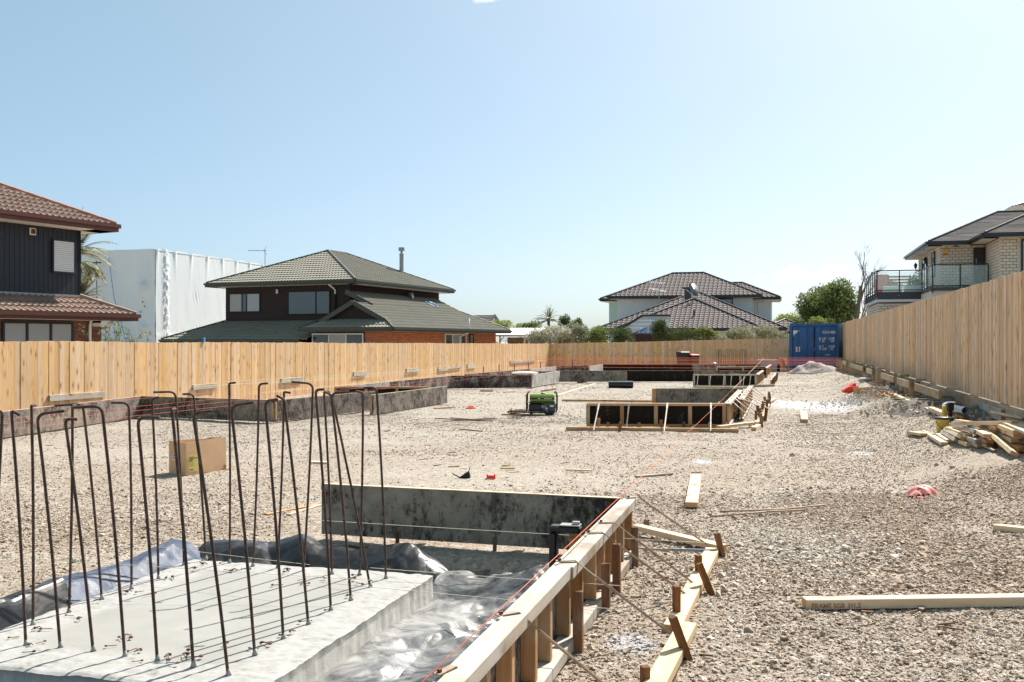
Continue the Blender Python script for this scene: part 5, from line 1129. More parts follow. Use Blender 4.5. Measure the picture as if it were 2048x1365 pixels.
def brick_wall(t, a, b, z0, z1, bw, bh, mat, mort, single=False, j=.02):
    a = Vector((*a, 0)); b = Vector((*b, 0)); L = (b-a).length; d = (b-a)/L; n = Vector((d.y, -d.x, 0)); m = MB()
    bk = MB(); c = [a, b, b-n*.15, a-n*.15]; bk.hexa([q-n*.006+Vector((0, 0, z0)) for q in c]+[q-n*.006+Vector((0, 0, z1)) for q in c]); bk.build('wall', mort, t)
    rows = int(round((z1-z0)/bh)); shared = {}
    ang = math.atan2(d.y, d.x)
    for r in range(rows):
        s = -(bw/2) if r % 2 else 0
        while s < L-.02:
            s0 = max(0, s); s1 = min(L, s+bw-j)
            if s1-s0 > .03:
                zb = z0+r*bh+j/2; w_ = round(s1-s0, 3); c = a+d*((s0+s1)/2)
                if single:
                    if w_ not in shared:
                        me = MB().box(-w_/2, w_/2, -.006, .03, 0, bh-j).mesh('brick'); bevel_mesh(me, .003); me.materials.append(mat); shared[w_] = me
                    o = bpy.data.objects.new('brick', shared[w_]); link(o, W[t.name] @ Matrix.Translation((c.x+n.x*.002, c.y+n.y*.002, zb)) @ Matrix.Rotation(ang, 4, 'Z') @ Matrix.Translation((0, random.uniform(-.002, .002), 0)), t)
                else:
                    p, q = a+d*s0+n*.006, a+d*s1+n*.006; m.hexa([p+Vector((0, 0, zb)), q+Vector((0, 0, zb)), q-n*.02+Vector((0, 0, zb)), p-n*.02+Vector((0, 0, zb)), p+Vector((0, 0, zb+bh-j)), q+Vector((0, 0, zb+bh-j)), q-n*.02+Vector((0, 0, zb+bh-j)), p-n*.02+Vector((0, 0, zb+bh-j))])
            s += bw
    if m.v: m.build('bricks', mat, t, kind='stuff')
def window(t, a, d, s0, s1, z0, z1, frame, glass, panes=2, fr=.05, nm='window', blinds=False, off=.03, split=None):
    a = Vector((*a, 0)); d = Vector((*d, 0)).normalized(); n = Vector((d.y, -d.x, 0)); wt = MB()
    def bar(u0, u1, y0, y1, mb, o0=.0, o1=off+.03):
        p, q = a+d*u0, a+d*u1; c = [p+n*o1, q+n*o1, q+n*o0, p+n*o0]; mb.hexa([v+Vector((0, 0, y0)) for v in c]+[v+Vector((0, 0, y1)) for v in c])
    bar(s0, s1, z1-fr, z1, wt); bar(s0, s1, z0, z0+fr, wt); bar(s0, s0+fr, z0+fr, z1-fr, wt); bar(s1-fr, s1, z0+fr, z1-fr, wt)
    cuts = split or [s0+(s1-s0)*k/panes for k in range(1, panes)]
    for c in cuts: bar(c-fr/2, c+fr/2, z0+fr, z1-fr, wt)
    wo_ = wt.build(nm, frame, t); ed = [s0]+list(cuts)+[s1]
    for k in range(len(ed)-1):
        pm = MB(); bar(ed[k]+fr*.6, ed[k+1]-fr*.6, z0+fr*.9, z1-fr*.9, pm, .01, off+.005); g = glass[k % len(glass)] if isinstance(glass, list) else glass
        o = pm.build('pane', g, wo_)
    if blinds:
        bl = MB(); k = int((z1-z0)/.06)
        for i in range(k): 
            y = z0+.05+i*(z1-z0-.1)/k; bar(s0+fr, s1-fr, y, y+.048, bl, off+.006, off+.012)
        bl.build('blind', M['white'], wo_)
    return wo_
def house(label, name, X, Y, rot, z=0): return thing(name, label, 'house', (X, Y, z), rot)
# --- H1 dark clad house at far left
h1 = house('dark clad two-storey house with brown tiled roofs at far left', 'dark_house', -12.99, 30, -math.radians(27.7))
# local x = toward the site, y = away along the house
m = MB(); m.box(-9, -.16, -9.8, -.16, 2.9, 4.95); m.build('core', M['navy'], h1)
board_wall(h1, (0, -9.8), (0, 0), 2.7, 4.95, M['navy'], .155, 'vertical_cladding', True); board_wall(h1, (0, 0), (-9, 0), 2.7, 4.95, M['navy'], .155, 'vertical_cladding', True)
window(h1, (0, -9.8), (0, 1), 9.8-1.02, 9.8-.22, 3.62, 4.62, M['navy'], M['glass_l'], 1, .05, blinds=True)
MB().box(.0, .05, -1.75, -1.55, 4.66, 4.86).build('vent', M['soffit'], h1, bevel=.01); MB().box(.051, .054, -1.72, -1.58, 4.69, 4.83).build('vent_grille', M['peg'], h1)
hip_roof(h1, -9.7, .7, -10.5, .7, 5.16, .463, M['roof_terra'], M['roof_ridge'], M['fascia_brown'], fas=.22, soff=.75, planes='rbfl')
k = math.sqrt(1+.463**2)
m = MB(); roof_plane(m, (1.1, -11, 2.43), (0, 1, 0), (-1/k, 0, .463/k), [(0, 0, 12.1), (1.1*k, 0, 11.0)]); m.build('lower_roof', M['roof_terra'], h1)
m = MB(); roof_plane(m, (1.1, 1.1, 2.43), (-1, 0, 0), (0, -1/k, .463/k), [(0, 0, 10), (1.1*k, 1.1, 10)]); m.build('lower_roof', M['roof_terra'], h1)
ridge_cap(h1, ((1.1, 1.1, 2.43), (0, 0, 2.94)), M['roof_terra'], .08); MB().box(0, .05, -9.8, 0, 2.93, 3.0).build('flashing', M['greymetal'], h1)
eaves(h1, [(-9, -11), (1.1, -11), (1.1, 1.1), (-9, 1.1)], 2.43, M['fascia_brown'], .20, .70, sides=(1, 2))
brick_wall(h1, (.4, -9.8), (.4, .4), 1.2, 2.23, .23, .086, M['brick_dark'], M['mortar_r']); brick_wall(h1, (.4, .4), (-9, .4), -.5, 2.23, .23, .086, M['brick_dark'], M['mortar_r'])
MB().box(-9, .25, -9.8, .25, -.5, 2.22).build('core', M['mortar_r'], h1)
window(h1, (.41, -9.8), (0, 1), 9.8-2.9, 9.8-.62, 1.0, 2.18, M['navy'], [M['glass_l'], M['glass_l'], M['glass_l']], 3, .07)
MB().tube([(.52, -.05, 2.25), (.46, -.05, 2.1), (.46, -.05, .8)], .04, 10).build('downpipe', M['white'], h1, smooth=True); MB().box(.42, .80, .02, .42, 2.06, 2.16).build('spouting_box', M['white'], h1); MB().tube([(.75, .5, 2.2), (.66, .5, 2.02), (.3, .5, 2.0)], .04, 8).build('downpipe', M['white'], h1, smooth=True)
# --- wrapped building
wb = thing('wrapped_building', 'tall building wholly wrapped in white shrink film between the two dark houses', 'building', (-16.1, 45, 0), -TH)
def wrapped():
    mt = N('white_shrink_film', (.74, .78, .79), .5, spec=.4); v = mt.coord('Object'); mt.color(mt.mix(mt.mr(mt.noise(mt.coord('Object', (1, 1, .35)), .8, 5, .6), .35, .7), (.70, .73, .73), (.77, .79, .79))); mt.bump(mt.noise(mt.coord('Object', (1, 1, .4)), 2.5, 5, .6, .5), .25, .03)
    H = 5.8
    def face(o, u, L, nrm, nm, scallop):
        m = MB(); nx = int(L/.06); nz = 80; U, Vv = np.meshgrid(np.linspace(0, L, nx), np.linspace(0, 1, nz))
        top = H+(.10*np.abs(np.sin(U*math.pi/1.35))-.04+.03*vnoise(U*3, U*0) if scallop else .015*vnoise(U*2, U*0)); Zz = -.6+Vv*(top+.6)
        dsp = .03*vnoise(U*.5+3, Zz*.4)+.003*ridge(U*2+Zz*.5, Zz*.6)
        if scallop:
            seam = np.exp(-((U-.75)/.20)**2); dsp = dsp+seam*(.10*vnoise(U*14, Zz*9)+.07*vnoise(U*25, Zz*22)+.05)
            for k in range(8):
                uc = .1+k*1.35; dsp = dsp+.06*np.exp(-((U-uc-(H-Zz)*.10*math.sin(k*2))/.10)**2)*np.exp(-(H-Zz)/.5)
            for uc, zc in ((3.2, 3.8), (3.3, 2.2), (6.4, 3.0)): dsp = dsp+.018*np.sin((U-uc)*26+(Zz-zc)*9)*np.exp(-((U-uc)/.25)**2-((Zz-zc)/.25)**2)
            dsp = dsp+.015*(Zz < 1.95)
        else:
            for uc, zc in ((L-.55, 4.15), (L-.55, 2.25)): 
                rr_ = np.sqrt((U-uc)**2+((Zz-zc)*1.2)**2); dsp = dsp+.30*np.exp(-(rr_/.16)**2)+.12*np.exp(-(rr_/.55)**2)+.02*np.sin(np.arctan2(Zz-zc, U-uc)*9)*np.exp(-((rr_-.4)/.3)**2)
            dsp = dsp+.10*np.exp(-((U-L+.25-(H-Zz)*.22)/.10)**2)*np.exp(-(H-Zz)/.7)+.06*np.exp(-((U-L+.1-(H-Zz)*.08)/.07)**2)*np.exp(-(H-Zz)/.9)+.05*np.exp(-((U-L+.5-(H-Zz)*.5)/.1)**2)*np.exp(-(H-Zz)/.5)
        pts = [tuple(Vector(o)+Vector(u)*a+Vector(nrm)*c+Vector((0, 0, b))) for a, b, c in zip(U.ravel(), Zz.ravel(), dsp.ravel())]
        i = np.arange(nx*nz).reshape(nz, nx); m.v = pts; m.f = [tuple(q) for q in np.stack([i[:-1, :-1], i[:-1, 1:], i[1:, 1:], i[1:, :-1]], -1).reshape(-1, 4).tolist()]
        m.build(nm, mt.m, wb, smooth=True)
    face((0, 0, 0), (0, 1, 0), 9.8, (1, 0, 0), 'film_wall', True); face((-13, 0, 0), (1, 0, 0), 13, (0, -1, 0), 'film_wall', False)
    face((0, 9.8, 0), (-1, 0, 0), 13, (0, 1, 0), 'film_wall', True); face((-13, 9.8, 0), (0, -1, 0), 9.8, (-1, 0, 0), 'film_wall', False)
    MB().quad((.02, 0, 5.76), (.02, 9.8, 5.76), (-13, 9.8, 5.76), (-13, 0, 5.76)).build('film_roof', mt.m, wb)
    MB().tube([(-2.4, -.12, 5.45), (-2.0, -.25, 3.6), (-1.2, -.2, 1.0)], .018, 5).build('blue_cord', M['blue_tube'], wb); MB().tube([(-2.9, -.3, 5.3), (-2.88, -.3, 3.4)], .02, 5).build('bracket', M['dgrey'], wb)
    MB().box(-3.1, -2.65, -.32, -.28, 5.18, 5.24).build('bracket_arm', M['dgrey'], wb); MB().box(-3.0, -2.6, -.32, -.28, 4.55, 4.61).build('bracket_arm', M['dgrey'], wb)
    for a, b in ((-.6, 3.4), (-.5, 3.2), (-.72, 2.95)): MB().ball((a, -.12, b), .035, 8).build('tie_patch', M['dgrey'], wb)
wrapped()
wb.location = (-16.1*1.36, 45*1.36, HC*(1-1.36)); wb.scale = (1.36, 1.36, 1.36)
# --- H2 olive-roofed house
TH2 = math.radians(23)
h2 = house('dark timber house with olive tiled hip roofs and flue behind the left fence', 'olive_roofed_house', -8.36, 53, -TH2)
cs, sn = math.cos(TH2), math.sin(TH2)
def h2a(px, b):   # local x of the point on plane y=b that shows at px
    k = (px-1024)/FPX; return (k*(53+cs*b)-(-8.36+sn*b))/(cs+k*sn)
def h2z(px, py, b): a = h2a(px, b); return HC-(py-HY)/FPX*(53-sn*a+cs*b)
E1_ = 4.93; SL2 = .423
hip_roof(h2, -9.9, 0, 0, 11.8, E1_, SL2, M['roof_olive'], M['fascia_olive'], M['fascia_olive'], fas=.22, soff=.7)
board_wall(h2, (-9.07, .7), (-.7, .7), 2.2, 4.72, M['darkwood'], .17, 'dark_weatherboards'); board_wall(h2, (-.7, .7), (-.7, 11.1), 2.2, 4.72, M['darkwood'], .17, 'dark_weatherboards'); board_wall(h2, (-9.07, 11.1), (-9.07, .7), 2.2, 4.72, M['darkwood'], .17, 'dark_weatherboards')
MB().box(-8.9, -.87, .88, 10.9, -.4, 4.7).build('core', M['darkwood'], h2)
wa = (-9.07, .7)
a0 = h2a(459, .7)+9.07; a1 = h2a(521, .7)+9.07; window(h2, wa, (1, 0), a0, a1, h2z(490, 625, .7), h2z(490, 587, .7), M['darkwood'], [M['glass_c'], M['glass'], M['glass_l']], 3, .05, split=[a0+(a1-a0)*.42, a0+(a1-a0)*.57])
a0 = h2a(576, .7)+9.07; a1 = h2a(661, .7)+9.07; window(h2, wa, (1, 0), a0, a1, h2z(620, 630, .7), h2z(620, 582, .7), M['darkwood'], [M['glass'], M['glass']], 2, .06, split=[a0+(a1-a0)*.67])
q = h2a(556, .7); MB().box(q-.06, q+.06, .56, .68, h2z(556, 588, .7), h2z(556, 579, .7)).build('sensor_light', M['white'], h2, bevel=.02)
q = h2a(672, .7); MB().tube([(h2a(656, 0), .1, 4.68), (q-.1, .62, 4.52), (q, .62, 4.4), (q, .62, 4.2)], .05, 8).build('downpipe', M['white'], h2, smooth=True); MB().tube([(q, .62, 4.2), (q, .62, 2.9)], .045, 8).build('downpipe', M['darkwood'], h2)
k = math.sqrt(1+SL2**2)
m = MB(); roof_plane(m, (-11.6, -1.75, 1.72), (1, 0, 0), (0, 1/k, SL2/k), [(0, 0, 9.8), (2.45*k, 2.45, 9.8)]); m.build('lower_roof', M['roof_olive'], h2)
m = MB(); roof_plane(m, (-11.6, 11, 1.72), (0, -1, 0), (1/k, 0, SL2/k), [(0, 0, 12.75), (2.45*k, 0, 10.3)]); m.build('lower_roof', M['roof_olive'], h2)
ridge_cap(h2, ((-11.6, -1.75, 1.72), (-9.12, .7, 2.76)), M['fascia_olive']); eaves(h2, [(-11.6, -1.75), (-2.3, -1.75)], 1.72, M['fascia_olive'], .2, .6, close=False)
MB().box(-11.1, -2.2, -1.2, .5, -.5, 1.6).build('wall', M['darkwood'], h2)
s2 = .48; k2 = math.sqrt(1+s2*s2); ze = 2.32
m = MB(); roof_plane(m, (3.44, 0, ze), (0, 1, 0), (-1/k2, 0, s2/k2), [(0, -2.0, 13.0), (1.0*k2, -1.2, 12.0), (2.28*k2, -1.25, 10.7), (2.79*k2, -1.25, 10.6)]); m.build('lower_roof', M['roof_olive'], h2)
m = MB(); roof_plane(m, (.65, 0, ze+2.79*s2), (0, 1, 0), (-1/k2, 0, s2/k2), [(0, .2, 10.6), (1.35*k2, .2, 10.6)]); m.build('lower_roof', M['roof_olive'], h2)
m = MB(); roof_plane(m, (-2.14, 3, ze), (0, -1, 0), (1/k2, 0, s2/k2), [(0, 0, 5.0), (1.0*k2, 0, 4.2), (2.79*k2, 0, 4.25)]); m.build('lower_roof', M['roof_olive'], h2)
m = MB(); roof_plane(m, (-2.14, -2.0, ze), (1, 0, 0), (0, 1/k2, s2/k2), [(0, 0, 5.58), (1.0*k2, 1.0, 4.58)]); m.build('lower_roof', M['roof_olive'], h2)
MB().quad((-1.14, -1.0, ze+.47), (2.44, -1.0, ze+.47), (.65, -1.0, ze+2.79*s2-.02)).build('gable_panel', M['darkwood'], h2)
for s in (-1, 1):
    MB().beam((.65+s*1.9, -1.27, ze+.89*s2-.06), (.65, -1.27, ze+2.79*s2+.0), .04, .24).build('barge_board', M['fascia_olive'], h2); ridge_cap(h2, ((.65+s*2.79, -2.0, ze), (.65+s*1.8, -1.1, ze+.48)), M['fascia_olive'], .06)
MB().beam((.95, .18, ze+2.49*s2), (-.7, .18, ze+4.14*s2), .04, .26).build('barge_board', M['fascia_olive'], h2)
ridge_cap(h2, ((3.44, 13.0, ze), (1.1, 10.7, ze+2.3*s2)), M['fascia_olive']); ridge_cap(h2, ((1.1, 10.7, ze+2.3*s2), (-.6, 10.6, ze+2.3*s2+.75)), M['fascia_olive'])
m = MB(); roof_plane(m, (3.44, 13.0, ze), (-1, 0, 0), (0, -1/k2, s2/k2), [(0, 0, 8), (2.3*k2, 2.3, 8)]); m.build('lower_roof', M['roof_olive'], h2)
eaves(h2, [(-2.14, -2.0), (3.44, -2.0), (3.44, 13.0), (-4, 13.0)], ze, M['fascia_olive'], .2, .65, sides=(0, 1, 2), close=False)
brick_wall(h2, (h2a(730, -1.3), -1.3), (2.74, -1.3), .7, ze-.2, .23, .086, M['brick_red'], M['mortar_r']); brick_wall(h2, (2.74, -1.3), (2.74, 12.3), .7, ze-.2, .23, .086, M['brick_red'], M['mortar_r'])
MB().box(-1.9, 2.58, -1.1, 12.1, -.4, ze-.2).build('core', M['mortar_r'], h2)
MB().box(-1.95, 2.58, -1.28, -1.11, -.4, .8).build('wall', M['brick_red'], h2); window(h2, (-1.9, -1.3), (1, 0), .1, h2a(729, -1.3)+1.86, .6, ze-.28, M['white'], [M['glass'], M['glass_c'], M['glass']], 3, .07)
def h2b(px, a): k = (px-1024)/FPX; return (k*(53-sn*a)-(-8.36+cs*a))/(sn-k*cs)
window(h2, (2.745, 0), (0, 1), h2b(889, 2.74), h2b(931, 2.74), .6, ze-.26, M['white'], [M['glass'], M['glass_c'], M['glass']], 3, .06); window(h2, (2.745, 0), (0, 1), h2b(938, 2.74), h2b(946, 2.74), .6, ze-.26, M['darkwood'], M['glass'], 1, .06)
q = h2b(938, 3.4); MB().tube([(2.85, q, .6), (2.85, q, 1.9), (3.3, q, 2.1), (3.4, q, 2.15), (3.4, q, 2.95)], .05, 8).build('vent_pipe', M['white'], h2, smooth=True)
# flue, vent, hose, aerial
q = (-2.4, 9.3); zf = E1_+2.4*SL2; m = MB(); m.lathe((q[0], q[1], zf-.15), [(.13, 0), (.13, 1.25), (.15, 1.27), (.15, 1.32), (.07, 1.34), (.07, 1.48), (.19, 1.5), (.19, 1.72), (.10, 1.74)], 16); m.build('flue', M['greymetal'], h2, smooth=False); MB().beam((q[0]-.5, q[1]-.3, zf-.03+.1), (q[0]+.5, q[1]-.3, zf-.35), .9, .02).build('flue_flashing', M['steel'], h2)
q = h2b(812, -.7); MB().tube([(-.68, q, 4.35), (-.3, q, 4.45), (-.25, q, 4.1)], .11, 8).build('wall_vent', M['steel'], h2, smooth=True)
MB().tube([(.3+.35*math.cos(a), 8.2+.35*math.sin(a)*1.3, ze+3.14*s2-.35*math.cos(a)*s2+.06) for a in np.linspace(0, 6, 20)], .035, 6).build('hose_coil', M['blue_tube'], h2, smooth=True)
def aerial(t, x, y, z, h, L=1.3, dirx=(-1, 0), mat='dgrey', nm='aerial'):
    m = MB(); m.tube([(x, y, z), (x, y, z+h)], .016, 6); d = Vector((*dirx, 0)); n = Vector((-d.y, d.x, 0)); o = Vector((x, y, z+h-.05)); m.tube([o-d*.15, o+d*L+Vector((0, 0, .05))], .012, 5)
    for k in range(9): p = o+d*(L*(k+1)/9.5)+Vector((0, 0, .05*(k+1)/9)); m.tube([p-n*.11-Vector((0, 0, .02)), p+n*.11+Vector((0, 0, .02))], .008, 4)
    m.tube([o-d*.12+Vector((0, 0, .28)), o+d*.1], .01, 4); m.tube([o-d*.12-Vector((0, 0, .25)), o+d*.1], .01, 4); m.tube([(x, y, z+h*.4), (x+.5, y, z)], .006, 4); return m.build(nm, M[mat], t)
q = h2a(530, 5.5); aerial(h2, q, 5.5, h2z(530, 556, 5.5), h2z(530, 500, 5.5)-h2z(530, 556, 5.5), 1.3, (-1, 0), nm='tv_aerial')
# small gabled house beyond
hg = house('small grey-roofed gable far behind the olive-roofed house', 'gabled_house', *D(978, 640, 95).xy, -math.radians(20)); sg = .5; kg = math.sqrt(1+sg*sg)
zt = D(975, 631, 95).z; m = MB(); roof_plane(m, (-4.5, -1.0, zt-1.0), (1, 0, 0), (0, 1/kg, sg/kg), [(0, 0, 4.7), (2*kg, 0, 4.7)]); m.build('roof', M['roof_grey'], hg); m = MB(); roof_plane(m, (.2, 3.0, zt-1.0), (-1, 0, 0), (0, -1/kg, sg/kg), [(0, 0, 4.7), (2*kg, 0, 4.7)]); m.build('roof', M['roof_grey'], hg)
MB().hexa([(-4.4, -.9, 0), (.1, -.9, 0), (.1, 2.9, 0), (-4.4, 2.9, 0), (-4.4, -.9, zt-1.05), (.1, -.9, zt-1.05), (.1, 2.9, zt-1.05), (-4.4, 2.9, zt-1.05)]).build('wall', M['offwhite'], hg); MB().quad((.1, -.9, zt-1.05), (.1, 2.9, zt-1.05), (.1, 1, zt-.1)).build('gable', M['offwhite'], hg); MB().beam((.22, -1, zt-1.0), (.22, 1, zt+.02), .05, .25).build('barge_board', M['fascia_dark'], hg); MB().beam((.22, 3, zt-1.0), (.22, 1, zt+.02), .05, .25).build('barge_board', M['fascia_dark'], hg)
# carport
cpt = thing('carport', 'open carport with pale corrugated roof beside the brick corner', 'carport', (*D(1030, 680, 66).xy, 0), -TH)
x0, x1 = -1.35, 1.30; m = MB()
for k in range(60):
    a = x0+(x1-x0)*k/60; b = x0+(x1-x0)*(k+1)/60; za = .02*math.sin(k*1.26); zb = .02*math.sin((k+1)*1.26); m.quad((a, -1.2, 2.05+za), (b, -1.2, 2.05+zb), (b+.25, 3.2, 2.55+zb), (a+.25, 3.2, 2.55+za))
m.build('roof', M['white'], cpt); MB().box(x0, x1, -1.25, -1.20, 1.95, 2.07).build('fascia', M['offwhite'], cpt)
for x in (x0+.05, x1-.35, x1-.05): MB().box(x-.05, x+.05, -1.2, -1.1, -.3, 1.94).build('post', M['offwhite'], cpt)
MB().box(x0, x1, 3.0, 3.1, -.3, 1.9).build('back_wall', M['peg'], cpt)
# --- H3 back house
h3 = house('white weatherboard house with brown tiled roofs beyond the far fence', 'brown_roofed_house', 7.43, 77, -TH)
def h3a(px, b): k = (px-1024)/FPX; return (k*(77+FY*b)-(7.43+FX*b))/(RX+k*FX)
def h3z(px, py, b): a = h3a(px, b); return HC-(py-HY)/FPX*(77-FX*a+FY*b)
KW = dict(pitch=.33, course=.34, amp=.035, step=.035)
hip_roof(h3, 0, 11.44, 0, 9.0, 5.12, .443, M['roof_brown'], M['fascia_dark'], M['fascia_dark'], fas=.2, soff=.6, **KW)
hip_roof(h3, -.95, 12.8, 1.9, 7.6, 5.02, .443, M['roof_brown'], M['fascia_dark'], M['fascia_dark'], fas=.2, soff=.6, **KW)
for a, b, zz, mt in (((.6, .6), (10.84, .6), .5, 'white_board'), ((10.84, .6), (10.84, 2.5), .5, 'white_board'), ((10.84, 2.5), (12.2, 2.5), .5, 'white_board'), ((-.35, 2.5), (.6, 2.5), .5, 'mint'), ((12.2, 2.5), (12.2, 7), .5, 'white_board')): board_wall(h3, a, b, 1.5, 4.9, M[mt], .19, 'weatherboards')
MB().box(-.2, 12.0, 2.7, 8, -.5, 4.9).build('core', M['offwhite'], h3); MB().box(.8, 10.6, .8, 3, -.5, 4.9).build('core', M['offwhite'], h3)
a0, a1 = h3a(1434, .6), h3a(1466, .6); window(h3, (0, .6), (1, 0), a0, a1, h3z(1450, 612, .6), h3z(1450, 597, .6), M['fascia_dark'], M['glass_c'], 1, .09)
q = h3a(1517, 2.4); MB().tube([(h3a(1528, 2.2), 2.2, 4.75), (q, 2.4, 4.6), (q, 2.4, 1.8)], .045, 8).build('downpipe', M['white'], h3)
hip_roof(h3, .35, 13.2, -6.5, 6.3, 2.55, .443, M['roof_brown'], M['fascia_dark'], M['fascia_dark'], planes='flr', **KW)
xa, xb = 1.9, 11.75; hw = (xb-xa)/2; sl = .443; kk = math.sqrt(1+sl*sl)
m = MB(); roof_plane(m, (xa, -8.2, 2.52), (1, 0, 0), (0, 1/kk, sl/kk), [(0, 3.35, 2*hw), (1.35*kk, 3.35, 2*hw-1.35), (1.36*kk, 1.36, 2*hw-1.36), (hw*kk, hw, hw)], **KW); m.build('lower_roof', M['roof_brown'], h3)
for s in (0, 1):
    cpt_ = [(xa, -8.2, 2.52), (xa+hw, -8.2+hw, 2.52+hw*sl)] if not s else [(xb, -8.2, 2.52), (xa+hw, -8.2+hw, 2.52+hw*sl)]
    ridge_cap(h3, cpt_, M['fascia_dark'], .09)
m = MB(); roof_plane(m, (xb, -8.2, 2.52), (0, 1, 0), (-1/kk, 0, sl/kk), [(0, 0, 9), (hw*kk, hw, 9)], **KW); m.build('lower_roof', M['roof_brown'], h3)
m = MB(); roof_plane(m, (xa, .8, 2.52), (0, -1, 0), (1/kk, 0, sl/kk), [(0, 0, 9), (hw*kk, 0, 9-hw)], **KW); m.build('lower_roof', M['roof_brown'], h3)
eaves(h3, [(xa+3.3, -8.2), (xb, -8.2), (xb, 0)], 2.52, M['fascia_dark'], .2, .6, close=False)
MB().box(xa+.6, xb-.6, -7.6, -1, -.5, 2.33).build('wall', M['white_board'], h3)
# recessed wall at the left with lean-to glazing
a0, a1 = h3a(1240, -8.0), h3a(1338, -8.0); zt = h3z(1338, 633, -8.0); a2 = h3a(1286, -8.0); zl = h3z(1245, 662, -8.0)
n_ = 10
for i in range(n_):
    z0_ = .8+(zt-.8)*i/n_; z1_ = .8+(zt-.8)*(i+1)/n_; cut = lambda z: a0 if z < zl else a0+(a2-a0)*(z-zl)/(zt-zl)
    MB().quad((cut(z0_), -8.02, z0_), (a1, -8.02, z0_), (a1, -8.0, z1_), (cut(z1_), -8.0, z1_)).build('weatherboard', M['white_board'], h3)
MB().beam((a0-.3, -8.2, zl-.12), (a2, -8.2, zt+.06), .3, .14).build('fascia', M['fascia_dark'], h3); MB().beam((a2, -8.2, zt+.06), (a1+.1, -8.2, zt+.06), .3, .14).build('fascia', M['fascia_dark'], h3)
g0_, g1_ = h3a(1260, -9.6), h3a(1314, -9.6); zb = h3z(1290, 668, -9.6); zz = h3z(1314, 645, -9.6)
for i in range(3):
    x0 = g0_+(g1_-g0_)*i/3; x1 = g0_+(g1_-g0_)*(i+1)/3; h0_ = zb+(zz-zb)*(i/3); h1_ = zb+(zz-zb)*((i+1)/3)
    MB().quad((x0+.03, -9.6, zb), (x1-.03, -9.6, zb), (x1-.03, -9.4, h1_), (x0+.03, -9.4, h0_)).build('glazing', M['glass_sky'], h3); MB().beam((x1, -9.62, zb), (x1, -9.42, h1_), .06, .05).build('glazing_bar', M['white'], h3)
MB().beam((g0_, -9.61, zb), (g1_, -9.41, zz), .06, .05).build('glazing_bar', M['white'], h3); MB().beam((g0_-.1, -9.62, zb), (g1_+.1, -9.62, zb), .06, .06).build('glazing_bar', M['dgrey'], h3)
MB().box(g0_-.1, g1_+1.5, -9.75, -9.65, -.4, zb-.04).build('dark_screen', N('maroon_screen', (.045, .015, .012), .7).m, h3); MB().quad((g0_, -9.6, zb), (g1_, -9.4, zz), (g1_, -8.03, zz+.1), (g0_, -8.03, zb+.2)).build('glazing', M['glass_sky'], h3)
# chimney, dish, aerials
q = h3a(1376, -2.0); zc = h3z(1376, 588, -2.0); MB().box(q-.24, q+.24, -2.2, -1.75, zc-.8, zc+.35).build('chimney', M['dgrey'], h3); MB().box(q-.36, q+.36, -2.3, -1.65, zc+.36, zc+.46).build('chimney_cap', M['dgrey'], h3); MB().lathe((q+.15, -1.95, zc+.46), [(.08, 0), (.08, .3)], 10).build('cowl', M['dgrey'], h3)
q = h3a(1387, -3.5); zc = h3z(1387, 581, -3.5); dsh = MB(); dsh.lathe((0, 0, 0), [(.42, .11), (.36, .075), (.24, .035), (.10, .006), (.01, 0)], 22); o = dsh.build('satellite_dish', M['greymetal'], h3, smooth=True)
o.matrix_basis = Matrix.Translation((q, -3.5, zc)) @ Matrix.Rotation(math.radians(38), 4, 'Z') @ Matrix.Rotation(math.radians(68), 4, 'X') @ Matrix.Diagonal((.85, 1.15, 1, 1))
MB().tube([(q+.05, -3.4, zc-.75), (q+.05, -3.4, zc-.3), (q, -3.45, zc)], .03, 6).build('dish_mount', M['white'], h3); MB().tube([(q+.05, -3.4, zc-.4), (q+.5, -3.4, zc-.95)], .02, 6).build('dish_mount', M['white'], h3); MB().tube([(q-.1, -3.6, zc-.3), (q-.5, -3.9, zc+.05)], .02, 6).build('dish_arm', M['white'], h3)
q = h3a(1318, -1.5); z0_ = h3z(1318, 604, -1.5); z1_ = h3z(1318, 560, -1.5); m = MB(); m.tube([(q, -1.5, z0_), (q, -1.5, z1_)], .025, 6)
for zz_, L, dy in ((z1_-.22, 1.1, .5), (z1_-.75, .95, -.3)):
    m.tube([(q-.75, -1.5, zz_+.1), (q+.55, -1.5-dy, zz_-.12)], .02, 5)
    for k in range(8): p = Vector((q-.7+k*.16, -1.5-dy*k/8, zz_+.09-.025*k)); m.tube([p-Vector((0.03, .25, .10)), p+Vector((.03, .25, .10))], .013, 4)
m.build('tv_aerial', M['steel'], h3)
q = h3a(1386, -7); MB().lathe((q, -6.2, 3.35), [(.06, 0), (.06, .45)], 8).build('roof_vent', M['fascia_dark'], h3)
# little roof at its right
hr = house('dark tiled outbuilding roof right of the white house, by the container', 'outbuilding', *D(1548, 660, 80).xy, -TH); 
hip_roof(hr, -1.5, 3.3, 0, 5, D(1550, 664, 80).z, .443, M['roof_brown'], M['fascia_dark'], M['fascia_dark'], **KW); MB().box(-1, 2.8, .6, 4.5, 0, D(1550, 664, 80).z-.2).build('wall', M['offwhite'], hr)
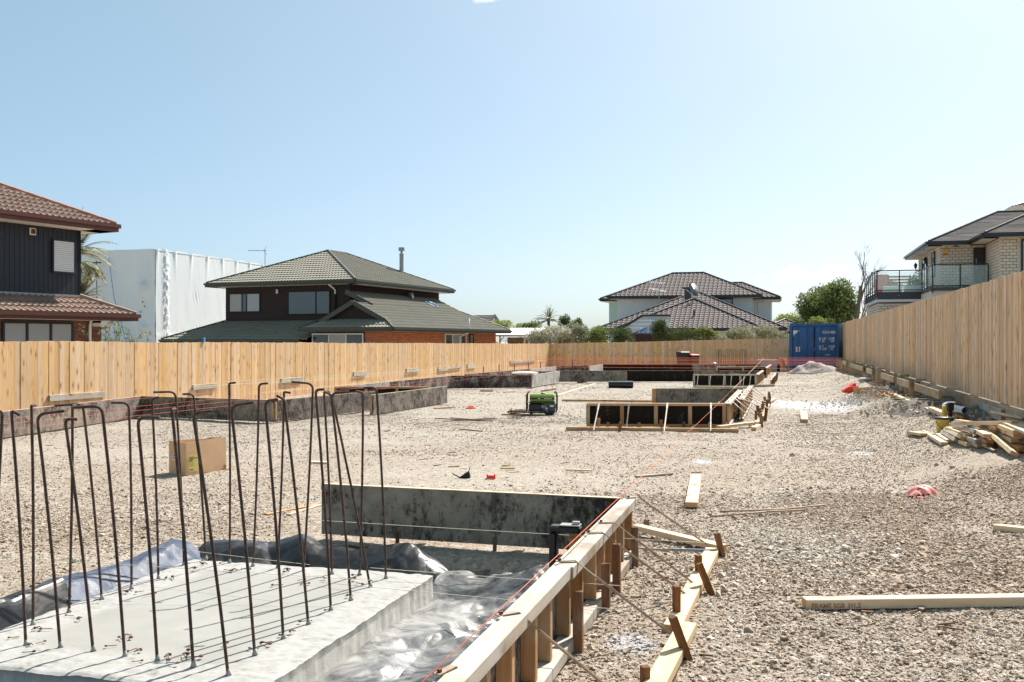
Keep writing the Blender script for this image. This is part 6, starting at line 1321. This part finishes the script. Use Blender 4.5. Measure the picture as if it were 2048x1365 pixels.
# --- H4 block house with glass deck (local x = r, y = f of the site)
h4 = house('cream block house with grey shingle roof on the rise at right', 'block_house', 0, 0, -TH)
SK = dict(pitch=.3, course=.145, amp=0, step=.03, flat=True); ze4 = 6.50; s4 = .467; k4 = math.sqrt(1+s4*s4)
def poly_roof(pts_e0, pts_e1, r1, r0, nm='roof'):
    """a roof plane from the eave e0-e1 up to the ridge r0-r1"""
    e0, e1, r0, r1 = map(Vector, (pts_e0, pts_e1, r0, r1)); u = (e1-e0).normalized(); n = u.cross(r0-e0).normalized(); s = n.cross(u)
    if s.z < 0: s = -s
    v = (r0-e0).dot(s); v2 = (r1-e0).dot(s) if (r1-r0).length > 1e-3 else v
    m = MB(); roof_plane(m, e0, u, s, [(0, 0, (e1-e0).length), (v, (r0-e0).dot(u), (r1-e0).dot(u))], **SK); m.build(nm, M['roof_grey'], h4)
zr = ze4+3.81*s4; rg0 = (10.7, 56.1, zr); rg1 = (17, 56.1, zr)
poly_roof((6.9, 52.3, ze4), (20, 52.3, ze4), rg1, rg0); poly_roof((6.9, 61.5, ze4), (6.9, 52.3, ze4), rg0, rg0); poly_roof((20, 61.5, ze4), (6.9, 61.5, ze4), rg0, rg1)
ridge_cap(h4, ((6.9, 52.3, ze4), rg0), M['roof_grey'], .07); ridge_cap(h4, (rg0, rg1), M['roof_grey'], .07); ridge_cap(h4, ((6.9, 61.5, ze4), rg0), M['roof_grey'], .07)
w0 = (8.8, 48.9, ze4); q = 3.4; w1_ = (8.8+q, 48.9+q, ze4+q*s4)
poly_roof(w0, (22, 48.9, ze4), (22, 48.9+q, ze4+q*s4), w1_, 'wing_roof'); poly_roof((8.8, 54.5, ze4), w0, w1_, (8.8+q, 54.5, ze4+q*s4), 'wing_roof'); ridge_cap(h4, (w0, w1_), M['roof_grey'], .07)
eaves(h4, [(6.9, 61.5), (6.9, 52.3), (8.8, 52.3), (8.8, 48.9), (22, 48.9)], ze4, M['fascia_dark'], .19, .65, close=False)
dz = 4.2
brick_wall(h4, (7.5, 52.9), (9.54, 52.9), dz, 6.32, .285, .142, M['brick_cream'], M['mortar'], True); brick_wall(h4, (9.54, 49.6), (10.35, 49.6), 3.4, 6.32, .285, .142, M['brick_cream'], M['mortar'], True)
brick_wall(h4, (7.5, 61), (7.5, 52.9), dz, 6.32, .285, .142, M['brick_cream'], M['mortar']); brick_wall(h4, (9.54, 52.7), (9.54, 49.6), dz, 6.32, .285, .142, M['brick_cream'], M['mortar'])
MB().box(9.7, 20, 49.8, 60.5, .5, 6.3).build('core', M['offwhite'], h4); MB().box(7.7, 9.7, 53.1, 60.5, .5, 6.3).build('core', M['offwhite'], h4); MB().box(10.3, 20, 49.6, 49.79, .5, 6.3).build('wall', M['brick_cream'], h4)
# front door, windows, lanterns
MB().box(9.0, 9.52, 52.84, 52.9, dz, 6.2).build('door', M['rail'], h4, bevel=.01); MB().ball((9.12, 52.78, dz+1.0), .035, 8).build('door_handle', M['steel'], h4); MB().tube([(9.12, 52.79, dz+1.2), (9.12, 52.79, dz+1.45)], .015, 6).build('pull_handle', M['steel'], h4)
window(h4, (10.42, 49.55), (1, 0), 0, 2.8, 3.6, 6.25, M['rail'], M['glass'], 3, .09, blinds=True)
window(h4, (7.47, 61), (0, -1), 61-55.3, 61-54.4, 4.9, 6.2, M['rail'], [M['glass_sky']], 1, .06); window(h4, (7.47, 61), (0, -1), 61-58.9, 61-57.2, 4.3, 6.1, M['rail'], [M['glass'], M['glass_sky']], 2, .07)
for f in (56.2, 60.2):
    m = MB(); m.tube([(7.46, f, 5.55), (7.3, f, 5.6), (7.25, f, 5.72)], .02, 6); m.lathe((7.25, f, 5.72), [(.05, 0), (.10, .2), (.11, .21), (.03, .32), (.01, .36)], 8); m.build('wall_lantern', M['black'], h4)
MB().box(7.62, 7.86, 52.80, 52.9, 5.93, 6.18).build('alarm_box', M['yellow'], h4, bevel=.01); MB().box(7.64, 7.84, 52.79, 52.9, 5.86, 5.925).build('alarm_strobe', M['red'], h4, bevel=.01); MB().lathe((8.2, 52.7, 6.24), [(.03, 0), (.10, .03), (.10, .07)], 12).build('soffit_light', M['dgrey'], h4)
# deck and lower storey
brick_wall(h4, (4.85, 55.15), (7.6, 55.15), 2.6, 3.66, .285, .142, M['brick_cream'], M['mortar'], True); brick_wall(h4, (4.85, 63), (4.85, 55.15), 1.2, 3.66, .285, .142, M['brick_cream'], M['mortar'])
MB().box(5.0, 7.5, 55.32, 63, .5, 3.66).build('core', M['offwhite'], h4); MB().box(4.86, 7.5, 55.16, 55.3, .7, 2.6).build('wall', M['brick_cream'], h4)
MB().box(6.9, 12, 51.45, 55.1, .7, 4.05).build('deck_base', M['offwhite'], h4); MB().box(4.70, 7.5, 55.0, 63.1, 3.66, 3.80).build('deck_edge', M['white'], h4, bevel=.02); MB().box(6.85, 12, 51.3, 55.5, 4.052, 4.20).build('deck_floor', M['dgrey'], h4); MB().box(4.78, 7.49, 55.1, 63, 3.802, 4.19).build('deck_fascia', M['dgrey'], h4)
window(h4, (4.83, 63), (0, -1), 1.2, 1.9, 2.1, 2.9, M['rail'], M['glass'], 1, .06); window(h4, (4.83, 63), (0, -1), 5.0, 5.6, 2.1, 2.95, M['rail'], M['glass'], 1, .06)
zr_ = 5.3
def balustrade(pts, cuts):
    t = h4
    for (a, b), n in zip(zip(pts, pts[1:]), cuts):
        a = Vector((*a, 0)); b = Vector((*b, 0)); MB().beam(a+Vector((0, 0, zr_)), b+Vector((0, 0, zr_)), .05, .05).build('hand_rail', M['rail'], t); MB().beam(a+Vector((0, 0, 4.28)), b+Vector((0, 0, 4.28)), .04, .04).build('bottom_rail', M['rail'], t)
        for k in range(n+1):
            p = a.lerp(b, k/n); MB().box(p.x-.025, p.x+.025, p.y-.025, p.y+.025, 3.95, zr_-.02).build('baluster_post', M['rail'], t); MB().ball((p.x-.03, p.y-.05, 4.0), .035, 6).build('post_fixing', M['steel'], t)
            if k < n:
                q_ = a.lerp(b, (k+1)/n); d = (q_-p).normalized(); MB().beam(p+d*.04+Vector((0, 0, 4.78)), q_-d*.04+Vector((0, 0, 4.78)), .012, .92).build('glass_pane', M['balus'], t)
balustrade([(4.75, 63), (4.75, 55.1), (6.95, 55.1), (6.95, 51.4), (9.4, 51.4)], [6, 2, 2, 2])
# things on the deck
def onh4(x, y, z): return W[h4.name] @ Vector((x, y, z))
def planter(x, y, w_, lab):
    t = thing('planter', lab, 'planter', onh4(x, y, dz), -TH); MB().box(-w_/2, w_/2, -.2, .2, 0, .34).build('trough', M['white'], t, bevel=.02); return t
planter(5.6, 56.0, .95, 'left white trough planter behind the glass balustrade'); planter(6.6, 56.0, .9, 'right white trough planter behind the glass balustrade')
t = thing('storage_box', 'salmon pink storage box at the left end of the deck', 'storage box', onh4(5.15, 57.2, dz), -TH); MB().box(-.32, .32, -.25, .25, 0, .95).build('body', M['salmon'], t, bevel=.03); MB().box(-.35, .35, -.28, .28, .952, 1.02).build('lid', M['salmon'], t, bevel=.02)
t = thing('bench', 'wooden slatted bench on the deck behind the troughs', 'bench', onh4(6.1, 57.3, dz), -TH)
for k in range(3): MB().box(-.6, .6, .18, .22, .55+k*.16, .65+k*.16).build('slat', M['pine_brown'], t)
MB().box(-.6, .6, -.25, .2, .42, .46).build('seat', M['pine_brown'], t)
for x in (-.55, .55): MB().box(x-.03, x+.03, .15, .21, 0, 1.0).build('leg', M['pine_brown'], t); MB().box(x-.03, x+.03, -.25, -.19, 0, .42).build('leg', M['pine_brown'], t)
# corner of the next house at the top right
h5 = house('pale eave corner of another house above the shingle roof at the right edge', 'neighbour_house', *D(2026, 415, 62).xy, -TH); z5 = D(2026, 413, 62).z
hip_roof(h5, 0, 9, 0, 8, z5, .35, M['roof_grey'], M['fascia_dark'], M['offwhite'], fas=.22); MB().box(.6, 8.5, .6, 7.5, .5, z5-.22).build('wall', M['offwhite'], h5)
# ================================================================== PLANTS
def leaves(m, c, rad, n, size, rs, droop=0, shell=.55, up=.3, aspect=2.0):
    """leaf-sized bent faces spread through an ellipsoid, thicker near its skin"""
    for _ in range(n):
        d = Vector((rs.gauss(0, 1), rs.gauss(0, 1), rs.gauss(0, 1))).normalized(); k = shell+(1-shell)*rs.random() if rs.random() < .8 else rs.random()
        p = Vector((c[0]+d.x*rad[0]*k, c[1]+d.y*rad[1]*k, c[2]+d.z*rad[2]*k)); ax = (d+Vector((rs.gauss(0, .6), rs.gauss(0, .6), rs.gauss(0, .6)+up-droop))).normalized(); sd = ax.cross(Vector((rs.gauss(0, 1), rs.gauss(0, 1), rs.gauss(0, 1)))).normalized()
        L = size*rs.uniform(.6, 1.35); w_ = L/aspect; b = len(m.v); nn = ax.cross(sd)*L*.15
        m.v += [tuple(p), tuple(p+ax*L*.5+sd*w_*.5+nn), tuple(p+ax*L), tuple(p+ax*L*.5-sd*w_*.5+nn)]; m.f.append((b, b+1, b+2, b+3))
def blobs(c, rad, n, rs, sub=.42, flat=1.0):
    out = []
    for _ in range(n):
        d = Vector((rs.gauss(0, 1), rs.gauss(0, 1), rs.gauss(0, 1)*flat)).normalized(); k = rs.uniform(.35, .78); s = rs.uniform(.7, 1.25)*sub
        out.append(((c[0]+d.x*rad[0]*k, c[1]+d.y*rad[1]*k, c[2]+d.z*rad[2]*k), (rad[0]*s, rad[1]*s, rad[2]*s)))
    return out
def limbs(m, base, top, r, rs, n=5, spread=1.0, h0=.4):
    base = Vector(base); top = Vector(top); m.tube([base, base.lerp(top, .35)+Vector((rs.gauss(0, .05), 0, 0)), base.lerp(top, .7)], [r, r*.8, r*.55], 8)
    for k in range(n):
        a = k*2.4+rs.random(); p = base.lerp(top, h0+.5*k/n); q = p+Vector((math.cos(a)*spread*.5, math.sin(a)*spread*.5, spread*.35)); s_ = q+Vector((math.cos(a)*spread*.4, math.sin(a)*spread*.4, spread*.55)); m.tube([p, q, s_], [r*.45, r*.3, r*.12], 6)
def tree(name, label, cat, px, pyt, pyb, Y, wpx, mat, n=2600, leaf=.16, base=0.0, nb=14, seed=1, group=None, depth=.9, trunk_r=.1, sub=.42, **kw):
    """a crown that spans pyt..pyb and wpx pixels in the photograph at distance Y, standing on z=base"""
    rs = random.Random(seed); c = D(px, (pyt+pyb)/2, Y); rz = (pyb-pyt)/2/FPX*Y; rx = wpx/2/FPX*Y; rad = (rx, rx*depth, rz); t = thing(name, label, cat, (c.x, c.y, base), 0, group)
    cl = (0, 0, c.z-base); m = MB()
    for bc, br_ in blobs(cl, rad, nb, rs, sub): leaves(m, bc, br_, n//nb, leaf, rs, **kw)
    m.build('crown', M[mat], t); m = MB(); limbs(m, (0, 0, -.3), (0, 0, cl[2]+rz*.5), trunk_r, rs, 6, rx*.8); m.build('trunk', M['bark'], t, smooth=True); return t
tree('broadleaf_tree', 'large dense green tree rising behind the blue container', 'tree', 1659, 551, 672, 66, 122, 'leaf', 20000, .20, .3, 44, 5, trunk_r=.22, sub=.34, droop=.5)
tree('broadleaf_tree', 'smaller pale green tree left of the lamp post', 'tree', 1579, 622, 668, 84, 72, 'leaf_y', 3200, .17, 0, 14, 8)
tree('shrub', 'low yellow-green shrub showing above the container roof', 'shrub', 1640, 634, 660, 63.5, 66, 'leaf_y', 2400, .13, .3, 10, 3); tree('shrub', 'dark clipped shrub between the container and the right fence', 'shrub', 1678, 640, 690, 64, 46, 'leaf_d', 2200, .12, .3, 8, 4)
tree('shrub', 'dark bush filling the gap left of the container top', 'shrub', 1606, 640, 680, 72, 40, 'leaf_d', 1800, .13, .1, 8, 6)
# bare tree
def bare_tree():
    rs = random.Random(11); Y = 64; b = D(1719, 640, Y); t = thing('bare_tree', 'leafless twiggy tree standing right of the dense green tree', 'tree', (b.x, b.y, .5)); m = MB(); tw = MB(); top = D(1722, 520, Y).z-.5
    def grow(p, d, L, r, lv):
        q = p+d*L; mid = p.lerp(q, .5)+Vector((rs.gauss(0, .04), rs.gauss(0, .04), 0))*L; (m if lv < 2 else tw).tube([p, mid, q], [r, r*.85, r*.65], 7 if lv < 2 else 4, cap=False)
        if lv < 5:
            for _ in range(3 if lv else 7): d2 = (d+Vector((rs.gauss(0, .42), rs.gauss(0, .42), rs.gauss(.12, .2)))).normalized(); s_ = rs.uniform(.35, 1); grow(p.lerp(q, s_), d2, L*rs.uniform(.5, .72) if lv else L*rs.uniform(.24, .42), r*.42*(1 if lv else .8), lv+1)
    grow(Vector((0, 0, -.4)), Vector((.02, 0, 1)), top*.80, .17, 0); m.build('trunk', M['bark'], t, smooth=True); tw.build('twigs', M['bark'], t)
bare_tree()
H_ = [('leaf_p', 1086, 654, 690, 50, 62.5, 'pale-topped hedge bush at the left end of the row behind the far fence', 2600),
 ('leaf_p', 1120, 655, 690, 46, 62.8, 'second pale-topped hedge bush from the left behind the far fence', 2400), ('leaf_g', 1154, 648, 690, 46, 63, 'grey-green hedge bush with dark base, third in the row', 2400),
 ('leaf', 1192, 644, 690, 54, 63, 'loose mid-green bush in front of the white house corner', 2600), ('leaf_d', 1236, 651, 684, 46, 62.5, 'rounded dark bush with bright tips left of the glazed lean-to', 2400),
 ('leaf_d', 1328, 637, 684, 38, 62, 'narrow upright dark bush standing right of the glazed lean-to', 2400), ('leaf_d', 1365, 656, 684, 50, 62, 'left half of the clipped dark hedge above the bins', 2200), ('leaf', 1405, 656, 684, 46, 62, 'right half of the clipped dark hedge above the bins', 2000),
 ('leaf_g', 1445, 669, 684, 50, 61.8, 'low grey-green bush between the clipped hedge and the big pale bush', 1600), ('leaf_g', 1490, 648, 684, 60, 62, 'left part of the big pale speckled bush below the white house', 2600), ('leaf_g', 1530, 652, 684, 52, 62, 'right part of the big pale speckled bush below the white house', 2400),
 ('leaf_g', 1565, 664, 690, 36, 61.5, 'small speckled bush left of the container', 1400)]
for k, (mt, px, y0, y1, wd, Y, lab, n) in enumerate(H_): tree('hedge_bush', lab, 'bush', px, y0, y1+8, Y, wd*1.35, mt, int(n*1.7), .10 if mt != 'leaf' else .12, -.2, 9, 20+k, 'bushes in a row behind the far fence', trunk_r=.05, sub=.5)
tree('shrub', 'sunny yellow-green shrub above the brick wing of the olive-roofed house', 'shrub', 1000, 640, 668, 82, 60, 'leaf_y', 2200, .13, 0, 9, 41); tree('shrub', 'long yellow-green bush behind the carport roof', 'shrub', 1038, 648, 672, 84, 56, 'leaf_y', 2000, .13, 0, 8, 42)
tree('shrub', 'brownish bush left of the small palm', 'shrub', 1062, 640, 668, 75, 40, 'leaf', 1600, .12, 0, 8, 43); tree('broadleaf_tree', 'slender dark tree right of the small palm', 'tree', 1128, 628, 668, 75, 28, 'leaf_d', 1500, .13, 0, 9, 44); tree('broadleaf_tree', 'second slender dark tree right of the small palm', 'tree', 1152, 634, 668, 75, 26, 'leaf', 1500, .13, 0, 8, 45)
def palm(name, label, c, h, fl, n, mat, seed, base=0, up=.5, leafl=.35, leafw=.035, trunk=.12, droop=1.0):
    rs = random.Random(seed); t = thing(name, label, 'palm tree', (c[0], c[1], base)); m = MB(); zc = h-base
    for k in range(n):
        a = 6.283*k/n+rs.uniform(-.2, .2); el = rs.uniform(-.2, 1.35)*up+.15; d = Vector((math.cos(a)*math.cos(el), math.sin(a)*math.cos(el), math.sin(el))); L = fl*rs.uniform(.75, 1.1); pts = []; p = Vector((0, 0, zc)); st = 12
        for i in range(st+1): pts.append(p.copy()); d = (d+Vector((0, 0, -.16*droop*(i/st+.3)))).normalized(); p = p+d*L/st
        m.tube(pts, [.022*(1-i/(st+2)) for i in range(st+1)], 4, cap=False)
        for i in range(2, st+1):
            for s in (-1, 1):
                for r_ in range(2):
                    f_ = (pts[i]-pts[i-1]).normalized(); sd = f_.cross(Vector((0, 0, 1))).normalized()*s; o = pts[i-1].lerp(pts[i], r_*.5+rs.random()*.3); l = leafl*math.sin(math.pi*(i/st*.85+.12))*rs.uniform(.8, 1.15); tip = o+(sd*.8+f_*.7+Vector((0, 0, -.35*droop))).normalized()*l; b = len(m.v); w_ = Vector((0, 0, 1)).cross(tip-o).normalized()*leafw; m.v += [tuple(o-w_*.6), tuple(o.lerp(tip, .5)+w_), tuple(tip), tuple(o.lerp(tip, .5)-w_)]; m.f.append((b, b+1, b+2, b+3))
    m.build('crown', M[mat], t); MB().tube([(0, 0, -.3), (.05, 0, zc*.5), (0, 0, zc)], [trunk*1.3, trunk, trunk*1.1], 10).build('trunk', M['bark'], t, smooth=True)
palm('palm_tree', 'tall palm showing above the wrapped building beside the dark house', D(150, 490, 38), D(150, 505, 38).z, 1.75, 30, 'leaf_palm', 5, 0, .95, .42, .03, .2, .75)
palm('palm_tree', 'palm with drooping fronds in front of the white wrapped wall', D(150, 545, 36.5), D(150, 530, 36.5).z, 1.35, 26, 'leaf_palm', 6, 0, .35, .42, .035, .16, 1.6)
palm('palm_tree', 'low spiky palm just above the lower brown roof', D(158, 590, 35), D(158, 598, 35).z, 1.15, 44, 'leaf_palm', 7, 0, 1.0, .30, .03, .12, .5)
palm('palm_tree', 'small palm rising behind the pale-topped hedge', D(1097, 640, 72), D(1097, 641, 72).z, 1.25, 22, 'leaf_palm', 8, 0, .9, .34, .03, .1, .8); MB().tube([D(1099, 640, 72), D(1100, 616, 72)], .05, 6).build('flower_spike', M['leaf_d'], label='thin upright palm spear above the small palm crown', cat='palm shoot')
def sprig(px, py, Y, seed, lab):
    rs = random.Random(seed); b = D(px, py, Y); t = thing('climber_sprig', lab, 'plant', (b.x, b.y, 0)); st = MB(); lf_ = MB()
    for k in range(5):
        p = Vector((rs.uniform(-.2, .2), 0, b.z-1.0)); d = Vector((rs.uniform(-.5, .6), 0, 1)).normalized(); pts = [p]
        for i in range(6): d = (d+Vector((rs.gauss(0, .2), rs.gauss(0, .1), -.05))).normalized(); p = p+d*.2; pts.append(p)
        st.tube(pts, .006, 4); [leaves(lf_, q, (.08, .08, .08), 5, .08, rs, shell=.2) for q in pts[2:]]
    st.build('stem', M['bark'], t); lf_.build('leaves', M['leaf'], t); MB().tube([(0, 0, -.2), (0, 0, b.z-1.0)], .03, 6).build('trunk', M['bark'], t)
sprig(214, 664, 25, 1, 'leafy twigs poking over the fence right of the dark house'); sprig(242, 668, 25.5, 2, 'second leafy twig cluster over the left fence'); sprig(270, 674, 26, 3, 'lowest leafy twig cluster over the left fence')
# potted plants and planter shrubs on the deck
for (x, y, w_, hh, mt, lab, sd) in ((5.9, 57.9, .9, .8, 'leaf_g', 'pale shrub spilling behind the bench on the deck', 51), (6.85, 56.6, .8, 1.0, 'leaf_y', 'yellowish shrub behind the right trough on the deck', 52)):
    q = onh4(x, y, dz); t = thing('deck_shrub', lab, 'shrub', q); m = MB(); rs = random.Random(sd)
    for bc, br_ in blobs((0, 0, hh*.6), (w_/2, w_/2, hh/2), 7, rs, .5): leaves(m, bc, br_, 160, .09, rs)
    m.build('foliage', M[mt], t); MB().lathe((0, 0, 0), [(.16, 0), (.2, .3)], 12).build('pot', M['white'], t)
for (x, y, lab, pm, fm) in ((8.55, 52.2, 'teal pot with pink flowering plant on the deck', 'teal', 'leaf_p'), (9.0, 52.0, 'small pale teal pot with dark plant by the door', 'teal', 'leaf_d'), (7.7, 52.1, 'tall white flowering pot plant near the wall corner', 'white', 'leaf_p')):
    q = onh4(x, y, dz); t = thing('pot_plant', lab, 'pot plant', q); MB().lathe((0, 0, 0), [(.08, 0), (.13, .12), (.12, .2)], 14).build('pot', M[pm], t, smooth=True); m = MB(); rs = random.Random(int(x*10)); leaves(m, (0, 0, .36), (.15, .15, .22), 130, .07, rs); m.build('foliage', M[fm], t)
# lamp post
lp = thing('lamp_post', 'slim pale blue-grey lamp post beside the big green tree', 'lamp post', (*D(1602, 645, 78).xy, 0)); z1_ = D(1602, 588, 78).z; MB().tube([(0, 0, 0), (0, 0, z1_)], [.09, .06], 10).build('post', M['pvc'], lp, smooth=True); MB().box(-.09, .09, -.3, .1, z1_, z1_+.08).build('lamp_head', M['greymetal'], lp, bevel=.02)
MB().box(-.01, .02, -.03, .03, 0, .12).build('fence_bracket', M['blue_tube'], label='small blue bracket on top of the left fence', cat='bracket').matrix_basis = Matrix.Translation(fpoint(406, 685, RL, .03))
